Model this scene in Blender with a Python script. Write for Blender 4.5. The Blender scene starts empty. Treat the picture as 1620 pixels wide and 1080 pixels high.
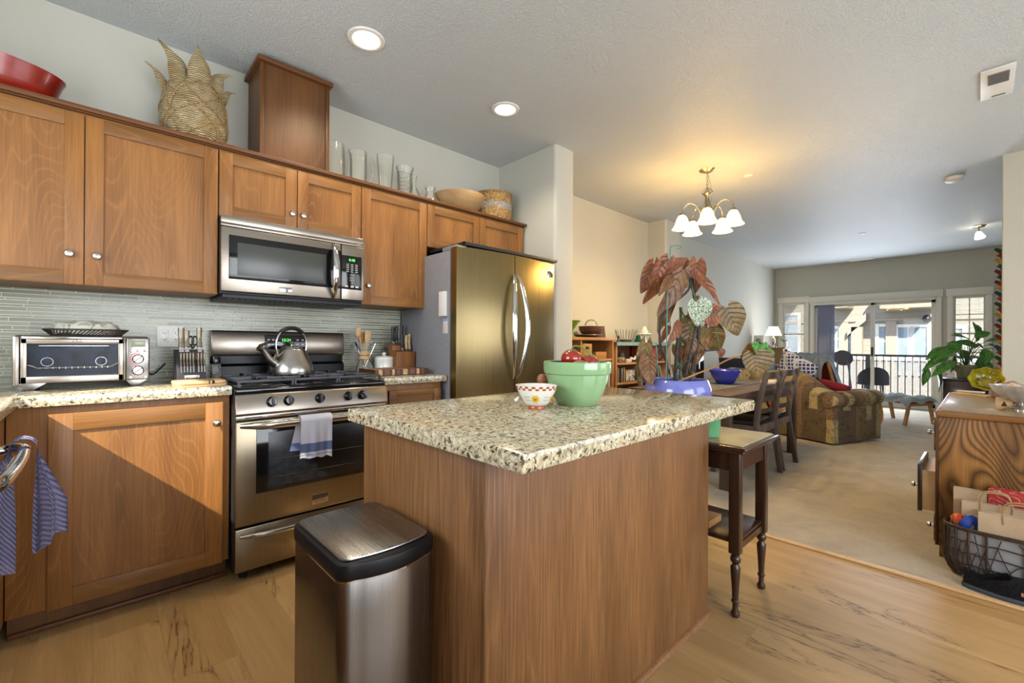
import bpy, bmesh, math, random
from math import sin, cos, pi, sqrt, atan2, radians as R_
from mathutils import Vector, Matrix, Quaternion, noise as mn

SC = bpy.context.scene
COL = SC.collection
rnd = random.Random(7)

# ------------------------------------------------------------------ camera
F_PX, YAW, CY_PX, PITCH, ROLL = 700.45, .8151, 542.94, -.0016, .0054
CAM = Vector((0, -3.0516, 1.1222))
c_, s_ = cos(YAW), sin(YAW)
r0 = Vector((s_, -c_, 0)); n0 = Vector((0, 0, -1)); d0 = Vector((c_, s_, 0))
n1 = n0*cos(PITCH) - d0*sin(PITCH); d1 = n0*sin(PITCH) + d0*cos(PITCH)
r2 = r0*cos(ROLL) - n1*sin(ROLL); n2 = r0*sin(ROLL) + n1*cos(ROLL)
cd = bpy.data.cameras.new('camera'); cam = bpy.data.objects.new('camera', cd); COL.objects.link(cam)
cd.sensor_fit = 'HORIZONTAL'; cd.sensor_width = 36; cd.lens = 36*F_PX/1620
cd.shift_y = (CY_PX-540)/1620; cd.clip_start = .05; cd.clip_end = 200
cam.matrix_world = Matrix.Translation(CAM) @ Matrix((r2, -n2, -d1)).transposed().to_4x4()
SC.camera = cam

# ------------------------------------------------------------------ world, sun, window daylight, exposure
SC.view_settings.view_transform = 'Standard'; SC.view_settings.look = 'None'
SC.view_settings.gamma = 1; SC.view_settings.use_curve_mapping = False
SC.view_settings.exposure = 0.18
W = bpy.data.worlds.new('world'); SC.world = W; W.use_nodes = True
wn = W.node_tree.nodes; wl = W.node_tree.links
bg = wn['Background']
tc = wn.new('ShaderNodeTexCoord'); sx = wn.new('ShaderNodeSeparateXYZ'); wr = wn.new('ShaderNodeValToRGB')
wl.new(tc.outputs['Generated'], sx.inputs[0]); wl.new(sx.outputs['Z'], wr.inputs[0])
wr.color_ramp.elements[0].position = 0; wr.color_ramp.elements[0].color = (.86, .9, 1, 1)
wr.color_ramp.elements[1].position = .6; wr.color_ramp.elements[1].color = (.45, .62, .95, 1)
wl.new(wr.outputs[0], bg.inputs[0]); bg.inputs[1].default_value = 2.6

def lamp(name, kind, loc, energy, color, rot=None, size=None, size_y=None, direction=None, rad=None, spot=None, vis=True):
    l = bpy.data.lights.new(name, kind); o = bpy.data.objects.new(name, l); COL.objects.link(o)
    l.energy = energy; l.color = color; o.location = loc
    if direction is not None: o.rotation_euler = Vector(direction).to_track_quat('-Z', 'Y').to_euler()
    if kind == 'AREA':
        l.shape = 'RECTANGLE'; l.size = size; l.size_y = size_y or size
    if rad is not None and kind in ('POINT', 'SPOT'): l.shadow_soft_size = rad
    if kind == 'SPOT': l.spot_size = spot; l.spot_blend = .6
    return o
sun = lamp('sun', 'SUN', (-5, -5, 8), 12.0, (1, .92, .80), direction=(1, .56, -.93)); sun.data.angle = .012
# daylight by kitchen window and far glazing, plus two added fills behind the camera
lamp('daylight_kitchen_window', 'AREA', (-.84, -1.65, 1.62), 30, (.90, .95, 1), size=1.3, size_y=1.0, direction=(1, .1, .1))
lamp('daylight_fill_behind', 'AREA', (.9, -5.35, 1.45), 98, (.93, .96, 1), size=2.6, size_y=1.9, direction=(.15, 1, .35))
lamp('daylight_fill_dining', 'AREA', (4.3, -5.35, 1.5), 24, (.97, .97, 1), size=2.4, size_y=1.8, direction=(.0, 1, .3))
lamp('daylight_patio_door', 'AREA', (10.5, -1.6, 1.1), 90, (.80, .88, 1), size=1.7, size_y=1.9, direction=(-1, 0, .05))

# ------------------------------------------------------------------ materials
def lin(h):
    h = h.lstrip('#'); v = [int(h[i:i+2], 16)/255 for i in (0, 2, 4)]
    return tuple((x/12.92 if x <= .04045 else ((x+.055)/1.055)**2.4) for x in v) + (1,)
MATS = {}
class NT:
    def __init__(s, name):
        s.m = bpy.data.materials.new(name); s.m.use_nodes = True
        s.n = s.m.node_tree.nodes; s.l = s.m.node_tree.links
        s.b = s.n['Principled BSDF']; s.out = s.n['Material Output']
    def node(s, t, **kw):
        n = s.n.new(t)
        for k, v in kw.items(): setattr(n, k, v)
        return n
    def link(s, a, b): s.l.new(a, b)
    def coord(s, scale=(1, 1, 1), rnd_off=False, kind='Object', rot=(0, 0, 0)):
        t = s.node('ShaderNodeTexCoord'); m = s.node('ShaderNodeMapping')
        m.inputs['Scale'].default_value = scale; m.inputs['Rotation'].default_value = rot
        src = t.outputs[kind]
        if rnd_off:
            oi = s.node('ShaderNodeObjectInfo'); mu = s.node('ShaderNodeVectorMath', operation='SCALE')
            cb = s.node('ShaderNodeCombineXYZ')
            for i in range(3): s.link(oi.outputs['Random'], cb.inputs[i])
            s.link(cb.outputs[0], mu.inputs[0]); mu.inputs['Scale'].default_value = 17.3
            ad = s.node('ShaderNodeVectorMath', operation='ADD')
            s.link(src, ad.inputs[0]); s.link(mu.outputs[0], ad.inputs[1]); src = ad.outputs[0]
        s.link(src, m.inputs['Vector']); return m.outputs[0]
    def noise(s, vec, scale=5, detail=2, rough=.5, dist=0):
        n = s.node('ShaderNodeTexNoise'); n.inputs['Scale'].default_value = scale
        n.inputs['Detail'].default_value = detail; n.inputs['Roughness'].default_value = rough
        n.inputs['Distortion'].default_value = dist
        if vec is not None: s.link(vec, n.inputs['Vector'])
        return n.outputs[0]
    def ramp(s, fac, stops, interp='LINEAR'):
        r = s.node('ShaderNodeValToRGB'); cr = r.color_ramp; cr.interpolation = interp
        while len(cr.elements) < len(stops): cr.elements.new(.5)
        for e, (p, c) in zip(cr.elements, stops):
            e.position = p; e.color = lin(c) if isinstance(c, str) else (c, c, c, 1) if not isinstance(c, tuple) else c
        s.link(fac, r.inputs[0]); return r.outputs[0]
    def math(s, op, a, b=None, c=None):
        n = s.node('ShaderNodeMath', operation=op)
        for i, v in enumerate((a, b, c)):
            if v is None: continue
            if isinstance(v, (int, float)): n.inputs[i].default_value = v
            else: s.link(v, n.inputs[i])
        return n.outputs[0]
    def mix(s, fac, a, b, mode='MIX'):
        n = s.node('ShaderNodeMix', data_type='RGBA', blend_type=mode)
        for i, v in ((0, fac), (6, a), (7, b)):
            if isinstance(v, (int, float)): n.inputs[i].default_value = v if i == 0 else (v, v, v, 1)
            elif isinstance(v, (tuple, str)): n.inputs[i].default_value = lin(v) if isinstance(v, str) else v
            else: s.link(v, n.inputs[i])
        return n.outputs[2]
    def bump(s, h, strength=.3, dist=.01):
        b = s.node('ShaderNodeBump'); b.inputs['Strength'].default_value = strength; b.inputs['Distance'].default_value = dist
        s.link(h, b.inputs['Height']); s.link(b.outputs[0], s.b.inputs['Normal'])
    def set(s, **kw):
        for k, v in kw.items():
            i = s.b.inputs[k.replace('_', ' ')]
            if isinstance(v, (int, float)): i.default_value = v
            elif isinstance(v, (tuple, str)): i.default_value = lin(v) if isinstance(v, str) else v
            else: s.link(v, i)
        return s.m
def plain(name, col, rough=.5, metal=0, var=.06, scale=12, spec=None, bump=0, coat=0):
    if name in MATS: return MATS[name]
    t = NT(name); v = t.coord()
    f = t.noise(v, scale, 3); c = lin(col)
    d = tuple(x*(1-var*2) for x in c[:3])+(1,); e = tuple(min(1, x*(1+var)) for x in c[:3])+(1,)
    t.set(Base_Color=t.ramp(f, [(.3, d), (.7, e)]), Roughness=rough, Metallic=metal)
    if spec is not None: t.b.inputs['Specular IOR Level'].default_value = spec
    if coat: t.b.inputs['Coat Weight'].default_value = coat; t.b.inputs['Coat Roughness'].default_value = .05
    if bump: t.bump(t.noise(v, scale*8, 3), bump, .003)
    MATS[name] = t.m; return t.m
def wood(name, light, dark, grain='Z', fig=1.0, rough=.38, lines=22, line_dark=True, fine=.25, contrast=.5, coat=0, sx=3.2, sz=.75, pw=3.0):
    """stained timber: stretched noise contours (cathedral figure) + fine fibres along the grain"""
    t = NT(name)
    def sc(a, b): return tuple(b if ax == grain else a for ax in 'XYZ')
    v = t.coord(sc(sx*fig, sz*fig), True)
    n = t.noise(v, 1, 1.2, .4, .25)
    w = t.math('PINGPONG', t.math('MULTIPLY', n, lines), 1)
    w = t.math('POWER', w, pw)
    fb = t.noise(t.coord(sc(160, 5), True), 1, 2)
    br = t.noise(t.coord(sc(7, 1.2), True), 1, 2)
    base = t.ramp(br, [(.3, dark), (.7, light)])
    base = t.mix(t.math('MULTIPLY', w, contrast), base, dark if line_dark else light, 'MIX')
    base = t.mix(fine, base, t.ramp(fb, [(.35, .45), (.65, 1.0)]), 'MULTIPLY')
    t.set(Base_Color=base, Roughness=rough, Specular_IOR_Level=.32)
    t.bump(t.math('ADD', fb, w), .08, .002)
    if coat: t.b.inputs['Coat Weight'].default_value = coat; t.b.inputs['Coat Roughness'].default_value = .12
    MATS[name] = t.m; return t.m
def glass(name, tint=(1, 1, 1, 1), edge=.55, rough=.02, body=.06, ior=1.45):
    """thin clear glass: transparent with Fresnel reflection (lets light through without caustics)"""
    m = bpy.data.materials.new(name); m.use_nodes = True; n = m.node_tree.nodes; l = m.node_tree.links; n.clear()
    o = n.new('ShaderNodeOutputMaterial'); tr = n.new('ShaderNodeBsdfTransparent'); gl = n.new('ShaderNodeBsdfGlossy')
    gl.inputs['Roughness'].default_value = rough; tr.inputs[0].default_value = tint
    lw = n.new('ShaderNodeLayerWeight'); lw.inputs[0].default_value = edge
    mx = n.new('ShaderNodeMixShader'); df = n.new('ShaderNodeBsdfDiffuse'); df.inputs[0].default_value = tint
    m2 = n.new('ShaderNodeMixShader'); m2.inputs[0].default_value = body
    ma = n.new('ShaderNodeMath'); ma.operation = 'MULTIPLY'; ma.inputs[1].default_value = .7
    l.new(tr.outputs[0], m2.inputs[1]); l.new(df.outputs[0], m2.inputs[2])
    l.new(lw.outputs['Fresnel'], ma.inputs[0]); l.new(ma.outputs[0], mx.inputs[0])
    l.new(m2.outputs[0], mx.inputs[1]); l.new(gl.outputs[0], mx.inputs[2]); l.new(mx.outputs[0], o.inputs[0])
    MATS[name] = m; return m
def emit(name, col, strength):
    t = NT(name); t.set(Base_Color=col, Emission_Color=col, Emission_Strength=strength, Roughness=.5); MATS[name] = t.m; return t.m

# ------------------------------------------------------------------ mesh builder
class MB:
    def __init__(s): s.bm = bmesh.new(); s.mi = 0
    def _fin(s, faces):
        for f in faces: f.material_index = s.mi
    def box(s, x0, x1, y0, y1, z0, z1, bev=0, seg=2, rot=None, piv=None):
        if x0 > x1: x0, x1 = x1, x0
        if y0 > y1: y0, y1 = y1, y0
        if z0 > z1: z0, z1 = z1, z0
        r = bmesh.ops.create_cube(s.bm, size=1); vs = r['verts']
        for v in vs: v.co = Vector(((x0+x1)/2+v.co.x*(x1-x0), (y0+y1)/2+v.co.y*(y1-y0), (z0+z1)/2+v.co.z*(z1-z0)))
        fs = list({f for v in vs for f in v.link_faces})
        if bev:
            es = list({e for v in vs for e in v.link_edges})
            b = bmesh.ops.bevel(s.bm, geom=es, offset=min(bev, .49*min(x1-x0, y1-y0, z1-z0)), segments=seg, profile=.5, affect='EDGES')
            fs = list({f for v in b['verts'] for f in v.link_faces} | {f for f in b['faces']})
            vs = list({v for f in fs for v in f.verts})
        if rot is not None:
            p = Vector(piv) if piv is not None else Vector(((x0+x1)/2, (y0+y1)/2, (z0+z1)/2))
            for v in vs: v.co = p + rot @ (v.co-p)
        s._fin(fs); return vs
    def face(s, pts):
        f = s.bm.faces.new([s.bm.verts.new(p) for p in pts]); s._fin([f]); return f
    def prism(s, poly, a, b, axis='Z', bev=0):
        """extrude a 2-D polygon along an axis; poly gives the two other coordinates in XYZ order"""
        def P(p, h):
            return {'Z': (p[0], p[1], h), 'Y': (p[0], h, p[1]), 'X': (h, p[0], p[1])}[axis]
        lo = [s.bm.verts.new(P(p, a)) for p in poly]; hi = [s.bm.verts.new(P(p, b)) for p in poly]
        n = len(poly); fs = [s.bm.faces.new(lo[::-1]), s.bm.faces.new(hi)]
        for i in range(n): fs.append(s.bm.faces.new((lo[i], lo[(i+1) % n], hi[(i+1) % n], hi[i])))
        bmesh.ops.recalc_face_normals(s.bm, faces=fs)
        if bev:
            es = list({e for f in fs[:2] for e in f.edges})
            b = bmesh.ops.bevel(s.bm, geom=es, offset=bev, segments=2, profile=.5, affect='EDGES'); fs = list(set(fs) & set(s.bm.faces)) + b['faces']
        s._fin([f for f in fs if f.is_valid]); return lo+hi
    def lathe(s, prof, c=(0, 0, 0), seg=32, mat=None, squash=None, a0=0, a1=2*pi, wav=None):
        """prof: list of (r, z)"""
        full = abs(a1-a0-2*pi) < 1e-6; n = seg if full else seg+1; rings = []
        for r, z in prof:
            ring = []
            for i in range(n):
                a = a0+(a1-a0)*i/seg; rr = r*(wav(a, z) if wav else 1)
                p = Vector((rr*cos(a), rr*sin(a)*(squash or 1), z))
                if mat is not None: p = mat @ p
                ring.append(s.bm.verts.new(p+Vector(c)))
            rings.append(ring)
        fs = []
        for k in range(len(rings)-1):
            A, B = rings[k], rings[k+1]
            for i in range(seg):
                j = (i+1) % n
                if not full and i == seg: continue
                try: fs.append(s.bm.faces.new((A[i], A[j], B[j], B[i])))
                except ValueError: pass
        if full:
            fs.append(s.bm.faces.new(rings[0][::-1])); fs.append(s.bm.faces.new(rings[-1]))
        s._fin(fs); bmesh.ops.remove_doubles(s.bm, verts=[v for r in rings for v in r], dist=1e-6)
        return s
    def shell(s, prof, c=(0, 0, 0), seg=40, th=.004, mat=None, wav=None, squash=None):
        """open vessel with a wall: prof outer (r,z) bottom->rim, inner wall offset inward"""
        inner = [(max(r-th, 0.0005), max(z, prof[0][1]+th)) for r, z in prof[::-1]]
        full = [(0.0001, prof[0][1])]+list(prof)+inner+[(0.0001, prof[0][1]+th)]
        return s.lathe(full, c, seg, mat=mat, wav=wav, squash=squash)
    def tube(s, pts, r, seg=10, cap=True, closed=False, sx=1, up=None):
        pts = [Vector(p) for p in pts]; n = len(pts); rr = r if isinstance(r, (list, tuple)) else [r]*n
        rings = []; prev = None
        for i, p in enumerate(pts):
            if closed: t = pts[(i+1) % n]-pts[i-1]
            else: t = (pts[min(i+1, n-1)]-pts[max(i-1, 0)])
            if t.length < 1e-9: t = Vector((0, 0, 1))
            t.normalize()
            if prev is None:
                u = Vector(up) if up is not None else (Vector((0, 0, 1)) if abs(t.z) < .9 else Vector((1, 0, 0)))
            else: u = prev
            u = (u-t*u.dot(t)); u.normalize(); prev = u; w = t.cross(u)
            rings.append([s.bm.verts.new(p+(u*cos(a)*rr[i]+w*sin(a)*rr[i]*sx)) for a in (2*pi*k/seg for k in range(seg))])
        fs = []
        for i in range(n if closed else n-1):
            A, B = rings[i], rings[(i+1) % n]
            for k in range(seg): fs.append(s.bm.faces.new((A[k], A[(k+1) % seg], B[(k+1) % seg], B[k])))
        if cap and not closed: fs += [s.bm.faces.new(rings[0][::-1]), s.bm.faces.new(rings[-1])]
        s._fin(fs); return s
    def cyl(s, p0, p1, r0, r1=None, seg=24): return s.tube([p0, p1], [r0, r0 if r1 is None else r1], seg)
    def bar(s, p0, p1, w, h, bev=0, up=(0, 0, 1)):
        """rectangular bar from p0 to p1, w sideways, h along up"""
        p0, p1 = Vector(p0), Vector(p1); t = (p1-p0).normalized(); u = Vector(up); u = (u-t*u.dot(t)).normalized(); sd = t.cross(u)
        M = Matrix((t, sd, u)).transposed(); L = (p1-p0).length; vs = s.box(0, L, -w/2, w/2, -h/2, h/2, bev)
        for v in vs: v.co = p0+M @ v.co
        return vs
    def ball(s, c, r, seg=20, sc=(1, 1, 1), mat=None):
        b = bmesh.ops.create_uvsphere(s.bm, u_segments=seg, v_segments=max(6, seg//2), radius=1)
        for v in b['verts']:
            p = Vector((v.co.x*sc[0]*r, v.co.y*sc[1]*r, v.co.z*sc[2]*r))
            if mat is not None: p = mat @ p
            v.co = p+Vector(c)
        s._fin({f for v in b['verts'] for f in v.link_faces}); return b['verts']
    def grid(s, fn, nu, nv, th=0):
        V = [[s.bm.verts.new(fn(i/nu, j/nv)) for j in range(nv+1)] for i in range(nu+1)]; fs = []
        for i in range(nu):
            for j in range(nv): fs.append(s.bm.faces.new((V[i][j], V[i+1][j], V[i+1][j+1], V[i][j+1])))
        s._fin(fs)
        if th:
            sol = bmesh.ops.solidify(s.bm, geom=fs, thickness=th); s._fin([g for g in sol['geom'] if isinstance(g, bmesh.types.BMFace)])
        return V
    def xf(s, M): bmesh.ops.transform(s.bm, matrix=M, verts=s.bm.verts); return s
WM = {}
def obj(name, mb, mat, parent=None, local=False, ang=38, **props):
    me = bpy.data.meshes.new(name)
    if parent is not None and not local: bmesh.ops.transform(mb.bm, matrix=WM[parent].inverted(), verts=mb.bm.verts)
    bmesh.ops.recalc_face_normals(mb.bm, faces=mb.bm.faces) if getattr(mb, 'recalc', True) else None
    mb.bm.to_mesh(me); mb.bm.free()
    for m in (mat if isinstance(mat, (list, tuple)) else [mat]): me.materials.append(MATS[m] if isinstance(m, str) else m)
    for p in me.polygons: p.use_smooth = True
    me.set_sharp_from_angle(angle=R_(ang))
    o = bpy.data.objects.new(name, me); COL.objects.link(o)
    if parent is not None: o.parent = parent; WM[o] = WM[parent]
    else: WM[o] = Matrix.Identity(4)
    for k, v in props.items(): o[k] = v
    return o
def thing(name, label, cat, loc=(0, 0, 0), rotz=0, group=None):
    o = bpy.data.objects.new(name, None); COL.objects.link(o); o.empty_display_size = .05
    o.location = loc; o.rotation_euler = (0, 0, rotz); o['label'] = label; o['category'] = cat
    if group: o['group'] = group
    WM[o] = Matrix.Translation(loc) @ Matrix.Rotation(rotz, 4, 'Z'); return o
def single(name, mb, mat, label, cat, group=None, loc=None, ang=38):
    """a thing that is one mesh, its origin moved to its own base"""
    bm = mb.bm; bm.verts.ensure_lookup_table()
    if loc is None:
        xs = [v.co for v in bm.verts]; loc = (sum(p.x for p in xs)/len(xs), sum(p.y for p in xs)/len(xs), min(p.z for p in xs))
    bmesh.ops.transform(bm, matrix=Matrix.Translation(-Vector(loc)), verts=bm.verts)
    o = obj(name, mb, mat, ang=ang); o.location = loc; o['label'] = label; o['category'] = cat
    if group: o['group'] = group
    return o
def struct(name, mb, mat, ang=30):
    o = obj(name, mb, mat, ang=ang); o['kind'] = 'structure'; return o
def children(o): return list(o.children)
def dup(root, loc=None, rotz=None, label=None, group=None, parent=None):
    r = root.copy(); COL.objects.link(r)
    if parent is not None: r.parent = parent
    if loc is not None: r.location = loc
    if rotz is not None: r.rotation_euler = (0, 0, rotz)
    if label: r['label'] = label
    if group: r['group'] = group
    for ch in list(root.children): dup(ch, parent=r)
    return r
def text_mb(txt, size, M, depth=.0006):
    """lettering as a real thin mesh; M maps text plane (x right, y up) to the place"""
    cu = bpy.data.curves.new('t', 'FONT'); cu.body = txt; cu.size = size; cu.extrude = depth/2; cu.align_x = 'CENTER'; cu.align_y = 'CENTER'; cu.resolution_u = 2
    o = bpy.data.objects.new('t', cu); me = bpy.data.meshes.new_from_object(o)
    mb = MB(); mb.bm.from_mesh(me); mb.bm.transform(M)
    bpy.data.objects.remove(o); bpy.data.meshes.remove(me); bpy.data.curves.remove(cu); return mb
def plane_M(origin, right, up):
    r, u = Vector(right).normalized(), Vector(up).normalized(); n = r.cross(u)
    return Matrix.Translation(origin) @ Matrix((r, u, n)).transposed().to_4x4()
def arc(c, r, a0, a1, n, plane='XZ'):
    o = []
    for i in range(n+1):
        a = a0+(a1-a0)*i/n; x, y = r*cos(a), r*sin(a)
        o.append({'XZ': (c[0]+x, c[1], c[2]+y), 'YZ': (c[0], c[1]+x, c[2]+y), 'XY': (c[0]+x, c[1]+y, c[2])}[plane])
    return o
def spline(pts, n=8):
    """Catmull-Rom through points"""
    P = [Vector(p) for p in pts]; P = [P[0]*2-P[1]]+P+[P[-1]*2-P[-2]]; o = []
    for i in range(1, len(P)-2):
        for k in range(n):
            t = k/n; a, b, c, d = P[i-1:i+3]
            o.append(.5*((2*b)+(c-a)*t+(2*a-5*b+4*c-d)*t*t+(3*b-a-3*c+d)*t**3))
    o.append(P[-2]); return o
# ------------------------------------------------------------------ surface materials
CH = 2.74                       # ceiling height
def mk_room_mats():
    t = NT('wall_paint'); v = t.coord()
    t.set(Base_Color=t.ramp(t.noise(v, 1.3, 2), [(.3, '#b5b4a9'), (.7, '#b9b8ad')]), Roughness=.75)
    t.bump(t.noise(v, 90, 4, .6), .25, .004); MATS['wall_paint'] = t.m
    t = NT('ceiling_paint'); v = t.coord()
    f = t.noise(v, 85, 4, .6, .8)
    t.set(Base_Color=t.ramp(t.noise(v, 1, 2), [(.3, '#bfc4c5'), (.7, '#c5cacb')]), Roughness=.46)
    t.bump(t.ramp(f, [(.42, 0.0), (.6, 1.0)]), .6, .009); MATS['ceiling_paint'] = t.m
    plain('trim_white', '#dcd9cf', .45, var=.01)
    # oak plank floor, planks along Y
    t = NT('plank_floor'); v = t.coord(rot=(0, 0, pi/2))
    br = t.node('ShaderNodeTexBrick'); t.link(v, br.inputs['Vector'])
    br.offset = .37; br.inputs['Scale'].default_value = 1; br.inputs['Mortar Size'].default_value = .0014; br.inputs['Mortar Smooth'].default_value = .2
    br.inputs['Brick Width'].default_value = 1.22; br.inputs['Row Height'].default_value = .194; br.inputs['Bias'].default_value = 0
    br.inputs['Color1'].default_value = (0, 0, 0, 1); br.inputs['Color2'].default_value = (1, 1, 1, 1); br.inputs['Mortar'].default_value = (.5, .5, .5, 1)
    pk = br.outputs['Color']
    # shift the grain per plank
    co = t.coord(scale=(1, 1, 1)); cb = t.node('ShaderNodeCombineXYZ')
    t.link(t.math('MULTIPLY', pk, 31.7), cb.inputs[0]); t.link(t.math('MULTIPLY', pk, 13.1), cb.inputs[1])
    ad = t.node('ShaderNodeVectorMath', operation='ADD'); t.link(co, ad.inputs[0]); t.link(cb.outputs[0], ad.inputs[1])
    def mp(sx, sy):
        m = t.node('ShaderNodeMapping'); m.inputs['Scale'].default_value = (sx, sy, 1); t.link(ad.outputs[0], m.inputs[0]); return m.outputs[0]
    fib = t.noise(mp(150, 5), 1, 3, .6); figu = t.noise(mp(9, .9), 1, 3, .55, .6)
    big = t.noise(mp(2.2, .5), 1, 2)
    base = t.ramp(figu, [(.25, '#967449'), (.45, '#a88757'), (.6, '#b49362'), (.8, '#c0a06e')])
    base = t.mix(.35, base, t.ramp(big, [(.3, '#8f6c42'), (.7, '#b8986a')]), 'MIX')
    base = t.mix(.35, base, t.ramp(fib, [(.3, .55), (.6, 1.0)]), 'MULTIPLY')
    base = t.mix(t.math('MULTIPLY', pk, .30), base, '#8f7045', 'MIX')
    # cracks and knots
    kn = t.noise(mp(6.5, 1.15), 1, 4, .62, 1.6)
    kd = t.math('ABSOLUTE', t.math('SUBTRACT', kn, .5)); crack = t.ramp(kd, [(.0, 1.0), (.014, 0.0)])
    msk = t.ramp(t.noise(mp(3.1, 1.0), 1, 1), [(.525, 0.0), (.61, 1.0)])
    ck = t.math('MULTIPLY', crack, msk)
    halo = t.math('MULTIPLY', t.ramp(kd, [(.0, 1.0), (.06, 0.0)]), msk)
    base = t.mix(t.math('MULTIPLY', halo, .6), base, '#7d5c36', 'MIX')
    base = t.mix(t.math('MULTIPLY', ck, .8), base, '#3a2817', 'MIX')
    base = t.mix(t.math('MULTIPLY', br.outputs['Fac'], .55), base, '#8d6c42', 'MIX')
    t.set(Base_Color=base, Roughness=t.ramp(fib, [(0, .34), (1, .48)]))
    t.bump(t.math('SUBTRACT', fib, br.outputs['Fac']), .12, .003); MATS['plank_floor'] = t.m
    t = NT('carpet_pile'); v = t.coord()
    f = t.noise(v, 260, 3, .7); g = t.noise(v, 5, 4, .6, .5); h = t.noise(v, 60, 2)
    base = t.ramp(g, [(.3, '#a89b85'), (.55, '#b8ab95'), (.75, '#c2b6a1')])
    base = t.mix(.5, base, t.ramp(t.math('ADD', t.math('MULTIPLY', f, .6), t.math('MULTIPLY', h, .4)), [(.35, .62), (.65, 1.0)]), 'MULTIPLY')
    t.set(Base_Color=base, Roughness=.95); t.b.inputs['Sheen Weight'].default_value = .2
    t.bump(f, .8, .01); MATS['carpet_pile'] = t.m
    # granite
    t = NT('granite'); v = t.coord(rot=(.5, .3, .6))
    vd = t.node('ShaderNodeVectorMath', operation='ADD'); nz = t.node('ShaderNodeTexNoise'); nz.inputs['Scale'].default_value = 40; t.link(v, nz.inputs[0])
    sc = t.node('ShaderNodeVectorMath', operation='SCALE'); sc.inputs['Scale'].default_value = .02; t.link(nz.outputs[1], sc.inputs[0])
    t.link(v, vd.inputs[0]); t.link(sc.outputs[0], vd.inputs[1]); v2 = vd.outputs[0]
    a = t.noise(v2, 60, 4, .65, .5); b = t.noise(v2, 130, 3, .6); cN = t.noise(v2, 14, 2); e = t.noise(v2, 210, 2)
    base = t.ramp(a, [(.30, '#746a57'), (.42, '#a0967c'), (.52, '#c2b899'), (.68, '#d6cfb8')])
    base = t.mix(t.ramp(b, [(.52, 0.0), (.60, .6)]), base, '#8c8068')
    base = t.mix(t.ramp(cN, [(.45, 0.0), (.7, .35)]), base, '#bfae86')
    spot = t.ramp(t.noise(v2, 95, 2, .5, .3), [(.575, 0.0), (.61, .92)])
    base = t.mix(spot, base, '#332c26')
    base = t.mix(t.ramp(e, [(.62, 0.0), (.67, .7)]), base, '#4d4438')
    t.set(Base_Color=base, Roughness=.09, Specular_IOR_Level=.62); MATS['granite'] = t.m
    # glass mosaic tile + grout
    t = NT('glass_tile'); v = t.coord(); at = t.node('ShaderNodeAttribute', attribute_name='tile')
    c = t.ramp(at.outputs['Fac'], [(0, '#7d7f6d'), (.4, '#8a8c79'), (.7, '#949682'), (1, '#74776a')])
    t.set(Base_Color=c, Roughness=.22, Specular_IOR_Level=.45); MATS['glass_tile'] = t.m
    plain('grout', '#e6e4d6', .8, var=.02)
mk_room_mats()
MP = dict(line_dark=False, fine=.36, contrast=.72, sx=4.2, sz=.8, pw=7)
wood('maple', '#966634', '#704821', 'Z', 1.0, .42, 76, **MP)
wood('maple_h', '#8a5f30', '#6d4922', 'X', 1.0, .42, 44, **MP)
wood('maple_y', '#8a5f30', '#6d4922', 'Y', 1.0, .42, 44, **MP)
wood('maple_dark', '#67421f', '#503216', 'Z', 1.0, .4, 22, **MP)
wood('island_wood', '#8d6239', '#6e4a28', 'Z', 1.0, .48, 34, False, .7, .5, sx=9, sz=.5, pw=4)
wood('maple_trim', '#6b4425', '#5a361b', 'X', 1.0, .42, 9, True, .3, .2)
wood('oak', '#a3733b', '#432810', 'Z', 1.0, .42, 84, True, .4, .92, sx=2.4, sz=1.05, pw=1.7)
wood('oak_top', '#9c8a70', '#857356', 'X', 1.0, .3, 12, True, .3, .4, coat=.25)
wood('pine', '#b98a55', '#96683a', 'X', 1.0, .5, 12, True, .3, .5)
wood('pine_v', '#b98a55', '#96683a', 'Z', 1.0, .5, 12, True, .3, .5)
wood('light_wood', '#cfae82', '#b99466', 'X', 1.0, .5, 12, True, .2, .3)
wood('walnut', '#5e4a3a', '#3c2d23', 'X', 1.2, .4, 14, True, .4, .5)
wood('walnut_v', '#5e4a3a', '#3c2d23', 'Z', 1.2, .4, 14, True, .4, .5)
wood('dark_stain', '#43291b', '#2b1a11', 'Z', 1.2, .3, 14, True, .4, .5, coat=.4)
wood('chair_wood', '#6f6055', '#4c4038', 'Z', 1.2, .45, 14, True, .4, .5)

def steel(name, col, rough, grain='Z', amt=.12):
    t = NT(name); sc = tuple(1.5 if ax == grain else 420 for ax in 'XYZ')
    f = t.noise(t.coord(sc), 1, 2)
    c = lin(col); d = tuple(x*(1-amt) for x in c[:3])+(1,)
    t.set(Base_Color=t.ramp(f, [(.35, d), (.65, c)]), Metallic=1, Roughness=t.ramp(f, [(0, rough*.85), (1, rough*1.15)]))
    MATS[name] = t.m
steel('steel_n', '#b0aca5', .24, 'X'); steel('steel_h', '#9c9388', .30, 'X'); steel('steel_v', '#918570', .30, 'Z'); steel('steel_top', '#9b9a99', .28, 'Y', .04); steel('steel_fridge', '#93835c', .29, 'Z', .08)
steel('steel_bin', '#86827e', .26, 'Z', .05); plain('chrome', '#cfcfcf', .1, 1, .02); plain('nickel', '#b9b5ac', .25, 1, .03); plain('brass_antique', '#9c9583', .3, 1, .05)
plain('black_gloss', '#0d0d0e', .08, 0, .02); plain('black_matte', '#17171a', .5, 0, .05); plain('rim_black', '#0b0b0d', .45, 0, .02, spec=.25); plain('enamel_black', '#08080a', .28, 0, .02, spec=.22); plain('cast_iron', '#47484d', .42, .3, .1, 60, bump=.2)
plain('fridge_side', '#85868c', .5, .25, .05, 60, bump=.1); plain('rubber', '#1a1a1c', .7)
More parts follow.
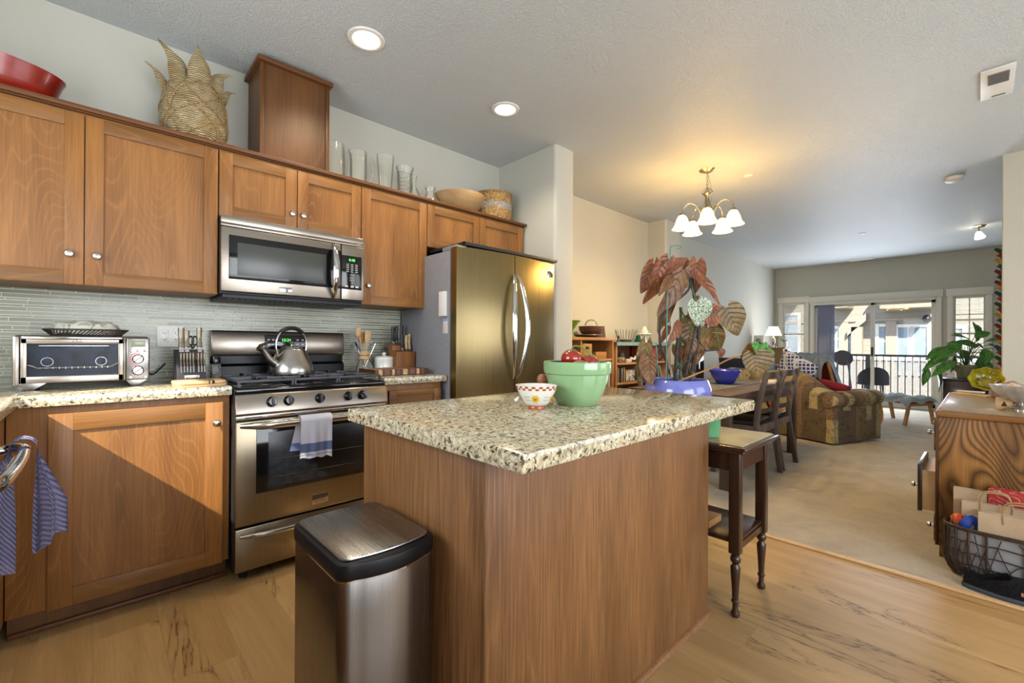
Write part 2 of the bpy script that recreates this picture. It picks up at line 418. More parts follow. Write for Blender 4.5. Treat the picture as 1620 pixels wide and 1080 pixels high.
glass('clear_glass', (.99, .99, .97, 1), .22, .02, .045); glass('oven_glass', (.9, .92, .95, 1), .15, .18, .01); glass('window_glass', (.97, .99, 1, 1), .2, .01, .01); glass('smoke_glass', (.15, .15, .17, 1), .3, .05, .3)
plain('white_ceramic', '#dedcd4', .2, 0, .02); plain('white_plastic', '#d8d6d0', .4, 0, .02); plain('paper', '#c9c4bb', .7, 0, .02)

# ------------------------------------------------------------------ room shell
m = MB(); m.box(-.9, 2.9, -5.4, .0, -.06, 0); struct('floor', m, 'plank_floor')
m = MB(); m.box(2.9, 10.66, -5.4, .0, -.06, .006); struct('floor.001', m, 'carpet_pile')
m = MB(); m.box(2.868, 2.905, -5.39, -.70, .0, .009, .004); struct('trim_1', m, 'light_wood')
m = MB(); m.box(-.9, 10.66, -5.4, .0, CH, CH+.08); struct('ceiling', m, 'ceiling_paint')
m = MB(); m.box(-1.05, 10.8, 0, .15, -.06, CH+.08); struct('wall_back', m, 'wall_paint')
m = MB()                                                     # kitchen end wall with softened corner
m.prism([(2.70, 0), (2.70, -.665)]+[(2.725-.025*cos(a), -.665-.025*sin(a)) for a in (0, .4, .8, 1.2, pi/2)]+[(2.911+.025*sin(a), -.665-.025*cos(a)) for a in (0, .4, .8, 1.2, pi/2)]+[(2.936, 0)], 0, CH)
struct('wall_kitchen_end', m, 'wall_paint')
m = MB(); m.prism([(5.35, 0), (5.35, -.24), (5.37, -.26), (5.73, -.26), (5.75, -.24), (5.75, 0)], 0, CH); struct('wall_pilaster', m, 'wall_paint')
m = MB()                                                     # left wall with the kitchen window opening
for b in ((-5.4, -2.15), (-.95, 0)): m.box(-1.05, -.9, b[0], b[1], 0, CH)
m.box(-1.05, -.9, -2.15, -.95, 0, 1.05); m.box(-1.05, -.9, -2.15, -.95, 2.25, CH); struct('wall_left', m, 'wall_paint')
m = MB()                                                     # wall behind the camera, two unseen window openings put in for daylight
xs = [(-1.05, -.5), (2.3, 3.0), (5.6, 5.9), (8.6, 10.8)]
for a, b in xs: m.box(a, b, -5.55, -5.4, 0, CH)
for a, b in ((-.5, 2.3), (3.0, 5.6), (5.9, 8.6)):
    m.box(a, b, -5.55, -5.4, 2.4, CH); m.box(a, b, -5.55, -5.4, 0, .35)
m.box(5.9, 8.6, -5.55, -5.4, .3, 2.45); struct('wall_front', m, 'wall_paint')
m = MB()
m.prism([(5.57, -5.4), (5.57, -3.172), (5.575, -3.167), (5.615, -3.167), (5.62, -3.172), (5.62, -5.4)], 0, CH); struct('wall_right', m, 'wall_paint')
# frames of the unseen kitchen window and the two added behind the camera
m = MB()
for a in ((-2.15, -2.09, 1.05, 2.25), (-1.01, -.95, 1.05, 2.25), (-2.15, -.95, 1.05, 1.10), (-2.15, -.95, 2.20, 2.25), (-1.57, -1.53, 1.10, 2.20)): m.box(-1.0, -.95, *a, .003)
m.box(-1.02, -.87, -2.2, -.9, 1.02, 1.05, .004); struct('window_3', m, 'trim_white')
for i, (x0, x1) in enumerate(((-.5, 2.3), (3.0, 5.6))):
    m = MB()
    for a in ((x0, x0+.07, .35, 2.4), (x1-.07, x1, .35, 2.4), ((x0+x1)/2-.04, (x0+x1)/2+.04, .35, 2.4), (x0, x1, .35, .42), (x0, x1, 2.33, 2.4)): m.box(a[0], a[1], -5.50, -5.44, a[2], a[3], .003)
    struct('window_%d' % (4+i), m, 'trim_white')
# far wall with patio door and two windows
FX = 10.66
m = MB(); ops = [(-.546, -.132, .70, 2.016), (-2.51, -.707, .0, 1.98), (-3.10, -2.714, .70, 1.985)]
ys = [-5.4, -3.10, -2.714, -2.51, -.707, -.546, -.132, 0]
m.box(FX, FX+.15, -5.4, -3.10, -.06, CH); m.box(FX, FX+.15, -2.714, -2.51, -.06, CH); m.box(FX, FX+.15, -.707, -.546, -.06, CH); m.box(FX, FX+.15, -.132, .15, -.06, CH)
for y0, y1, z0, z1 in ops:
    m.box(FX, FX+.15, y0, y1, z1, CH)
    if z0 > 0: m.box(FX, FX+.15, y0, y1, -.06, z0)
struct('wall_far', m, 'wall_paint')
def casing(y0, y1, z0, z1, hdr, w=.07, sill=True):
    m = MB()
    m.box(FX-.02, FX+.0, y0-w, y0, z0, z1, .003); m.box(FX-.02, FX+.0, y1, y1+w, z0, z1, .003)
    m.box(FX-.03, FX+.0, y0-w-.015, y1+w+.015, z1, z1+hdr, .003)
    m.box(FX-.0, FX+.1, y0, y0+.012, z0, z1); m.box(FX-.0, FX+.1, y1-.012, y1, z0, z1); m.box(FX, FX+.1, y0, y1, z1-.012, z1)
    if sill: m.box(FX-.05, FX+.1, y0-w-.02, y1+w+.02, z0-.03, z0, .004); m.box(FX-.018, FX, y0-w, y1+w, z0-.11, z0-.03, .003)
    return m
def sash_window(n, y0, y1, z0, z1, muntins, blinds, tilt):
    w = struct('window_%d' % n, casing(y0, y1, z0, z1, .12), 'trim_white')
    f = MB(); s = .03
    for a, b, c, d in ((y0, y0+s, z0, z1), (y1-s, y1, z0, z1), (y0, y1, z0, z0+s), (y0, y1, z1-s, z1)): f.box(FX+.06, FX+.09, a, b, c, d)
    zm = (z0+z1)/2; f.box(FX+.06, FX+.09, y0, y1, zm-.015, zm+.015)
    if muntins:
        f.box(FX+.07, FX+.085, (y0+y1)/2-.008, (y0+y1)/2+.008, z0, z1)
        for k in (.25, .75): f.box(FX+.07, FX+.085, y0, y1, z0+(z1-z0)*k-.008, z0+(z1-z0)*k+.008)
    obj('window_frame', f, 'trim_white', w)
    g = MB(); g.box(FX+.073, FX+.077, y0+.02, y1-.02, z0+.02, z1-.02); obj('pane', g, 'window_glass', w)
    bl = MB(); bl.box(FX+.02, FX+.05, y0+.012, y1-.012, z1-.05, z1-.013, .004)
    k = z1-.07
    while k > z0+.02:
        bl.box(FX+.024, FX+.046, y0+.015, y1-.015, k-.0006, k+.0006, rot=Matrix.Rotation(tilt, 3, 'Y')); k -= blinds
    for yy in (y0+.08, y1-.08): bl.box(FX+.034, FX+.036, yy-.001, yy+.001, z0+.02, z1-.05)
    obj('blind', bl, 'white_plastic', w)
sash_window(1, -.546, -.132, .70, 2.016, False, .026, .6)
sash_window(2, -3.10, -2.714, .70, 1.985, True, .026, .12)
d = struct('door_1', casing(-2.51, -.707, .0, 1.98, .13, .065, False), 'trim_white')
def slider(y0, y1, x, name):
    f = MB(); s = .055
    for a, b, c, e in ((y0, y0+s, .03, 1.95), (y1-s, y1, .03, 1.95), (y0, y1, .03, .03+s+.02), (y0, y1, 1.95-s, 1.95)): f.box(x, x+.035, a, b, c, e, .003)
    o = obj(name, f, 'trim_white', d); g = MB(); g.box(x+.015, x+.02, y0+s-.01, y1-s+.01, .1, 1.9); obj('pane', g, 'window_glass', o); return o
a = slider(-1.66, -.72, FX+.03, 'sliding_panel'); b = slider(-2.495, -1.60, FX+.07, 'sliding_panel')
h = MB(); h.box(FX+.0, FX+.03, -1.645, -1.615, .93, 1.10, .006); obj('door_handle', h, 'black_matte', a)
h = MB(); h.box(FX+.0, FX+.14, -2.51, -.707, -.0, .03, .004); obj('threshold', h, 'trim_white', d)
for nm, args in (('baseboard_back', (2.94, 5.35, -.016, -.001, .0, .085)), ('baseboard_living', (5.75, 10.65, -.016, -.001, .0, .085)), ('baseboard_end', (2.72, 2.91, -.706, -.691, .0, .085))):
    m = MB(); m.box(*args, .003); struct(nm, m, 'trim_white')
m = MB(); m.box(FX-.015, FX-.001, -5.39, -2.62, .006, .09, .003); m.box(FX-.015, FX-.001, -.63, -.02, .006, .09, .003); struct('baseboard_far', m, 'trim_white')
m = MB(); m.box(5.555, 5.569, -5.38, -3.17, .006, .09, .003); struct('baseboard_right', m, 'trim_white')

# ------------------------------------------------------------------ mosaic backsplash: real strips of glass on grout
def backsplash():
    m = MB(); m.mi = 1; m.box(-.89, 1.70, -.006, -.0005, .90, 1.40)
    lay = m.bm.faces.layers.float.new('tile'); m.mi = 0
    r = random.Random(3); z = .921; hs = [.0155, .0085, .0155, .0155, .0085, .0155, .0085, .0155, .0155]; k = 0
    while z < 1.385:
        h = hs[k % len(hs)]; k += 1; x = -.89-r.random()*.1
        while x < 1.70:
            w = r.choice([.045, .07, .1, .1, .14, .14, .18]); x0, x1 = max(x, -.888), min(x+w, 1.698)
            if x1-x0 > .008:
                vs = m.box(x0, x1, -.0105, -.005, z, z+h); q = r.random()
                for f in {f for v in vs for f in v.link_faces}: f[lay] = q
            x += w+.0034
        z += h+.0032
    struct('wall_backsplash', m, ['glass_tile', 'grout'])
backsplash()
# ------------------------------------------------------------------ cabinets
MAP = ['maple', 'maple_h', 'nickel']
def shaker(name, parent, x0, x1, z0, z1, yf, knob=None, fr=.06, th=.02, mats=MAP, kn=True):
    """shaker door facing -Y: stiles, rails and a recessed panel; the knob is its own mesh"""
    m = MB(); y0, y1 = yf, yf+th
    m.mi = 0; m.box(x0, x0+fr, y0, y1, z0, z1, .0015); m.box(x1-fr, x1, y0, y1, z0, z1, .0015)
    m.mi = 1; m.box(x0+fr, x1-fr, y0, y1, z0, z0+fr, .001); m.box(x0+fr, x1-fr, y0, y1, z1-fr, z1, .001)
    m.mi = 0; m.box(x0+fr-.002, x1-fr+.002, y0+.010, y1, z0+fr-.002, z1-fr+.002)
    d = obj(name, m, mats[:2], parent)
    if knob: k = MB(); M = Matrix.Rotation(pi/2, 3, 'X'); k.lathe([(.006, 0), (.006, .012), (.0155, .018), (.0165, .023), (.013, .028), (.006, .030), (.0005, .0305)], (knob[0], yf, knob[1]), 20, mat=M); obj('knob', k, 'nickel', d)
    return d
def wall_cab(label, x0, x1, z0, z1, doors):
    t = thing('wall_cabinet', label, 'cabinet', ((x0+x1)/2, -.17, z0), 0)
    m = MB(); m.box(x0+.001, x1-.001, -.334, -.001, z0, z1); obj('body', m, 'maple', t)
    for a, b, kx, kz in doors: shaker('door', t, a, b, z0+.001, z1-.012, -.355, (kx, kz))
    return t
wall_cab('wide two-door brown wooden wall cabinet at the left above the toaster oven', -.53, .459, 1.37, 2.126, [(-.528, -.038, -.082, 1.50), (-.034, .457, .005, 1.50)])
wall_cab('low two-door brown wooden wall cabinet directly above the microwave', .461, 1.224, 1.775, 2.126, [(.463, .840, .812, 1.855), (.844, 1.222, .872, 1.855)])
wall_cab('tall single-door brown wooden wall cabinet between microwave and refrigerator', 1.226, 1.709, 1.37, 2.126, [(1.228, 1.707, 1.270, 1.49)])
wall_cab('low two-door brown wooden wall cabinet directly above the refrigerator', 1.711, 2.668, 1.81, 2.126, [(1.713, 2.186, 2.155, 1.865), (2.190, 2.666, 2.222, 1.865)])
m = MB(); m.box(-.89, 2.695, -.372, -.001, 2.130, 2.150, .002); m.box(-.89, 2.690, -.350, -.001, 2.1262, 2.130)
single('cabinet_top_board', m, 'maple_trim', 'long thin brown board running over the tops of all the wall cabinets', 'board')
t = thing('vent_chase', 'tall brown wooden box with a capped top standing on the wall cabinets near the ceiling', 'box', (.85, -.15, 2.151))
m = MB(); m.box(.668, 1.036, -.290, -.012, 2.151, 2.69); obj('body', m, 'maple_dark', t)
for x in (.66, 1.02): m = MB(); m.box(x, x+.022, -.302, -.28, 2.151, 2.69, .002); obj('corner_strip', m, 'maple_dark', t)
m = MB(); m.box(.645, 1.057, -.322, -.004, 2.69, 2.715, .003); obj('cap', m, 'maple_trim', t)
# under-cabinet valance shadows are real: nothing else needed
# base cabinet left of the range, with blind corner filler
t = thing('base_cabinet', 'brown wooden base cabinet with one large door, left of the range', 'cabinet', (.1, -.3, 0))
m = MB(); m.box(-.235, .465, -.61, -.002, .10, .8765, .001); obj('body', m, 'maple', t)
shaker('door', t, -.127, .436, .10, .846, -.631, (.409, .752), .068)
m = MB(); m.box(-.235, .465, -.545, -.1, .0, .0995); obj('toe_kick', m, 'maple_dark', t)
m = MB(); m.box(-.235, .465, -.562, -.546, .0005, .02, .006, 3); obj('base_moulding', m, 'maple_trim', t)
t = thing('base_cabinet', 'narrow brown wooden base cabinet between range and refrigerator', 'cabinet', (1.45, -.3, 0))
m = MB(); m.box(1.24, 1.655, -.61, -.002, .10, .8765, .001); obj('body', m, 'maple', t)
dr = MB(); dr.mi = 0; x0, x1, z0, z1 = 1.28, 1.645, .70, .838
for a, b, c, d in ((x0, x1, z0, z0+.035), (x0, x1, z1-.035, z1)): dr.box(a, b, -.63, -.6105, c, d, .001)
for a, b in ((x0, x0+.05), (x1-.05, x1)): dr.box(a, b, -.6305, -.6105, z0, z1, .001)
dr.box(x0+.04, x1-.04, -.62, -.6105, z0+.03, z1-.03); obj('drawer', dr, 'maple_h', t)
shaker('door', t, 1.28, 1.645, .10, .685, -.631, (1.32, .63), .055)
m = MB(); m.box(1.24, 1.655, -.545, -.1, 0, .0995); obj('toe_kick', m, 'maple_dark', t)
# left-hand run
t = thing('base_cabinet', 'brown wooden base cabinet in the left run, beyond the dish washer', 'cabinet', (-.56, -.9, 0))
m = MB(); m.box(-.895, -.237, -1.148, -.62, .10, .8765, .001); obj('body', m, 'maple', t)
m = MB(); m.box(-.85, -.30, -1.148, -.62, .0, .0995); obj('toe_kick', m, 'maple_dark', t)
t = thing('base_cabinet', 'brown wooden base cabinet of the left run nearest the viewer', 'cabinet', (-.56, -2.1, 0))
m = MB(); m.box(-.895, -.237, -3.0, -1.762, .10, .8765, .001); obj('body', m, 'maple', t)
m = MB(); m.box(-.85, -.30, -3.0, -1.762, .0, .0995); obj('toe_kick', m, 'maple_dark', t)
m = MB(); m.prism([(-.898, -.011), (-.898, -3.02), (-.208, -3.02), (-.208, -.655), (-.198, -.645), (.468, -.645), (.468, -.011)], .877, .918, 'Z', .003)
single('countertop', m, 'granite', 'speckled granite countertop left of the range carrying the toaster oven', 'countertop', ang=25)
m = MB(); m.prism([(1.238, -.011), (1.238, -.65), (1.675, -.65), (1.675, -.011)], .877, .918, 'Z', .003)
single('countertop', m, 'granite', 'short speckled granite countertop between range and refrigerator', 'countertop', ang=25)
t = thing('dishwasher', 'stainless dish washer at the left edge with a curved bar handle', 'dishwasher', (-.55, -1.455, 0))
m = MB(); m.box(-.88, -.24, -1.757, -1.153, .03, .874); obj('body', m, 'black_matte', t)
m = MB(); m.box(-.2395, -.212, -1.757, -1.153, .11, .836, .006); obj('door', m, 'steel_v', t)
m = MB(); m.box(-.2395, -.205, -1.757, -1.153, .838, .874, .005); obj('control_strip', m, 'black_gloss', t)
m = MB(); m.tube(spline([(-.212, -1.195, .812), (-.17, -1.19, .822), (-.142, -1.24, .827), (-.135, -1.34, .828), (-.133, -1.455, .828), (-.135, -1.57, .828), (-.142, -1.67, .827), (-.17, -1.72, .822), (-.212, -1.715, .812)], 5), .0145, 12); obj('handle', m, 'chrome', t)
# towel over the dish washer handle
def folded_cloth(name, fn, nu, nv, mat, th, label, cat, **kw):
    m = MB(); m.grid(fn, nu, nv, th); return single(name, m, mat, label, cat, ang=60, **kw)
t = NT('waffle_cloth'); v = t.coord(scale=(1, 1, 1), rot=(.0, .0, .0))
wv = t.node('ShaderNodeTexWave', bands_direction='DIAGONAL'); wv.inputs['Scale'].default_value = 42; wv.inputs['Distortion'].default_value = 1.2; t.link(v, wv.inputs[0])
t.set(Base_Color=t.mix(t.math('MULTIPLY', wv.outputs[1], .6), '#8a88b0', '#bcbad4'), Roughness=.95); t.bump(wv.outputs[1], .9, .004); MATS['waffle_cloth'] = t.m
def dw_towel(u, v):
    # u across the bunched width, v along the drape: front flap, over the bar, back flap
    rip = .012*sin(u*13+1)+.006*sin(u*29)
    if v < .44:
        k = (.44-v)/.44; q = min(1, k*1.6); return Vector((-.118+(.072*u-.012)*q+rip*q*.5, -1.205-.035*u+.020*sin(u*9)*q-.02*k, .830-(.305-.055*u+.012*sin(u*7))*k))
    if v > .56:
        k = (v-.56)/.44; q = min(1, k*1.6); return Vector((-.166-(.085*u-.005)*q+rip*q*.5, -1.215-.05*u+.022*sin(u*8+2)*q-.03*k, .830-(.350-.10*u)*k))
    w = (v-.44)/.12*pi; return Vector((-.142+.026*cos(w)+.0, -1.21-.045*u+.004*sin(u*12), .833+.022*sin(w)+.004*sin(u*9)))
folded_cloth('hand_towel', dw_towel, 28, 40, 'waffle_cloth', .004, 'purple-blue waffle weave towel draped over the dish washer handle', 'towel')

# ------------------------------------------------------------------ island
t = thing('island_cabinet', 'free-standing kitchen island body clad in plain brown wood panels', 'kitchen island', (1.25, -1.95, 0))
m = MB(); m.box(.668, 1.86, -2.252, -1.67, .0, .868); obj('body', m, 'island_wood', t)
m = MB(); m.box(.655, .6675, -2.255, -1.655, .0, .868, .002); obj('end_panel', m, 'island_wood', t)
m = MB(); m.box(.655, 1.868, -2.270, -2.2535, .0, .868, .002); obj('back_panel', m, 'island_wood', t)
m = MB(); m.box(.655, .70, -1.654, -1.64, .1, .868, .001); obj('face_stile', m, 'island_wood', t)
for a, b in ((.70, 1.27), (1.28, 1.85)):
    d = MB(); d.box(a, b, -1.668, -1.648, .11, .85, .002); dd = obj('door', d, 'island_wood', t)
    k = MB(); k.ball((b-.05, -1.637, .78), .015); obj('knob', k, 'nickel', dd)
m = MB()
pts = [(-2.270-.018*sin(a), .018*cos(a)) for a in (0, .4, .8, 1.2, pi/2)]+[(-2.270, 0)]
m.prism(pts, .64, 1.885, 'X'); obj('base_moulding', m, 'island_wood', t)
m = MB(); m.prism([(.604, -1.67), (.604, -2.442), (1.878, -2.442), (1.885, -2.435), (1.885, -1.63), (.604, -1.63)], .8685, .9085, 'Z', .004)
single('island_countertop', m, 'granite', 'large speckled granite slab topping the kitchen island', 'countertop', ang=25)

# ------------------------------------------------------------------ trash can
def rrect(x0, x1, y0, y1, r, n=5, bow=0):
    o = []
    for cx, cy, a0 in ((x1-r, y1-r, 0), (x0+r, y1-r, pi/2), (x0+r, y0+r, pi), (x1-r, y0+r, 3*pi/2)):
        for k in range(n+1):
            a = a0+pi/2*k/n; x, y = cx+r*cos(a), cy+r*sin(a); o.append((x, y))
    if bow:                      # bow the -Y side outwards
        o2 = []; L = []
        for (x, y) in o: L.append((x, y))
        o = []
        for i, (x, y) in enumerate(L):
            o.append((x, y))
            if i == 3*(n+1)-1:
                for k in range(1, 10): q = k/10; o.append((x+(L[(i+1) % len(L)][0]-x)*q, y-bow*4*q*(1-q)))
            if i == (n+1)-1:
                for k in range(1, 10): q = k/10; o.append((x+(L[(i+1) % len(L)][0]-x)*q, y+bow*2*q*(1-q)))
    return o
t = thing('trash_can', 'brushed steel step trash can with a black-rimmed flat lid, in front of the island', 'trash can', (.5, -1.95, 0))
TX0, TX1, TY0, TY1 = .383, .622, -2.120, -1.80
m = MB(); m.prism(rrect(TX0, TX1, TY0, TY1, .03, 5, .020), .025, .608, 'Z', .002); obj('body', m, 'steel_bin', t)
m = MB(); m.prism(rrect(TX0+.004, TX1-.004, TY0+.004, TY1-.004, .03, 5, .016), .0, .0248); obj('base', m, 'black_matte', t)
m = MB(); m.prism(rrect(TX0-.003, TX1+.003, TY0-.003, TY1+.003, .032, 5, .021), .6085, .645, 'Z', .004); rim = obj('lid_rim', m, 'rim_black', t)
m = MB(); m.prism(rrect(TX0+.008, TX1-.008, TY0+.011, TY1-.006, .026, 5, .010), .6452, .652, 'Z', .003); obj('lid', m, 'steel_top', t)
m = MB(); m.prism(rrect(TX0-.001, TX1+.001, TY0-.001, TY1+.001, .031, 5, .0205), .6035, .6083); obj('trim_ring', m, 'chrome', t)
m = MB(); m.box(.47, .53, -2.19, -2.12, .006, .02, .005); obj('pedal', m, 'chrome', t)
# ------------------------------------------------------------------ microwave
def lit(name, col, s): return emit(name, lin(col), s)
lit('green_led', '#57e05a', 1.6); plain('key_white', '#c9c9c9', .6); plain('oven_dark', '#14171c', .28, 0, .3, 30); plain('red_mark', '#c4493b', .5)
t = NT('micro_mesh'); v = t.coord(scale=(450, 450, 450)); vo = t.node('ShaderNodeTexVoronoi'); t.link(v, vo.inputs[0]); vo.inputs['Randomness'].default_value = 0
t.set(Base_Color=t.ramp(vo.outputs[0], [(.2, '#222422'), (.5, '#3a3d39')]), Roughness=.28); MATS['micro_mesh'] = t.m
XZ = lambda x, z, y: plane_M((x, y, z), (1, 0, 0), (0, 0, 1))
def badge(parent, x0, x1, z0, z1, y, lines):
    m = MB(); m.box(x0, x1, y, y+.004, z0, z1, .001); b = obj('badge', m, 'chrome', parent)
    n = len(lines)
    for i, s in enumerate(lines): obj('badge_text', text_mb(s, (z1-z0)/(n+.4)*.8, XZ((x0+x1)/2, z1-(z1-z0)*(i+.7)/(n+.4), y-.0004)), 'black_matte', b)
t = thing('microwave_oven', 'stainless over-the-range microwave with dark window and curved chrome handle', 'microwave', (.84, -.2, 1.365))
m = MB(); m.box(.463, 1.223, -.37, -.013, 1.376, 1.773, .002); obj('body', m, 'black_matte', t)
m = MB(); m.box(.463, 1.223, -.398, -.3705, 1.737, 1.773, .003); m.box(.463, 1.223, -.402, -.3705, 1.72, 1.734, .002); obj('top_vent', m, 'steel_h', t)
m = MB(); m.box(.463, 1.076, -.405, -.3705, 1.385, 1.717, .006); dr = obj('door', m, 'steel_h', t)
m = MB(); m.box(.497, 1.0765, -.409, -.4045, 1.450, 1.676, .002); gl = obj('window', m, 'black_gloss', dr)
m = MB(); m.box(.535, .988, -.4105, -.4088, 1.472, 1.640, .001); obj('window_mesh', m, 'micro_mesh', dr)
m = MB()
pts = [(1.030, -.4095-.050*sin(pi*k/14)**.7, 1.392+.318*k/14) for k in range(15)]
m.tube(pts, [.006+.008*sin(pi*k/14) for k in range(15)], 12, sx=1.5, up=(0, -1, 0)); obj('handle', m, 'chrome', dr)
badge(dr, .735, .80, 1.402, 1.430, -.4095, ['FRIGIDAIRE', 'GALLERY'])
m = MB(); m.box(1.080, 1.223, -.405, -.3705, 1.385, 1.717, .006); cp = obj('control_panel', m, 'steel_h', t)
m = MB(); m.box(1.0795, 1.205, -.409, -.4045, 1.450, 1.655, .002); obj('keypad', m, 'black_gloss', cp)
obj('clock_display', text_mb('8:48', .022, XZ(1.142, 1.628, -.4097)), 'green_led', cp)
kx = MB()
for r in range(5):
    for c in range(3): kx.box(1.108+c*.027, 1.124+c*.027, -.4097, -.409, 1.600-r*.011, 1.603-r*.011)
for r, row in enumerate(('1 2 3', '4 5 6', '7 8 9', '0')):
    q = text_mb(row, .013, XZ(1.142, 1.536-r*.016, -.4094)); me = bpy.data.meshes.new('q'); q.bm.to_mesh(me); kx.bm.from_mesh(me); bpy.data.meshes.remove(me)
for x in (1.100, 1.135, 1.165): kx.box(x, x+.018, -.4097, -.409, 1.462, 1.472)
obj('key_legends', kx, 'key_white', cp)
m = MB(); m.box(.475, 1.215, -.38, -.03, 1.352, 1.3755, .006)
for k in range(24): m.box(.50+k*.029, .515+k*.029, -.372, -.33, 1.349, 1.3525)
obj('underside_grille', m, 'black_matte', t)

# ------------------------------------------------------------------ gas range
RX0, RX1 = .474, 1.232; RC = (RX0+RX1)/2
t = thing('gas_range', 'stainless gas range with black cooktop and five knobs', 'range', (RC, -.33, 0))
m = MB(); m.box(RX0, RX1, -.655, -.02, .05, .878); obj('body', m, 'black_matte', t)
m = MB(); m.box(RX0, RX1, -.672, -.05, .8785, .905, .008, 3); m.box(RX0+.02, RX1-.02, -.66, -.10, .905, .909, .002); ct = obj('cooktop', m, 'black_gloss', t)
# backguard
m = MB(); m.prism([(-.015, 1.045), (-.085, 1.045), (-.092, 1.055), (-.080, 1.180), (-.07, 1.192), (-.015, 1.192)], RX0+.002, RX1-.002, 'X', .004); bgd = obj('backguard', m, 'steel_h', t)
m = MB(); m.prism([(-.015, .906), (-.105, .906), (-.095, .985), (-.070, 1.0), (-.070, 1.0445), (-.015, 1.0445)], RX0+.006, RX1-.006, 'X', .002); obj('backguard_base', m, 'enamel_black', t)
Mt = Matrix.Rotation(.095, 4, 'X')
def on_guard(mb, x, z): return mb
m = MB(); m.box(.745, .985, -.0945, -.083, 1.082, 1.168, .004, rot=Matrix.Rotation(-.09, 3, 'X')); ds = obj('display', m, 'black_gloss', bgd)
GM = lambda x, z, y: plane_M((x, y, z), (1, 0, 0), (0, .09, 1))
obj('clock_digits', text_mb('10:36', .026, GM(.865, 1.138, -.0935)), 'green_led', ds)
kk = MB()
for x, z in ((.765, 1.14), (.79, 1.14), (.765, 1.112), (.79, 1.112), (.815, 1.112), (.93, 1.14), (.96, 1.14), (.93, 1.112), (.96, 1.112), (.865, 1.1)):
    kk.box(x-.006, x+.006, -.0965-(1.112-z)*.09*0, -.0925, z-.003, z+.003)
obj('key_legends', kk, 'key_white', ds)
# grates and burners
bx_ = [(.585, -.20, .038), (.585, -.50, .045), (.853, -.35, .05), (1.12, -.20, .034), (1.12, -.50, .045)]
for x, y, r in bx_:
    m = MB(); m.lathe([(r+.012, .909), (r+.010, .914), (r, .916), (r, .921), (r-.004, .925), (.001, .925)], (x, y, 0), 28); obj('burner', m, 'black_matte', t)
def grate(x0, x1):
    m = MB(); y0, y1, z = -.645, -.085, .936; w = .011
    for a in ((x0, y0, x1, y0), (x0, y1, x1, y1), (x0, y0, x0, y1), (x1, y0, x1, y1)):
        m.bar((a[0], a[1], z), (a[2], a[3], z), w, .013, .003)
    ym = (y0+y1)/2; m.bar((x0, ym, z), (x1, ym, z), w, .013, .003)
    xm = (x0+x1)/2
    for yc in (y0+.14, y1-.14):
        m.bar((x0, yc, z+.002), (xm-.035, yc, z+.004), w*.8, .013, .002); m.bar((xm+.035, yc, z+.004), (x1, yc, z+.002), w*.8, .013, .002)
        m.bar((xm, yc-.14, z+.002), (xm, yc-.035, z+.004), w*.8, .013, .002); m.bar((xm, yc+.035, z+.004), (xm, yc+.14, z+.002), w*.8, .013, .002)
    for x in (x0, x1):
        for y in (y0, ym, y1): m.prism([(x-.007, .910), (x+.007, .910), (x+.005, .932), (x-.005, .932)], y-.008, y+.008, 'Y')
    obj('grate', m, 'cast_iron', t)
grate(RX0+.022, RX0+.262); grate(RX0+.27, RX1-.27); grate(RX1-.262, RX1-.022)
# control panel
m = MB(); m.prism([(-.655, .782), (-.692, .782), (-.697, .79), (-.684, .868), (-.676, .876), (-.655, .876)], RX0, RX1, 'X', .003); cp = obj('control_panel', m, 'steel_h', t)
for x in (.626, .703, .854, 1.006, 1.084):
    m = MB(); M = Matrix.Rotation(pi/2, 3, 'X') @ Matrix.Rotation(-.0, 3, 'X')
    m.lathe([(.024, 0), (.025, .004), (.0215, .008), (.0195, .022), (.0175, .026), (.001, .0262)], (x, -.690, .836), 26, mat=Matrix.Rotation(pi/2-.15, 3, 'X'))
    k = obj('knob', m, 'black_gloss', t)
    m = MB(); m.box(x-.0045, x+.0045, -.727, -.70, .818, .856, .002, rot=Matrix.Rotation(-.0 if x < 1.05 else -.5, 3, 'Y')); obj('knob_grip', m, 'cast_iron', k)
    m = MB()
    for a in (-2.2, -1.6, -1.0): m.box(x+.034*sin(a)-.001+.03, x+.034*sin(a)+.001+.03, -.6915, -.690, .868, .870)
    obj('knob_mark', m, 'black_matte', k)
# oven door
m = MB(); m.box(RX0+.001, RX1-.001, -.690, -.656, .262, .752, .006); od = obj('oven_door', m, 'steel_v', t)
m = MB(); m.box(RX0+.003, RX1-.003, -.682, -.656, .757, .778, .002); m.mi = 1
for x in (.55, .70, .88, 1.02, 1.14): m.box(x-.035, x+.035, -.6835, -.681, .766, .770)
obj('vent_strip', m, ['steel_h', 'black_matte'], t)
m = MB(); m.box(.560, 1.147, -.6935, -.6895, .405, .715, .003); w = obj('window_frame', m, 'black_gloss', od)
m = MB(); m.box(.612, 1.095, -.6945, -.6933, .425, .690, .001); obj('window_pane', m, 'oven_dark', w)
m = MB()
for z in (.47, .555): m.cyl((.62, -.6952, z), (1.09, -.6952, z), .0012, seg=6)
obj('rack_lines', m, 'brass_antique', w)
def bowed_handle(z, r, name, par, xa=RX0+.02, xb=RX1-.02, out=.045):
    m = MB(); n = 24; pts = []; rr = []
    for k in range(n+1):
        q = k/n; pts.append((xa+(xb-xa)*q, -.6925-out*min(1, sin(pi*q)*2.2)-.004, z)); rr.append(r*(.55+.45*min(1, sin(pi*q)*3)))
    m.tube(pts, rr, 12, sx=.75, up=(0, 0, 1)); m.bar((xa+.05, -.69, z), (xa+.05, -.725, z), .02, .012); m.bar((xb-.05, -.69, z), (xb-.05, -.725, z), .02, .012)
    return obj(name, m, 'steel_n', par)
bowed_handle(.733, .019, 'handle', od)
badge(od, .818, .898, .292, .338, -.694, ['FRIGIDAIRE', 'GALLERY'])
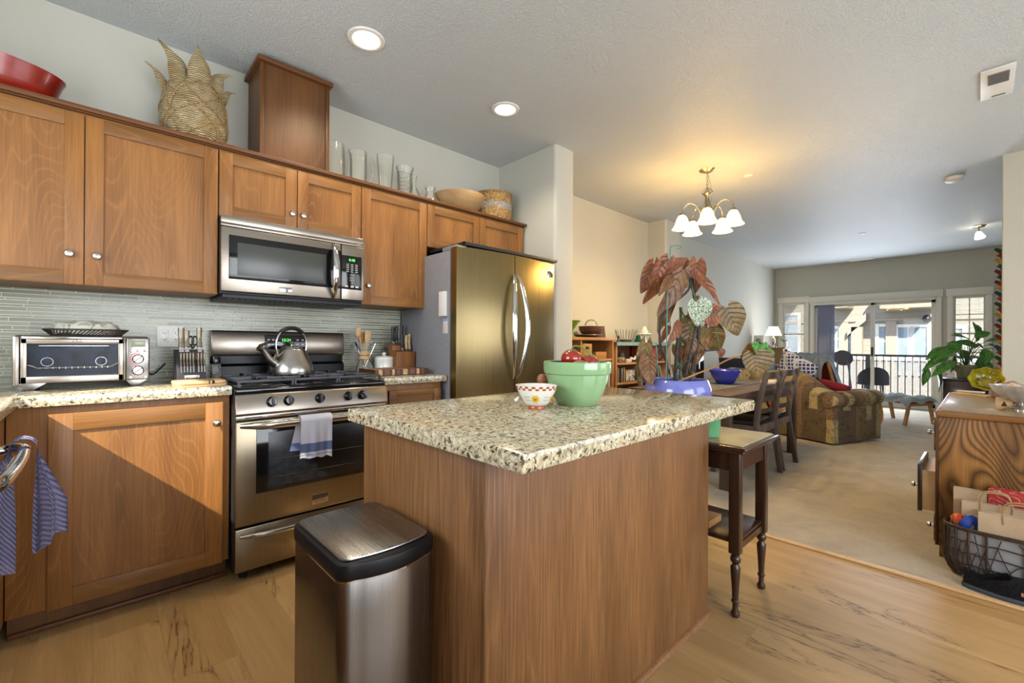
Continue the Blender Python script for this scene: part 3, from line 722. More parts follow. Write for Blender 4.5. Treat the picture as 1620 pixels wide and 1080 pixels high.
m = MB(); m.box(RX0+.001, RX1-.001, -.690, -.656, .050, .252, .006); dw = obj('warming_drawer', m, 'steel_v', t)
bowed_handle(.218, .014, 'handle', dw, out=.035)
for x in (RX0+.05, RX1-.05): m = MB(); m.cyl((x, -.62, .0), (x, -.62, .05), .018); obj('foot', m, 'rubber', t)
# towel over the oven handle
t = NT('stripe_towel'); v = t.coord(); s = t.node('ShaderNodeSeparateXYZ'); t.link(v, s.inputs[0])
zz = s.outputs[2]
band = t.math('MULTIPLY', t.math('GREATER_THAN', zz, .038), t.math('LESS_THAN', zz, .083))
b2 = t.math('MULTIPLY', t.math('GREATER_THAN', zz, .020), t.math('LESS_THAN', zz, .026))
fz = t.noise(v, 600, 2)
t.set(Base_Color=t.mix(band, t.mix(b2, '#e2e2ea', '#b4bbd6'), '#7685b0'), Roughness=.95); t.bump(fz, .5, .002); MATS['stripe_towel'] = t.m
def oven_towel(u, v):
    x = .738+.152*u; wr = .004*sin(u*11)+.003*sin(u*23+1)
    if v < .52: k = (.52-v)/.52; return Vector((x+.006*k*sin(u*3), -.765+wr*k*1.2+.012*k, .742-.192*k-.006*u*k+.004*sin(u*17)*k))
    if v > .62: k = (v-.62)/.38; return Vector((x-.035*k, -.708-.002*k, .742-.155*k-.01*u*k))
    a = (v-.52)/.10*pi; return Vector((x, -.7365-.0285*cos(a), .742+.022*sin(a)))
folded_cloth('dish_towel', oven_towel, 24, 40, 'stripe_towel', .003, 'white dish towel with a blue band hanging from the oven door handle', 'towel')

# ------------------------------------------------------------------ kettle
def kettle():
    cx, cy, z0 = .815, -.36, .9432
    K = 1.2; kb = Vector((cx, cy, z0)); KM = Matrix.Translation(kb) @ Matrix.Scale(K, 4) @ Matrix.Translation(-kb)
    t = thing('kettle', 'brushed steel tea kettle with arched handle on the gas range', 'kettle', (cx, cy, z0))
    m = MB(); m.lathe([(.082, 0), (.098, .004), (.100, .02), (.094, .045), (.080, .075), (.066, .10), (.060, .116), (.057, .120), (.001, .122)], (cx, cy, z0), 40); m.xf(KM); obj('body', m, 'steel_n', t)
    m = MB(); m.lathe([(.046, .1225), (.044, .127), (.02, .134), (.001, .135)], (cx, cy, z0), 28)
    m.lathe([(.004, .134), (.004, .142), (.012, .147), (.013, .154), (.008, .159), (.001, .160)], (cx, cy, z0), 18); m.xf(KM); obj('lid', m, 'steel_n', t)
    d = Vector((-.93, -.36, 0)).normalized()
    m = MB(); b = Vector((cx, cy, z0)); m.tube(spline([b+d*.075+Vector((0, 0, .045)), b+d*.115+Vector((0, 0, .075)), b+d*.145+Vector((0, 0, .115)), b+d*.165+Vector((0, 0, .128))], 5), [.022, .021, .02, .018, .017, .016, .015, .014, .013, .013, .012, .012, .012, .013, .014, .014], 14); m.xf(KM); sp = obj('spout', m, 'steel_n', t)
    m = MB(); m.tube([b+d*.160+Vector((0, 0, .135)), b+d*.12+Vector((0, 0, .150)), b+d*.085+Vector((0, 0, .150))], [.008, .005, .004], 8); m.xf(KM); obj('spout_lever', m, 'black_matte', sp)
    m = MB(); pts = [b+d*(.082*cos(a))+Vector((0, 0, .128+.092*max(0, sin(a))**.8)) for a in (pi*k/16 for k in range(17))]
    m.tube([b+d*.07+Vector((0, 0, .085))]+pts+[b-d*.07+Vector((0, 0, .085))], .0045, 10); m.xf(KM); h = obj('handle', m, 'chrome', t)
    m = MB(); m.tube(pts[4:13], .0095, 12); m.xf(KM); obj('handle_grip', m, 'black_matte', h)
kettle()

# ------------------------------------------------------------------ toaster oven
def toaster():
    x0, x1, yf, yb, z0, z1 = -.243, .188, -.365, -.07, .9182, 1.148
    t = thing('toaster_oven', 'stainless countertop toaster oven with glass door and side dials', 'toaster oven', (-.03, -.22, z0))
    m = MB(); m.box(x0, x1, yf+.03, yb, z0+.022, z1, .012, 3); obj('body', m, 'steel_h', t)
    m = MB(); xd = .098
    m.box(x0+.0, x0+.02, yf, yf+.0295, z0+.02, z1-.004, .005); m.box(xd, xd+.004, yf+.002, yf+.0295, z0+.03, z1-.01, .001); obj('front_frame', m, 'steel_h', t)
    dr = MB(); a, b = x0+.022, xd-.002
    for q in ((a, b, z1-.035, z1-.006), (a, b, z0+.03, z0+.058), (a, a+.018, z0+.03, z1-.006), (b-.018, b, z0+.03, z1-.006)): dr.box(q[0], q[1], yf+.002, yf+.018, q[2], q[3], .002)
    d = obj('door', dr, 'steel_h', t)
    g = MB(); g.box(a+.012, b-.012, yf+.008, yf+.012, z0+.05, z1-.03); obj('glass_pane', g, 'oven_glass', d)
    g = MB(); g.box(a+.001, b-.001, yf+.019, yf+.0294, z0+.06, z1-.036); obj('interior', g, plain('toaster_inside', '#1b2230', .7, 0, .6, 22, spec=.15), t)
    g = MB()
    for xx in (a+.075, b-.075): g.tube([(xx+.018*cos(q), yf+.0185, z0+.118+.018*sin(q)) for q in (2*pi*i/20 for i in range(20))], .0016, 6, closed=True)
    g.box(a+.05, b-.05, yf+.0182, yf+.019, z1-.045, z1-.042); obj('lamp_rings', g, 'steel_n', t)
    g = MB(); g.bar((a+.005, yf-.022, z1-.010), (b-.005, yf-.022, z1-.010), .016, .012, .004)
    for x in (a+.02, b-.02): g.bar((x, yf+.003, z1-.014), (x, yf-.02, z1-.012), .012, .008)
    obj('handle', g, 'chrome', d)
    g = MB(); pz = z0+.093
    g.tube([(a+.02, yf+.006, pz+.014), (a+.035, yf+.006, pz+.008), (a+.045, yf+.006, pz), (b-.045, yf+.006, pz), (b-.03, yf+.006, pz+.01), (b-.018, yf+.006, pz+.016)], .0022, 8)
    for k in range(12): g.cyl((a+.055+k*.019, yf+.006, pz-.004), (a+.055+k*.019, yf+.006, pz+.003), .0012, seg=6)
    obj('rack', g, 'chrome', t)
    obj('maker_name', text_mb('Breville', .015, XZ((a+b)/2+.01, z0+.044, yf+.0016)), 'key_white', d)
    lg = MB(); cxm = (a+b)/2+.005
    for q in ((-.014, 0, -.004, .012), (-.004, .012, .004, 0), (.0, .006, .008, .012), (.008, .012, .016, 0), (-.014, 0, .016, 0)): lg.bar((cxm+q[0], yf+.0015, z1-.026+q[1]), (cxm+q[2], yf+.0015, z1-.026+q[3]), .001, .0014)
    obj('heat_mark', lg, 'black_matte', d)
    m = MB(); m.box(xd+.006, x1, yf-.004, yf+.0295, z0+.03, z1-.006, .006, 3); cp = obj('control_panel', m, 'steel_bin', t)
    xc = (xd+.006+x1)/2
    m = MB(); m.box(xc-.026, xc+.026, yf-.0065, yf-.0035, z1-.048, z1-.018, .001); obj('screen', m, plain('lcd', '#7d8468', .2), cp)
    for z, r in ((z1-.104, .022), (z1-.157, .0225)):
        m = MB(); m.lathe([(r, 0), (r, .006), (r-.004, .012), (r-.006, .014), (.001, .0142)], (xc, yf-.0035, z), 28, mat=Matrix.Rotation(pi/2, 3, 'X')); dl = obj('dial', m, 'chrome', cp)
        m = MB(); m.box(xc-.003, xc+.003, yf-.024, yf-.016, z-r+.006, z+r-.006, .002, rot=Matrix.Rotation(.9, 3, 'Y')); obj('dial_grip', m, 'steel_bin', dl)
        if r == .022:
            m = MB(); m.tube([(xc+(r+.006)*cos(a), yf-.0045, z+(r+.006)*sin(a)) for a in (1.2+k*.22 for k in range(17))], .0016, 6); obj('dial_ring', m, 'red_mark', dl)
    for x, z in ((xc-.025, z1-.066), (xc, z1-.066), (xc+.026, z1-.066), (xc-.026, z1-.188), (xc+.026, z1-.188)):
        m = MB(); m.lathe([(.006, 0), (.006, .003), (.001, .004)], (x, yf-.0035, z), 14, mat=Matrix.Rotation(pi/2, 3, 'X')); obj('push_button', m, 'chrome', cp)
    for a0, a1 in ((x0+.002, x0+.10), (x1-.085, x1-.002)):
        m = MB(); m.prism([(a0, z0+.0315), (a0+.02, z0+.0005), (a1-.04, z0+.0005), (a1, z0+.0315)], yf+.012, yf+.06, 'Y', .002); obj('foot', m, 'steel_bin', t)
    for x in (x0+.05, x1-.05): m = MB(); m.cyl((x, yb-.04, z0), (x, yb-.04, z0+.03), .012); obj('foot', m, 'rubber', t)
    m = MB(); m.tube(spline([(x1-.005, -.12, z0+.07), (x1+.03, -.09, z0+.035), (x1+.07, -.06, z0+.07), (x1+.088, -.04, z0+.09)], 6), .004, 8); obj('cord', m, 'black_matte', t)
toaster()
# basket tray with cloth on the toaster oven
t = thing('wicker_tray', 'shallow dark oval wicker tray on top of the toaster oven', 'tray', (-.025, -.23, 1.1485))
m = MB(); cx, cy, z = -.025, -.25, 1.1487
m.lathe([(.001, 0), (.115, 0), (.117, .003), (.001, .004)], (cx, cy, z), 40, squash=.7)
for k in range(60):
    a = 2*pi*k/60; b = a+.2
    m.cyl((cx+.116*cos(a), cy+.116*.7*sin(a), z+.002), (cx+.140*cos(b), cy+.140*.7*sin(b), z+.026), .0022, seg=5)
m.tube([(cx+.141*cos(a), cy+.141*.7*sin(a), z+.027) for a in (2*pi*k/40 for k in range(40))], .0035, 6, closed=True)
obj('body', m, plain('dark_wicker', '#2f2823', .6, var=.2, scale=80), t)
t = NT('leaf_print'); v = t.coord(); f = t.noise(v, 26, 3, .5, 1.5)
t.set(Base_Color=t.ramp(f, [(.56, '#e2e0d3'), (.60, '#71805a'), (.66, '#dad9c8')]), Roughness=.9); MATS['leaf_print'] = t.m
def tcloth(u, v):
    r = .135*sqrt(max(u, .0001)) if False else .132*u; a = 2*pi*v
    dz = -.028*max(0, (u-.8)/.2); r = min(r, .124)
    return Vector((cx+(r-.010*max(0, (u-.8)/.2))*cos(a), cy+(r-.010*max(0, (u-.8)/.2))*.68*sin(a), dz+1.1835+.026*(1-u**4)+.016*sin(a*5+u*7)*u*(1.2-u)+.006*sin(a*3+u*14)))
folded_cloth('printed_cloth', tcloth, 10, 48, 'leaf_print', .003, 'white cloth with green leaf print folded in the wicker tray', 'cloth')

# ------------------------------------------------------------------ refrigerator
def fridge():
    x0, x1 = 1.690, 2.635; xm = 2.166; yb, yf = -.03, -.66; z1 = 1.735
    t = thing('refrigerator', 'stainless french-door refrigerator with grey sides and two bowed handles', 'refrigerator', ((x0+x1)/2, -.35, 0))
    m = MB(); m.box(x0, x1, yf, yb, .03, z1, .004); obj('body', m, 'fridge_side', t)
    m = MB(); m.box(x0+.012, x1-.012, yf-.014, yf-.0005, .06, z1-.008); obj('gasket', m, plain('gasket', '#4a4a4e', .6), t)
    def door(a, b, z0, z1, hx=None, side=0, name='door'):
        m = MB(); n = 14; y = lambda x: -.735-.045*(1-((x-(x0+x1)/2)/((x1-x0)/2))**2)
        pts = [(a, -.675)]+[(a+(b-a)*k/n, y(a+(b-a)*k/n)) for k in range(n+1)]+[(b, -.675)]
        m.prism(pts, z0, z1, 'Z', .004); m.recalc = True; d = obj(name, m, 'steel_fridge', t, ang=50)
        if hx is not None:
            m = MB(); pp = []; rr = []
            for k in range(21):
                q = k/20; s = sin(pi*q); pp.append((hx+side*.046*s, y(hx)-.006-.062*s**.65, .880+(1.612-.880)*q)); rr.append(.006+.009*s**.6)
            m.tube(pp, rr, 12, sx=1.3, up=(0, -1, 0)); obj('handle', m, 'chrome', d)
        return d
    door(x0, xm-.003, .66, 1.752, xm-.018, -1); d2 = door(xm+.003, x1, .66, 1.752, xm+.018, 1)
    f = door(x0, x1, .06, .652, name='freezer_drawer')
    m = MB(); m.tube([(x0+.1, -.74, .60), (x0+.12, -.80, .60), (x1-.12, -.80, .60), (x1-.1, -.74, .60)], .012, 10); obj('handle', m, 'chrome', f)
    yy = -.735-.045*(1-((2.575-(x0+x1)/2)/((x1-x0)/2))**2)-.008
    badge(d2, 2.545, 2.60, 1.640, 1.690, yy, ['FRIGIDAIRE', 'GALLERY'])
    for x in (x0+.05, x1-.05): m = MB(); m.box(x-.045, x+.045, -.72, -.56, 1.7355, 1.768, .01); obj('hinge_cover', m, 'fridge_side', t)
    m = MB(); m.box(x0+.03, x1-.03, -.62, -.05, 0, .03); obj('base', m, 'black_matte', t)
fridge()
m = MB(); m.box(1.745, 2.665, -.74, -.15, 1.7685, 1.773, .001)
for q in ((1.745, 1.76, -.74, -.15), (2.65, 2.665, -.74, -.15), (1.745, 2.665, -.74, -.725), (1.745, 2.665, -.165, -.15)): m.box(*q, 1.773, 1.789, .002)
o = single('serving_tray', m, 'black_matte', 'wide flat black tray lying on top of the refrigerator', 'tray')
m = MB(); m.grid(lambda u, v: Vector((1.70+.24*u, -.50+.33*v, 1.7375+.026*sin(pi*u)*sin(pi*v)+.006*sin(17*u+9*v))), 14, 14, .004)
single('plastic_wrap', m, 'black_gloss', 'crumpled black plastic on top of the refrigerator, under the black tray', 'plastic wrap')
# papers on the refrigerator side
def side_card(name, y0, y1, z0, z1, th, mats, label, cat):
    m = MB(); m.box(1.6895-th, 1.6895, y0, y1, z0, z1, .001); return single(name, m, mats, label, cat)
import_pts = None
a = side_card('magnet_clip', -.632, -.560, 1.305, 1.468, .018, 'white_plastic', 'white plastic holder stuck on the grey side of the refrigerator', 'magnet')
a = side_card('magnet_card', -.642, -.588, 1.190, 1.285, .002, 'paper', 'small white card below the plastic holder on the refrigerator side', 'card')
m = MB(); m.box(-.0025, -.002, -.026, .026, .080, .094); obj('header', m, plain('card_blue', '#7fa4cf', .6), a, local=True)
m = MB()
for k in range(5): m.box(-.0025, -.002, -.022, .022, .066-k*.013, .067-k*.013)
obj('ruled_lines', m, plain('card_grey', '#9aa0ad', .6), a, local=True)
ZC = .9182                         # left counter top
# ------------------------------------------------------------------ wall outlet
def outlet(x, z, label):
    t = thing('wall_outlet', label, 'outlet', (x, -.012, z))
    m = MB(); m.box(x-.058, x+.058, -.0175, -.0115, z-.058, z+.058, .002); pl = obj('plate', m, 'white_plastic', t)
    for dx in (-.025, .027):
        m = MB(); m.box(x+dx-.017, x+dx+.017, -.0195, -.0175, z-.034, z+.034, .001); r = obj('socket', m, 'white_ceramic', t)
        h = MB()
        for dz in (-.02, .013):
            for ex in (-.006, .006): h.box(x+dx+ex-.0015, x+dx+ex+.0015, -.0200, -.0194, z+dz, z+dz+.008)
            h.box(x+dx-.002, x+dx+.002, -.0200, -.0194, z+dz-.006, z+dz-.002)
        obj('slots', h, 'black_matte', r)
outlet(.300, 1.155, 'white double wall outlet on the tiled backsplash behind the black knife block')

# ------------------------------------------------------------------ black knife block and its knives
def tilted_handle(name, base, d, L, w, th, mats, label, cat, group=None, bolster=True, shape='kn'):
    """a knife standing in a block: handle (own mesh), bolster and blade stub"""
    t = thing(name, label, cat, base, 0, group); b = Vector(base); d = Vector(d).normalized(); side = Vector((1, 0, 0))
    m = MB(); m.bar(b-d*.03, b, w*.8, .002, up=(0, 1, 0)); obj('blade', m, 'steel_bin', t)
    n = d.cross(side).normalized(); m = MB(); pts = []; rr = []
    for k in range(9):
        q = k/8; pts.append(b+d*(.0035+L*q)+n*(.006*sin(q*pi))); rr.append(w*.5*(.85+.25*abs(cos(q*pi*1.2))))
    m.tube(pts, rr, 10, sx=th/w, up=side); obj('handle', m, mats, t)
    if bolster: m = MB(); m.tube([b+d*(.0), b+d*.0034], [w*.46, w*.46], 10, sx=th/w, up=side); obj('bolster', m, 'steel_bin', t)
    return t
def black_block():
    cx, cy = .345, -.36; x0, x1 = cx-.060, cx+.058
    t = thing('knife_block', 'black knife block with a metal name plate, beside the cutting boards', 'knife block', (cx, cy, ZC))
    m = MB(); m.prism([(cy-.055, ZC+.0005), (cy-.055, ZC+.075), (cy-.03, ZC+.12), (cy+.02, ZC+.168), (cy+.075, ZC+.168), (cy+.075, ZC+.0005)], x0, x1, 'X', .003); obj('body', m, 'black_matte', t)
    m = MB(); m.box(cx-.030, cx+.030, cy-.0580, cy-.0552, ZC+.022, ZC+.045, .001); p = obj('name_plate', m, 'nickel', t)
    m = MB(); m.box(cx-.024, cx+.024, cy-.0588, cy-.0579, ZC+.028, ZC+.039, .0005); obj('plate_face', m, 'steel_h', p)
    for i in range(8):               # steak knives in the lower row
        x = x0+.017+i*.0122+(0.008 if i > 4 else 0)
        tilted_handle('steak_knife', (x, cy-.0585, ZC+.088), (0, .22, 1), .062, .0085, .011, 'pale_grip', 'slim steel-handled steak knife in the lower row of the black knife block', 'knife', 'steak knives in the black block')
    for x, L, w, mt, lb in ((cx-.034, .098, .024, 'pale_grip', 'large steel-handled knife at the left of the black knife block'), (cx-.012, .085, .022, 'pale_grip', 'second large steel-handled knife in the black knife block, right of the leftmost one'),
                        (cx+.040, .100, .022, 'pale_grip', 'large steel-handled knife at the right of the black knife block')):
        tilted_handle('chef_knife', (x, cy+.012, ZC+.176), (0, .18, 1), L, w, .018, mt, lb, 'knife', None)
    t = thing('kitchen_shears', 'black-handled kitchen shears in the middle of the black knife block', 'scissors', (cx+.014, cy+.03, ZC+.169))
    for s in (-1, 1):
        m = MB(); m.tube([(cx+.014+s*.009+.011*cos(a), cy+.034, ZC+.212+.022*sin(a)) for a in (2*pi*k/16 for k in range(16))], .0045, 8, closed=True); m.cyl((cx+.014, cy+.034, ZC+.1705), (cx+.014+s*.008, cy+.034, ZC+.191), .004, seg=8); obj('grip', m, 'black_matte', t)
t_ = plain('pale_grip', '#857c6c', .35, .6, .15, 60)
black_block()
def jar_mill():
    x, y = .452, -.345
    t = thing('pepper_mill', 'square glass mill with black cap beside the black knife block', 'pepper mill', (x, y, ZC))
    m = MB(); m.box(x-.022, x+.022, y-.022, y+.022, ZC+.0005, ZC+.095, .006, 3); obj('glass_jar', m, 'clear_glass', t)
    m = MB(); m.box(x-.018, x+.018, y-.018, y+.018, ZC+.004, ZC+.055, .004); obj('peppercorns', m, plain('peppercorn', '#3c342c', .8, 0, .5, 160), t)
    m = MB(); m.lathe([(.023, .0955), (.024, .10), (.022, .128), (.020, .132), (.001, .133)], (x, y, ZC), 24); obj('cap', m, 'black_gloss', t)
jar_mill()
def rounded_board(name, x0, x1, y0, y1, z0, z1, r, mats, label, cat='cutting board', stripes=None):
    t = thing(name, label, cat, ((x0+x1)/2, (y0+y1)/2, z0))
    m = MB(); m.prism(rrect(x0, x1, y0, y1, r, 6), z0, z1, 'Z', .003); b = obj('board', m, mats, t)
    if stripes:
        for i, (a, c, mt) in enumerate(stripes):
            m = MB(); m.box(a, c, y0+.0, y1-.0, z0+.0006, z1+.0004) ; obj('inlay', m, mt, b)
    return t
plain('walnut_strip', '#4c2f20', .5, 0, .15, 60)
rounded_board('cutting_board', .262, .462, -.595, -.45, ZC+.0003, ZC+.012, .03, 'light_wood', 'pale wooden cutting board lying on the counter, lower of two left of the range')
rounded_board('cutting_board', .258, .458, -.60, -.445, ZC+.0126, ZC+.026, .035, 'light_wood', 'pale wooden cutting board with dark inlaid stripes, upper of two left of the range', stripes=[(.385, .390, 'walnut_strip'), (.398, .408, 'walnut_strip')])
def striped_board():
    x0, x1, y0, y1, z0, z1 = 1.252, 1.63, -.50, -.27, ZC+.004, ZC+.040
    t = thing('cutting_board', 'thick end-grain cutting board in dark and light stripes right of the range', 'cutting board', ((x0+x1)/2, (y0+y1)/2, z0))
    m = MB(); r = random.Random(5); x = x0; k = 0
    while x < x1-.001:
        w = min(r.choice([.016, .02, .024, .032]), x1-x); m.mi = (0, 1, 0, 2)[k % 4]; k += 1
        m.box(x, x+w, y0, y1, z0, z1); x += w
    obj('board', m, ['walnut_strip', plain('maple_strip', '#c39a66', .5, 0, .12, 60), plain('cherry_strip', '#74432c', .5, 0, .15, 60)], t)
    for x in (x0+.03, x1-.03):
        for y in (y0+.03, y1-.03): m = MB(); m.cyl((x, y, ZC+.0002), (x, y, z0), .008); obj('foot', m, 'rubber', t)
striped_board()
# glass coffee maker used as utensil holder
def carafe():
    cx, cy = 1.335, -.17
    t = thing('glass_carafe', 'hourglass glass carafe with wooden collar, full of kitchen utensils', 'carafe', (cx, cy, ZC))
    m = MB(); P = [(.060, 0), (.066, .01), (.058, .045), (.038, .085), (.026, .112), (.026, .13), (.040, .165), (.058, .205)]
    m.shell(P, (cx, cy, ZC+.0003), 36, .003); obj('glass_body', m, 'clear_glass', t)
    m = MB(); m.lathe([(.0275, .098), (.040, .098), (.033, .122), (.040, .148), (.0275, .148), (.0275, .098)], (cx, cy, ZC), 32); obj('wooden_collar', m, 'light_wood', t)
    m = MB(); m.tube([(cx+.041*cos(a), cy+.041*sin(a), ZC+.122) for a in (2*pi*k/20 for k in range(20))], .002, 6, closed=True); m.ball((cx+.046, cy-.012, ZC+.118), .007, 10); obj('leather_tie', m, plain('leather', '#7b4a2a', .6), t)
    U = [('wooden_spoon', -.035, .02, .30, 'light_wood', 'sp', 'wooden spoon standing leftmost in the glass carafe', 'spoon'),
         ('wooden_spatula', .018, -.012, .285, 'light_wood', 'fl', 'flat wooden spatula with scorched blade in the glass carafe', 'spatula'),
         ('wooden_fork', -.008, .022, .275, 'pine_v', 'fl', 'slim wooden turner behind the spatula in the glass carafe', 'spatula'),
         ('metal_whisk', .055, .01, .215, 'chrome', 'rod', 'steel whisk handle leaning right in the glass carafe', 'whisk'),
         ('metal_ladle', -.062, -.01, .215, 'chrome', 'rod', 'steel ladle handle leaning left in the glass carafe', 'ladle'),
         ('metal_tongs', .072, -.018, .20, 'chrome', 'rod', 'steel tongs leaning far right in the glass carafe', 'tongs'),
         ('plastic_spatula', -.05, .03, .21, 'black_matte', 'rod', 'black plastic spatula leaning left in the glass carafe', 'spatula')]
    for i, (nm, dx, dy, L, mt, sh, lb, cat) in enumerate(U):
        a = i*.9; b = Vector((cx+.010*cos(a), cy+.010*sin(a), ZC+.035)); e = Vector((cx+dx, cy+dy, ZC+L)); d = (e-b).normalized()
        m = MB()
        if sh == 'sp':
            m.tube([b, b+(e-b)*.8], [.004, .005], 8); m.ball(e-d*.02, .035, 16, (.55, .2, 1), Matrix.Rotation(.1, 3, 'Y'))
        elif sh == 'fl':
            m.tube([b, b+(e-b)*.7], [.004, .005], 8); q = b+(e-b)*.68
            m.prism([(q.x-.008, q.z), (q.x+.008, q.z), (e.x+.022, e.z-.05), (e.x+.024, e.z), (e.x-.018, e.z+.006), (e.x-.022, e.z-.05)], e.y-.003, e.y+.003, 'Y', .001)
        else:
            m.tube([b, b+(e-b)*.6, e], [.003, .004, .0055], 8, sx=.6 if nm == 'metal_tongs' else 1)
            m.mi = 0; m.tube([e-d*.01+Vector((.005, 0, 0)), e+d*.004, e-d*.01-Vector((.005, 0, 0))], .0025, 6)
        single(nm, m, mt, lb, cat, 'utensils in the glass carafe', loc=b)
carafe()
def crock():
    cx, cy = 1.485, -.16
    t = thing('lidded_canister', 'small white lidded ceramic canister behind the striped cutting board', 'canister', (cx, cy, ZC))
    m = MB(); m.lathe([(.060, 0), (.064, .006), (.064, .02), (.0655, .023), (.064, .026), (.066, .09), (.068, .096), (.066, .102), (.055, .1022)], (cx, cy, ZC+.0003), 40); obj('body', m, 'white_ceramic', t)
    m = MB(); m.lathe([(.064, .1026), (.064, .108), (.045, .116), (.012, .119), (.009, .124), (.015, .131), (.016, .136), (.010, .141), (.001, .142)], (cx, cy, ZC), 40); obj('lid', m, 'white_ceramic', t)
crock()
plain('teal_dish', '#4f8c88', .4)
def wood_block():
    cx, cy = 1.603, -.185; y0 = cy-.065
    t = thing('knife_block', 'brown wooden knife block against the side of the refrigerator', 'knife block', (cx, cy, ZC))
    x0, x1 = cx-.075, cx+.072
    m = MB(); m.prism([(cy-.07, ZC+.0003), (cy-.075, ZC+.145), (cy-.02, ZC+.155), (cy-.02, ZC+.0003)], x0, x1, 'X', .003)
    m.mi = 0; m.prism([(cy-.0195, ZC+.0003), (cy-.0195, ZC+.19), (cy+.055, ZC+.205), (cy+.055, ZC+.0003)], x0-.0, x1-.0, 'X', .003)
    obj('body', m, wood('block_wood', '#8a5a2e', '#623a1c', 'Z', 1.5, .4, 14, True, .3, .5), t)
    K = [(-.055, .0, .105, 'black_matte', 'leftmost black-handled knife in the wooden knife block', .026), (-.020, .012, .115, 'black_matte', 'tallest black-handled knife in the wooden knife block', .024), (.022, .014, .12, 'black_matte', 'black-handled knife with a round butt at the back right of the wooden knife block', .026),
         (-.005, -.042, .095, 'black_matte', 'black-handled knife in the front row of the wooden knife block', .022), (.028, -.042, .095, 'riveted', 'pale wood handled knife, left of two in the wooden knife block', .021), (.055, -.036, .105, 'riveted', 'pale wood handled knife, right of two in the wooden knife block', .021)]
    for dx, dy, L, mt, lb, w in K:
        zb = ZC+(.165 if dy < 0 else .214); tilted_handle('kitchen_knife', (cx+dx, cy+dy+.01, zb), (.05, .12, 1), L, w, .017, mt, lb, 'knife')
plain('riveted', '#b79a6c', .5, 0, .2, 60)
wood_block()

# ------------------------------------------------------------------ things on top of the wall cabinets
ZT = 2.1503
t = NT('red_lacquer'); v = t.coord(); t.set(Base_Color=t.ramp(t.noise(v, 14, 3), [(.3, '#6d150c'), (.7, '#8c2012')]), Roughness=.25, Coat_Weight=.2); MATS['red_lacquer'] = t.m
m = MB(); m.shell([(.21, 0), (.24, .012), (.272, .06), (.29, .115), (.30, .135)], (-.400, -.195, ZT), 48, .008, squash=.56); single('serving_bowl', m, 'red_lacquer', 'big red oval serving bowl on the wall cabinets at the far left', 'bowl')
def pineapple():
    cx, cy = .378, -.19; RX, RY, H = .150, .13, .345
    t = thing('pineapple_basket', 'woven pineapple-shaped basket with curled leaves on the wall cabinets', 'basket', (cx, cy, ZT))
    n = NT('woven_fibre'); v = n.coord(scale=(1, 1, 1)); w = n.node('ShaderNodeTexWave', bands_direction='Z'); w.inputs['Scale'].default_value = 32; w.inputs['Distortion'].default_value = 5; w.inputs['Detail'].default_value = 3; n.link(v, w.inputs[0])
    f = n.noise(n.coord(scale=(40, 40, 160)), 1, 3); g = n.noise(v, 9, 2)
    n.set(Base_Color=n.mix(.8, n.ramp(g, [(.3, '#bda373'), (.5, '#d2bd92'), (.7, '#b3935c')]), n.ramp(n.math('MULTIPLY', w.outputs[1], f), [(.08, .22), (.4, 1.0)]), 'MULTIPLY'), Roughness=.85); n.bump(w.outputs[1], .9, .008); MATS['woven_fibre'] = n.m
    plain('twine', '#9a7c4c', .85, 0, .25, 90)
    def R(z): q = z/H; return max(0.02, sin(pi*(.16+.74*q))**.62)*(1+.04*sin(q*9))
    m = MB(); prof = [(.5*RX*.0+.001, 0)]+[(RX*R(H*k/20)*(1 if k else .85), H*k/20) for k in range(21)]+[(.06, H-.01), (.001, H-.012)]
    m.lathe(prof, (cx, cy, ZT), 44, squash=RY/RX, wav=lambda a, z: 1+.012*cos(12*a)); obj('body', m, 'woven_fibre', t)
    m = MB()
    for s in (1, -1):
        for k in range(9):
            pts = []
            for i in range(26):
                z = H*(.04+.92*i/25); a = 2*pi*k/9+s*i*.085+.25*sin(k*3.1+i*.25); r = RX*R(z)*1.012+.003
                pts.append((cx+r*cos(a), cy+r*RY/RX*sin(a), ZT+z))
            m.tube(pts, .0028, 5)
    obj('twine_lattice', m, 'twine', t)
    def leaf(root, pts, w, tilt=0):
        m = MB(); P = spline(pts, 6); n = len(P); pr = []
        rr = [w*(1-(k/(n-1))**1.6)*(.75+.5*sin(pi*min(1, k/(n-1)*1.3)))+.003 for k in range(n)]
        m.tube(P, rr, 12, sx=.38, up=(cos(tilt), sin(tilt), 0)); obj('leaf', m, 'woven_fibre', t)
    T = ZT+H-.035
    leaf(0, [(cx-.075, cy-.03, T-.01), (cx-.078, cy-.03, T+.08), (cx-.110, cy-.03, T+.13), (cx-.158, cy-.035, T+.180)], .036)
    leaf(0, [(cx+.005, cy-.06, T-.01), (cx+.012, cy-.065, T+.08), (cx+.006, cy-.062, T+.15), (cx+.004, cy-.06, T+.205)], .046)
    leaf(0, [(cx+.085, cy-.02, T-.03), (cx+.090, cy-.02, T+.05), (cx+.115, cy-.02, T+.105), (cx+.172, cy-.02, T+.135)], .034)
    leaf(0, [(cx-.10, cy+.04, T-.05), (cx-.135, cy+.04, T+.01), (cx-.16, cy+.045, T+.055), (cx-.20, cy+.05, T+.085)], .018)
    leaf(0, [(cx+.03, cy+.07, T-.02), (cx+.04, cy+.08, T+.06), (cx+.06, cy+.09, T+.10), (cx+.09, cy+.10, T+.13)], .03)
    leaf(0, [(cx+.12, cy+.03, T-.05), (cx+.14, cy+.03, T+.02), (cx+.16, cy+.03, T+.055), (cx+.19, cy+.03, T+.065)], .016)
pineapple()
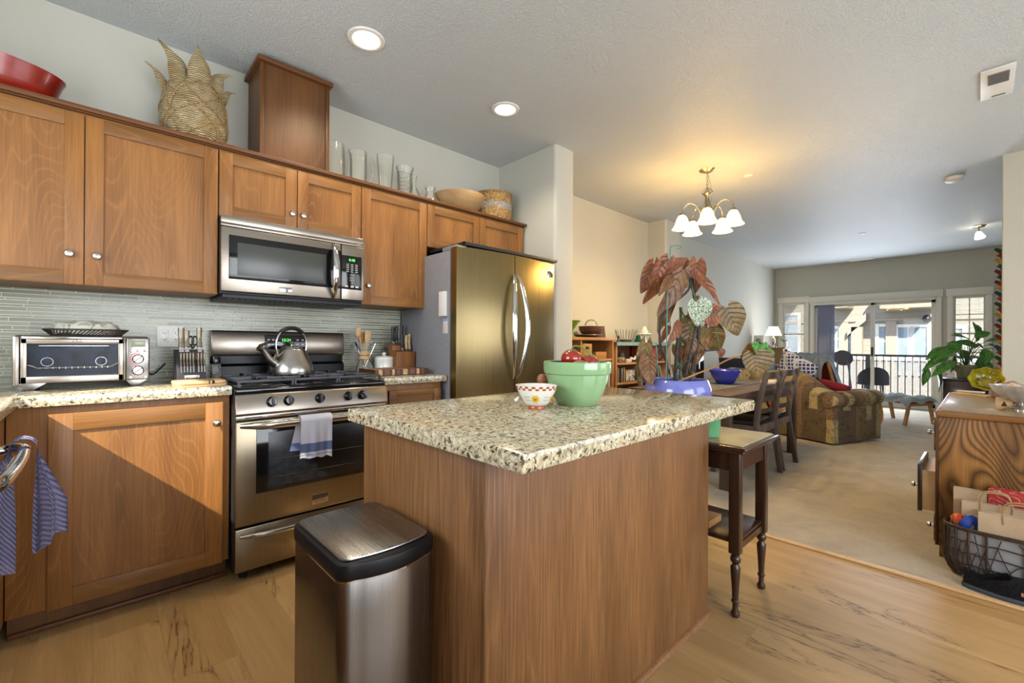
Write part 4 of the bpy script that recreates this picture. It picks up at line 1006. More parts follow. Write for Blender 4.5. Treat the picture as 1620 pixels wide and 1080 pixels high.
def pitcher(cx, cy, r0, r1, h, label, waist=None, hr=.035, gr=None, spout=True, rot=0):
    t = thing('glass_pitcher', label, 'pitcher', (cx, cy, ZT), 0, gr)
    m = MB(); P = [(r0*.92, 0), (r0, .006)]+[((r0+(r1-r0)*k/6)*(1+(waist or 0)*sin(pi*k/6)), .006+(h-.006)*k/6) for k in range(1, 7)]
    wav = (lambda a, z: 1+(.28*max(0, cos(a-pi-rot))**14)*max(0, (z-h*.8)/(h*.2))) if spout else None
    m.shell(P, (cx, cy, ZT+.0003), 40, .0035, wav=wav); obj('body', m, 'clear_glass', t)
    if hr:
        a = rot; R0 = r1*(1+(waist or 0)*.4); pts = spline([(cx+R0*.95*cos(a), cy+R0*.95*sin(a), ZT+h*.86), (cx+(R0+hr*1.1)*cos(a), cy+(R0+hr*1.1)*sin(a), ZT+h*.84), (cx+(R0+hr*1.5)*cos(a), cy+(R0+hr*1.5)*sin(a), ZT+h*.58), (cx+(R0+hr)*cos(a), cy+(R0+hr)*sin(a), ZT+h*.36), (cx+R0*.98*cos(a), cy+R0*.98*sin(a), ZT+h*.26)], 6)
        m = MB(); m.tube(pts, .0065, 10); obj('handle', m, 'clear_glass', t)
pitcher(1.130, -.17, .060, .056, .262, 'clear glass pitcher right beside the tall wooden box', .04, .024)
pitcher(1.285, -.17, .056, .056, .255, 'straight clear glass pitcher with looped handle, second from the wooden box', 0, .034)
def vase(cx, cy, prof, label, nm='glass_vase', cat='vase', mt='clear_glass', wav=None, th=.004):
    m = MB(); m.shell(prof, (cx, cy, ZT+.0003), 40, th, wav=wav); return single(nm, m, mt, label, cat)
vase(1.482, -.17, [(.040, 0), (.046, .01), (.050, .12), (.062, .285)], 'tall flared clear glass vase between the pitchers and the spiral vase', wav=lambda a, z: 1+.05*cos(6*a)*min(1, z*5))
m = MB(); cx, cy = 1.635, -.17; m.shell([(.052, 0), (.056, .008), (.050, .04), (.047, .12), (.050, .19), (.066, .245)], (cx, cy, ZT+.0003), 40, .004)
for k in range(9):
    z = .02+k*.022; m.tube([(cx+.052*cos(a), cy+.052*sin(a), ZT+z+.008*sin(a*2+k)) for a in (2*pi*i/28 for i in range(28))], .0045, 6, closed=True)
single('glass_vase', m, 'clear_glass', 'spirally ribbed clear glass vase with flared rim on the cabinets', 'vase')
vase(1.746, -.115, [(.045, 0), (.055, .02), (.055, .07), (.030, .12), (.016, .15), (.014, .19), (.022, .235)], 'narrow-necked clear glass decanter just right of the spiral vase', 'glass_decanter', 'decanter')
vase(1.852, -.17, [(.050, 0), (.058, .012), (.055, .06), (.034, .11), (.032, .125), (.040, .142), (.040, .16)], 'small squat clear glass jar left of the wooden bowl', 'glass_jar', 'jar')
wood('bowl_wood', '#b89a70', '#9a7a50', 'X', 2.0, .5, 16, True, .2, .4)
vase(2.105, -.195, [(.085, 0), (.12, .012), (.17, .06), (.20, .11), (.208, .135)], 'wide shallow turned wooden bowl on the cabinets, left of the seagrass basket', 'wooden_bowl', 'bowl', 'bowl_wood', th=.008)
def seagrass():
    cx, cy = 2.482, -.18
    n = NT('seagrass'); v = n.coord(); s = n.node('ShaderNodeSeparateXYZ'); n.link(v, s.inputs[0]); f = n.noise(n.coord(scale=(1, 1, 2.0)), 55, 3, .7)
    z = s.outputs[2]; w = n.math('MULTIPLY', n.math('SINE', n.math('MULTIPLY', n.noise(v, 8, 1), 30)), .006)
    zz = n.math('ADD', z, w); bnd = n.math('MULTIPLY', n.math('GREATER_THAN', zz, .105), n.math('LESS_THAN', zz, .150))
    bl = n.ramp(n.noise(v, 70, 2), [(.42, '#b9a47c'), (.5, '#5e6b7c'), (.6, '#8d949b')])
    base = n.ramp(f, [(.3, '#4b371d'), (.5, '#957545'), (.7, '#bd9f6a')]); n.set(Base_Color=n.mix(bnd, base, bl), Roughness=.85); n.bump(f, 1.0, .01); MATS['seagrass'] = n.m
    t = thing('seagrass_basket', 'round seagrass basket with a blue-grey band, at the right end of the wall cabinets', 'basket', (cx, cy, ZT))
    m = MB(); m.shell([(.135, 0), (.150, .01), (.156, .08), (.158, .18), (.152, .238)], (cx, cy, ZT+.0003), 48, .01); obj('body', m, 'seagrass', t)
    m = MB(); m.tube([(cx+.150*cos(a), cy+.150*sin(a), ZT+.238) for a in (2*pi*k/48 for k in range(48))], .009, 8, closed=True); obj('rim', m, 'seagrass', t)
seagrass()
ZI = .9087
# ------------------------------------------------------------------ green mixing bowl and what is in it
def green_bowl():
    cx, cy = 1.262, -2.055
    d = 2.0
    t = thing('mixing_bowl', 'large pale green ceramic mixing bowl on the granite island', 'bowl', (cx, cy, ZI))
    n = NT('green_glaze'); v = n.coord(); n.set(Base_Color=n.ramp(n.noise(v, 6, 2), [(.3, '#7fa473'), (.7, '#8fb182')]), Roughness=.13, Coat_Weight=.5, Coat_Roughness=.04); MATS['green_glaze'] = n.m
    plain('terracotta', '#a86c50', .5)
    r = .118
    m = MB(); m.lathe([(.001, 0), (.068, 0), (.072, .004), (.094, .045), (.108, .085), (.1125, .108), (.119, .112), (.1215, .130), (.121, .150), (.117, .153), (.113, .150)], (cx, cy, ZI), 64); obj('body', m, 'green_glaze', t, ang=30)
    m = MB(); m.lathe([(.1125, .150), (.110, .128), (.104, .085), (.085, .04), (.05, .012), (.001, .010)], (cx, cy, ZI), 64); obj('lining', m, 'terracotta', t)
    n = NT('tomato_skin'); v = n.coord(); n.set(Base_Color=n.ramp(n.noise(v, 12, 2), [(.3, '#85200f'), (.7, '#a0331f')]), Roughness=.12, Coat_Weight=.6); MATS['tomato_skin'] = n.m
    plain('stem_green', '#5d7a3c', .5); plain('potato_skin', '#8f6450', .7, 0, .15, 30)
    def tomato(x, y, z, r, lb, tilt=0):
        t = thing('tomato', lb, 'tomato', (x, y, z-r)); m = MB()
        m.lathe([(.001, -.9*r)]+[(r*cos(a)*1.06, r*.9*sin(a)) for a in (-1.3+k*.2 for k in range(14))]+[(r*.22, r*.80), (.001, r*.72)], (x, y, z), 28, wav=lambda a, zz: 1+.02*cos(5*a)); obj('body', m, 'tomato_skin', t)
        s = MB(); top = Vector((x, y, z+r*.76))
        for k in range(5): a = 2*pi*k/5+tilt; s.tube([top, top+Vector((cos(a)*.012, sin(a)*.012, .004)), top+Vector((cos(a)*.024, sin(a)*.024, -.002))], [.003, .003, .001], 6)
        obj('calyx', s, 'stem_green', t); return top
    a = tomato(cx-.020, cy+.010, ZI+.162, .036, 'red tomato on top of the pile in the green bowl')
    b = tomato(cx+.032, cy-.030, ZI+.146, .033, 'red tomato nearer the rim of the green bowl, right of the top one', .5)
    tomato(cx+.055, cy+.03, ZI+.13, .034, 'red tomato half sunk at the right side of the green bowl', 1)
    m = MB(); m.tube(spline([a+Vector((0, 0, .002)), a+Vector((.005, -.005, .018)), a+Vector((.03, -.02, .014)), b+Vector((.0, .0, .012)), b+Vector((0, 0, .002))], 6), .0028, 8); single('tomato_vine', m, 'stem_green', 'green vine stalk linking the tomatoes in the green bowl', 'vine')
    m = MB(); m.ball((cx-.052, cy-.052, ZI+.135), .030, 20, (1.15, .95, .85)); single('potato', m, 'potato_skin', 'brown-skinned potato in the green bowl, left of the tomatoes', 'potato')
    for dx, dy, z, mt, nm in ((-.03, .05, .10, 'tomato_skin', 'tomato'), (.02, .0, .075, 'potato_skin', 'potato')):
        pass
green_bowl()
def floral_bowl():
    cx, cy = 1.072, -2.035; H = .078
    t = thing('floral_bowl', 'small white footed bowl with yellow flowers and red checkered rim on the island', 'bowl', (cx, cy, ZI))
    R = lambda z: .030+.040*(max(0, z-.010)/(H-.010))**.62 if z > .01 else .026
    n = NT('bowl_glaze'); n.set(Base_Color='#d9d6ca', Roughness=.12, Coat_Weight=.4); MATS['bowl_glaze'] = n.m
    for nm, c in (('paint_red', '#a9472e'), ('paint_yellow', '#d6ab2c'), ('paint_blue', '#7f9bb5'), ('paint_orange', '#b24f22')): plain(nm, c, .2, 0, .05, 60)
    m = MB(); prof = [(.001, 0.0095)]+[(R(z), z) for z in (.0095, .015, .022, .03, .04, .05, .06, .07, H)]+[(R(z)-.0035, z) for z in (H-.001, .06, .045, .03, .02)]+[(.001, .014)]
    m.lathe(prof, (cx, cy, ZI), 64); b = obj('body', m, 'bowl_glaze', t)
    m = MB(); m.lathe([(.001, .0), (.028, .0), (.0285, .003), (.0265, .0092), (.001, .0092)], (cx, cy, ZI), 48); obj('foot', m, 'paint_orange', t)
    def patch(mb, a, z, pts):
        """small painted shape lying on the bowl wall"""
        vs = []
        for u, w in pts:
            zz = z+w; rr = R(zz)+.0006; aa = a+u/R(z); vs.append((cx+rr*cos(aa), cy+rr*sin(aa), ZI+zz))
        c = tuple(sum(p[i] for p in vs)/len(vs) for i in range(3)); rr = R(z)+.0009
        c = (cx+rr*cos(a), cy+rr*sin(a), ZI+z); cv = mb.bm.verts.new(c); V = [mb.bm.verts.new(p) for p in vs]
        for i in range(len(V)): mb._fin([mb.bm.faces.new((cv, V[i], V[(i+1) % len(V)]))])
    N = 36; m = MB()
    for row, (z0, z1) in enumerate(((.064, .0705), (.0705, .0772))):
        for k in range(N):
            if (k+row) % 2: continue
            a0, a1 = 2*pi*k/N, 2*pi*(k+1)/N; A = []
            for a, z in ((a0, z0), (a1, z0), (a1, z1), (a0, z1)): rr = R(z)+.0005; A.append((cx+rr*cos(a), cy+rr*sin(a), ZI+z))
            m.face(A)
    o = obj('rim_checks', m, 'paint_red', b)
    m = MB(); m.recalc = True
    for i in range(5):
        a = -2.47+i*2*pi/5; m.mi = 0
        patch(m, a, .036, [((.0150 if k % 2 else .0100)*cos(2*pi*k/16), (.0150 if k % 2 else .0100)*sin(2*pi*k/16)) for k in range(16)])
        m.mi = 1; patch(m, a, .036, [(.005*cos(2*pi*k/10), .005*sin(2*pi*k/10)) for k in range(10)])
        m.mi = 2
        for s in (-.62,):
            for q in range(3):
                for sg in (-1, 1):
                    u = s*.06-.0+q*.008-.002
                    patch(m, a+(u/.06), .037+sg*.005, [(-.004, -.002*sg), (0, .002), (.004, .003*sg), (0, -.002)])
    obj('painted_flowers', m, ['paint_yellow', 'paint_orange', 'paint_blue'], b)
floral_bowl()
m = MB(); m.ball((1.222, -1.935, ZI+.031), .034, 20, (1.15, .9, .9)); single('avocado', m, plain('avocado_skin', '#25201d', .6, 0, .3, 60, bump=.4), 'dark avocado tucked between the floral bowl and the green bowl', 'avocado')
t = thing('onion', 'pinkish shallot resting on the avocado between the two bowls', 'onion', (1.212, -1.932, ZI+.062))
m = MB(); m.lathe([(.001, -.020), (.014, -.016), (.021, -.004), (.020, .007), (.011, .017), (.004, .023), (.003, .034), (.001, .036)], (1.212, -1.932, ZI+.083), 24, mat=Matrix.Rotation(.9, 3, 'Y')); obj('bulb', m, plain('onion_skin', '#a96a50', .35, 0, .2, 40), t)

# ------------------------------------------------------------------ side table with turned legs
def side_table():
    x0, x1, y0, y1 = 1.895, 2.235, -2.395, -2.005; H = .715; Y0, Y1 = -2.365, -2.035; X0, X1 = 1.925, 2.262
    t = thing('side_table', 'tall dark side table with turned feet and a worn cream top, beside the island', 'table', ((X0+X1)/2, (Y0+Y1)/2, 0))
    plain('worn_top', '#a39470', .5, 0, .12, 7)
    m = MB(); a, b, c, d = X0-.045, X1+.045, Y0-.045, Y1+.045
    m.mi = 0; m.box(a, b, c, d, H-.022, H-.006, .006, 3); m.box(a+.012, b-.012, c+.012, d-.012, H-.034, H-.022, .004)
    m.mi = 1; m.box(a+.02, b-.02, c+.02, d-.02, H-.006, H, .003); obj('top', m, ['dark_stain', 'worn_top'], t)
    w = .0225
    for x in (X0+w/2, X1-w/2):
        for y in (Y0+w/2, Y1-w/2):
            m = MB(); hw = .021; m.box(x-hw, x+hw, y-hw, y+hw, .262, H-.0345, .002)
            P = [(.001, 0), (.014, 0), (.018, .008), (.017, .018), (.011, .028), (.0115, .055), (.016, .060), (.016, .066), (.012, .071), (.014, .12), (.0185, .18), (.0195, .205), (.013, .214), (.012, .220), (.019, .228), (.021, .238), (.017, .250), (.012, .254), (.020, .262)]
            m.lathe(P, (x, y, 0), 20); obj('leg', m, 'dark_stain', t)
    m = MB()
    for y in (Y0+.008, Y1-.008): m.box(X0+.034, X1-.034, y-.009, y+.009, H-.115, H-.0345)
    for x in (X0+.008, X1-.008): m.box(x-.009, x+.009, Y0+.034, Y1-.034, H-.115, H-.0345)
    obj('apron', m, 'dark_stain', t)
    m = MB(); m.box(X0+.004, X1-.004, Y0+.004, Y1-.004, .30, .318, .003); m.box(X0+.034, X1-.034, Y0+.0, Y0+.014, .272, .3); m.box(X1-.014, X1, Y0+.034, Y1-.034, .272, .3); obj('shelf', m, 'dark_stain', t)
    m = MB(); m.box(X0+.035, X0+.17, Y0+.13, Y1-.07, .3185, .350, .003); single('wooden_box', m, 'pine', 'small brown wooden box on the lower shelf of the side table', 'box')
    plain('green_glass', '#4f8d62', .1, 0, .05, spec=.7)
    m = MB(); cx, cy = 1.99, -2.205; m.shell([(.050, 0), (.058, .008), (.062, .06), (.062, .15), (.055, .17)], (cx, cy, H+.0004), 32, .003); single('green_vase', m, 'green_glass', 'green glass jar on the side table, mostly hidden behind the island', 'jar')
side_table()
# survey helpers: photo pixel -> world point on a known plane (same camera as above)
def ray_(u, v): return r2*((u-810)/F_PX)+n2*((v-CY_PX)/F_PX)+d1
def at_d(u, v, d): return CAM+ray_(u, v)*d
def at_x(u, v, X): r = ray_(u, v); return CAM+r*((X-CAM.x)/r.x)
def at_y(u, v, Y): r = ray_(u, v); return CAM+r*((Y-CAM.y)/r.y)
def at_z(u, v, Z): r = ray_(u, v); return CAM+r*((Z-CAM.z)/r.z)
# ------------------------------------------------------------------ leaf shapes
def leaf_mesh(m, base, tipdir, normal, L, Wd, fold=.35, droop=.3, asym=.25, lobe=.28, wavy=.06, kind='heart'):
    T = Vector(tipdir).normalized(); N = Vector(normal); N = (N-T*N.dot(T)).normalized(); S = T.cross(N)
    nu, nv = 12, 8; base = Vector(base)
    def wd(q):
        if kind == 'heart': return (sin(pi*min(1, q**.62))**.75)*(1-.15*q)
        return sin(pi*q**.8)**.9
    def fn(u, v):
        s = (v-.5)*2; w = Wd*.5*wd(u*.97+.015)*(1+asym*(1 if s > 0 else -1))
        back = -lobe*L*(1-u)**3*(abs(s)**1.3) if kind == 'heart' else 0
        z = -droop*L*u*u + abs(s)*w*fold*1.0 + wavy*L*sin(u*9+s*3)*abs(s)*.5
        return base+T*(L*u+back)+S*(s*w*(cos(fold*.8)))+N*z
    lay = m.bm.verts.layers.float_vector.get('leafuv') or m.bm.verts.layers.float_vector.new('leafuv')
    V = m.grid(fn, nu, nv)
    for i, row in enumerate(V):
        for j, vv in enumerate(row): vv[lay] = (i/nu, abs(j/nv-.5)*2, 1)
def leaf_mat(name, cols, vein, scale=1, spots=None, rough=.4, back=None):
    n = NT(name); v = n.coord(); f = n.noise(v, 18*scale, 3, .6); g = n.noise(v, 90*scale, 2)
    c = n.ramp(f, [(.3, cols[0]), (.5, cols[1]), (.7, cols[2])])
    vo = n.node('ShaderNodeTexVoronoi', feature='DISTANCE_TO_EDGE'); n.link(v, vo.inputs[0]); vo.inputs['Scale'].default_value = 45*scale
    c = n.mix(n.ramp(vo.outputs[0], [(.02, .55), (.09, 0.0)]), c, vein)
    at = n.node('ShaderNodeAttribute', attribute_name='leafuv'); sp = n.node('ShaderNodeSeparateXYZ'); n.link(at.outputs['Vector'], sp.inputs[0])
    vn = n.math('PINGPONG', n.math('SUBTRACT', n.math('MULTIPLY', sp.outputs[0], 6.0), n.math('MULTIPLY', sp.outputs[1], 1.9)), .5)
    vn = n.ramp(vn, [(.0, 1.0), (.16, 0.0)]); mid = n.ramp(sp.outputs[1], [(.03, 1.0), (.10, 0.0)])
    c = n.mix(n.math('MULTIPLY', n.math('MAXIMUM', vn, mid), .55), c, vein); n.bump(vn, .5, .006)
    if spots: c = n.mix(n.ramp(n.noise(v, 120*scale, 2, .5, .5), [(.5, 0.0), (.54, .9)]), c, spots)
    n.set(Base_Color=c, Roughness=rough); n.b.inputs['Transmission Weight'].default_value = 0
    n.b.inputs['Subsurface Weight'].default_value = 0
    MATS[name] = n.m; return n.m
leaf_mat('leaf_red', ['#6b3a20', '#894f2d', '#a3683e'], '#43220f'); leaf_mat('leaf_olive', ['#57491f', '#6e5d2a', '#877036'], '#5a3018')
leaf_mat('leaf_tan', ['#7a4a20', '#94632e', '#a1793c'], '#5c3416'); leaf_mat('leaf_brown', ['#5b3a1f', '#7a5230', '#8c663d'], '#42280f')
leaf_mat('leaf_spot', ['#3d5f3b', '#47694a', '#55774f'], '#c5d0b8', 1, '#cfd8c2'); leaf_mat('leaf_green', ['#275a1c', '#3b7b2b', '#5a9c43'], '#76b060', .6, None, .3)
plain('cane_dark', '#37312c', .6, 0, .4, 60); plain('cane_green', '#4b6a3c', .5, 0, .2, 60); plain('stake_teal', '#35877c', .35); plain('soil', '#3b2c20', .9, 0, .4, 60)
def begonia():
    px, py, zr = 2.87, -1.64, .892; D0 = 3.0
    t = thing('plant_stand', 'dark round wooden stand holding the blue planter, hidden behind the island', 'plant stand', (px, py, 0.006))
    m = MB(); m.lathe([(.001, .66), (.17, .66), (.175, .665), (.175, .682), (.17, .688), (.001, .688)], (px, py, 0), 32); obj('top', m, 'dark_stain', t)
    for k in range(4): a = k*pi/2+.4; m = MB(); m.cyl((px+.15*cos(a), py+.15*sin(a), .006), (px+.12*cos(a), py+.12*sin(a), .66), .014); obj('leg', m, 'dark_stain', t)
    t = thing('potted_begonia', 'large begonia with copper-brown leaves in a round blue glazed planter behind the island', 'potted plant', (px, py, .689))
    n = NT('blue_glaze'); v = n.coord(); n.set(Base_Color=n.ramp(n.noise(v, 9, 3), [(.3, '#5f66b4'), (.7, '#7d84cc')]), Roughness=.16, Coat_Weight=.6, Coat_Roughness=.05); MATS['blue_glaze'] = n.m
    m = MB(); m.lathe([(.001, .689), (.13, .689), (.175, .715), (.207, .76), (.216, .80), (.212, .84), (.196, .882), (.190, .892), (.183, .892), (.180, .882), (.19, .85), (.18, .8)], (px, py, 0), 56, squash=1); obj('planter', m, 'blue_glaze', t)
    m = MB(); m.lathe([(.001, .868), (.10, .87), (.186, .862), (.186, .82), (.001, .82)], (px, py, 0), 40); obj('soil', m, 'soil', t)
    P = lambda u, v, dd=0: at_d(u, v, D0+dd)
    def stem(pts, r, mat, dd=0, nm='stem'):
        m = MB(); Q = spline([P(u, v, dd if len(p) < 3 else p[2]) for p in pts for (u, v) in [p[:2]]], 6); n = len(Q)
        rr = [r*(1+.18*(1 if (k % 6) == 0 else 0)) for k in range(n)]; m.tube(Q, rr, 10); obj(nm, m, mat, t)
    stem([(1055, 606), (1054, 570), (1044, 540), (1046, 505), (1062, 483), (1088, 460), (1092, 440)], .007, 'cane_dark', -.02)
    stem([(1068, 606), (1070, 570), (1073, 534)], .012, 'cane_dark', .0)
    stem([(1083, 606), (1092, 560), (1099, 525), (1104, 515)], .008, 'cane_dark', -.06)
    stem([(1090, 606), (1099, 565), (1106, 520), (1100, 480), (1094, 440)], .011, 'cane_dark', .02)
    stem([(1077, 606), (1076, 570), (1077, 530), (1077, 486)], .010, 'cane_green', .08)
    stem([(1074, 590), (1088, 566), (1110, 556), (1138, 553)], .006, 'cane_dark', -.05)
    stem([(1072, 604), (1100, 592), (1125, 582), (1158, 566), (1190, 558), (1202, 552)], .0055, 'pine', -.10)
    stem([(1076, 486), (1085, 505), (1096, 525)], .005, 'cane_green', .0); stem([(1093, 440), (1095, 455), (1101, 478)], .006, 'cane_green', 0)
    stem([(1060, 592), (1052, 568), (1040, 545)], .005, 'cane_dark', .06); stem([(1130, 510), (1134, 530), (1138, 552)], .003, 'cane_green', 0)
    stem([(1042, 604), (1038, 545)], .0035, 'stake_teal', -.04, 'stake')
    stem([(1054, 606), (1055, 520), (1056, 455)], .0032, 'stake_teal', -.10, 'stake')
    stem([(1054, 449), (1057, 446), (1059, 450), (1056, 454), (1053, 451)], .003, 'stake_teal', -.10, 'stake_loop')
    stem([(1060, 606), (1060, 500), (1060, 400), (1063, 390), (1071, 388), (1077, 390), (1076, 393), (1070, 392)], .0028, 'stake_teal', .06, 'stake')
    up = -d1; K = [   # petiole-end px, tip px, width px, material, depth offset, normal tilt
        (1034, 417, 1012, 466, 23, 'leaf_red', 0, -.3), (1044, 424, 1021, 487, 24, 'leaf_red', -.06, .5), (1041, 424, 1038, 405, 8, 'leaf_red', .05, .8),
        (1058, 410, 1045, 458, 26, 'leaf_red', .08, .2), (1056, 428, 1091, 406, 17, 'leaf_red', -.05, .7), (1086, 410, 1082, 432, 9, 'leaf_brown', .02, .3),
        (1103, 415, 1100, 468, 26, 'leaf_red', .07, .1), (1104, 434, 1147, 483, 19, 'leaf_red', -.04, .6), (1079, 428, 1039, 506, 27, 'leaf_brown', -.05, .4),
        (1062, 436, 1042, 468, 12, 'leaf_brown', -.1, .2), (1082, 442, 1062, 456, 18, 'leaf_tan', .0, .3), (1100, 500, 1107, 464, 24, 'leaf_red', .04, .2), (1118, 492, 1151, 500, 30, 'leaf_red', -.04, .3),
        (1101, 478, 1106, 520, 30, 'leaf_spot', -.15, 0), (1150, 487, 1172, 534, 37, 'leaf_olive', -.02, .0), (1128, 506, 1116, 514, 18, 'leaf_red', .0, .4),
        (1122, 518, 1146, 560, 34, 'leaf_olive', .02, .2), (1097, 506, 1084, 552, 26, 'leaf_olive', .06, .3), (1109, 522, 1101, 582, 22, 'leaf_tan', .05, .2),
        (1074, 508, 1056, 550, 14, 'leaf_red', -.04, .5), (1059, 516, 1042, 548, 9, 'leaf_red', .05, .3), (1048, 492, 1041, 530, 14, 'leaf_olive', .08, .3), (1095, 540, 1082, 582, 15, 'leaf_brown', -.02, .3),
        (1022, 543, 1009, 608, 18, 'leaf_olive', -.05, .4), (1028, 566, 1030, 614, 22, 'leaf_brown', -.1, .3), (1020, 548, 1030, 590, 12, 'leaf_tan', 0, .2),
        (1192, 560, 1200, 600, 38, 'leaf_olive', -.12, .1), (1196, 556, 1172, 566, 30, 'leaf_tan', -.08, .3), (1200, 553, 1190, 541, 16, 'leaf_green', -.1, .3),
        (1200, 552, 1222, 548, 15, 'leaf_olive', -.08, .3), (1203, 553, 1230, 560, 13, 'leaf_green', -.06, .4), (1204, 552, 1214, 540, 12, 'leaf_green', -.1, .2), (1138, 552, 1142, 568, 12, 'leaf_red', -.03, .2),
        (1083, 548, 1064, 580, 8, 'leaf_red', .02, .5), (1052, 548, 1044, 575, 12, 'leaf_olive', .08, .2), (1068, 546, 1074, 575, 16, 'leaf_olive', .10, .2), (1046, 552, 1036, 572, 8, 'leaf_red', .1, .2), (1066, 462, 1050, 520, 16, 'leaf_brown', .03, .5)]
    r = random.Random(11)
    for i, (u0, v0, u1, v1, w, mt, dd, tl) in enumerate(K):
        a = P(u0, v0, dd); b = P(u1, v1, dd+r.uniform(-.06, .06)); L = (b-a).length
        N = up+r2*(tl*r.choice((-1, 1)))+Vector((0, 0, r.uniform(-.1, .35)))
        m = MB(); leaf_mesh(m, a, b-a, N, L*.92, w/F_PX*D0*1.30, fold=.15+.25*tl, droop=r.uniform(.0, .18), asym=r.uniform(-.25, .25), lobe=.20 if w > 14 else .05); m.recalc = False
        obj('leaf', m, mt, t, ang=80)
begonia()

# ------------------------------------------------------------------ dining table
TX0, TX1, TY0, TY1, TZ = 3.52, 5.33, -1.735, -.85, .735
CZ = .0062                       # carpet surface
t = thing('dining_table', 'dark brown wooden dining table with square corner legs', 'table', ((TX0+TX1)/2, (TY0+TY1)/2, CZ))
m = MB(); m.box(TX0, TX1, TY0, TY1, TZ-.028, TZ, .003); obj('tabletop', m, 'walnut', t)
m = MB()
for y in (TY0+.012, TY1-.034): m.box(TX0+.08, TX1-.08, y, y+.022, TZ-.105, TZ-.0285)
for x in (TX0+.012, TX1-.034): m.box(x, x+.022, TY0+.08, TY1-.08, TZ-.105, TZ-.0285)
obj('apron', m, 'walnut', t)
for x in (TX0+.002, TX1-.077):
    for y in (TY0+.002, TY1-.077): m = MB(); m.box(x, x+.075, y, y+.075, CZ, TZ-.0285, .004); obj('leg', m, 'walnut_v', t)
def chair(loc, rz, label, grp):
    """ladder-back chair facing +Y locally, origin under the seat centre"""
    t = thing('dining_chair', label, 'chair', loc, rz, grp)
    W2, th = .205, .017
    for s in (-1, 1):
        m = MB(); pts = [(-.235, 0), (-.205, .20), (-.175, .40), (-.170, .47), (-.185, .62), (-.215, .76), (-.250, .90)]
        lo = [(y-.020, z) for y, z in pts]; hi = [(y+.020, z) for y, z in pts][::-1]
        m.prism(lo+hi, s*W2-th, s*W2+th, 'X', .003); obj('back_post', m, 'chair_wood', t, local=True)
    for z, y, h in ((.868, -.242, .055), (.765, -.218, .045), (.665, -.193, .045), (.565, -.180, .04)):
        m = MB(); m.grid(lambda u, v: Vector((-W2+th+(2*W2-2*th)*u, y-.018*sin(pi*u)+.012*(v-.5)*0, z-h/2+h*v)), 10, 1, .018); obj('back_slat', m, 'chair_wood', t, local=True)
    m = MB(); m.box(-W2+th, W2-th, -.19, -.165, .385, .445, .003); m.box(-W2+.03, W2-.03, .165, .19, .385, .445, .003)
    for s in (-1, 1): m.box(s*W2-.012, s*W2+.012, -.155, .165, .385, .445, .003)
    obj('seat_rail', m, 'chair_wood', t, local=True)
    m = MB(); m.box(-W2-.005, W2+.005, -.15, .20, .4455, .485, .014, 3); obj('seat', m, 'black_leather', t, local=True)
    for s in (-1, 1):
        m = MB(); m.prism([(.163, 0), (.197, 0), (.200, .445), (.158, .445)], s*W2-.018, s*W2+.018, 'X', .003); obj('front_leg', m, 'chair_wood', t, local=True)
    m = MB(); m.box(-W2+.018, W2-.018, .172, .188, .20, .225); obj('stretcher', m, 'chair_wood', t, local=True)
    return t
n = NT('black_leather'); v = n.coord(); n.set(Base_Color='#1c1a1a', Roughness=.35); n.bump(n.noise(v, 120, 3), .3, .002); MATS['black_leather'] = n.m
c = chair((4.19, -1.605, CZ), 0, 'dark ladder-back dining chair on the near side of the table, nearer the island', 'dining chairs')
chair((4.68, -1.600, CZ), 0, 'dark ladder-back dining chair on the near side of the table, nearer the sofa', 'dining chairs')
chair((4.10, -.965, CZ), pi, 'dark ladder-back dining chair on the wall side of the table, nearer the bookcases', 'dining chairs')
chair((4.85, -.965, CZ), pi, 'dark ladder-back dining chair on the wall side of the table, farther from the island', 'dining chairs')
# orange floral cushion seen through the slats
n = NT('floral_orange'); v = n.coord(); f = n.noise(v, 22, 3, .5, 1.2)
n.set(Base_Color=n.ramp(f, [(.40, '#a9322a'), (.48, '#c9582a'), (.55, '#d9a33e'), (.62, '#b9442c'), (.68, '#55663a')]), Roughness=.9); MATS['floral_orange'] = n.m
def cushion(name, c, size, mats, label, cat='cushion', rot=None, puff=.5, grp=None):
    m = MB(); a, b, h = size
    for sgn in (1, -1):
        m.grid(lambda u, v: Vector(((u-.5)*a*(1-.06*sin(pi*v)**2*0), (v-.5)*b, sgn*h/2*(max(0, (1-abs(2*u-1)**2.6)*(1-abs(2*v-1)**2.6)))**puff)), 16, 16)
    bmesh.ops.remove_doubles(m.bm, verts=m.bm.verts, dist=.0008)
    M = Matrix.Translation(c) @ (rot.to_4x4() if rot else Matrix.Identity(4)); m.xf(M); return single(name, m, mats, label, cat, grp, ang=70)
Rx, Ry, Rz = (lambda a: Matrix.Rotation(a, 3, 'X')), (lambda a: Matrix.Rotation(a, 3, 'Y')), (lambda a: Matrix.Rotation(a, 3, 'Z'))
cushion('floral_cushion', (4.68, -1.70, .585), (.30, .20, .07), 'floral_orange', 'orange floral cushion on the near dining chair closer to the sofa', rot=Rx(1.25))
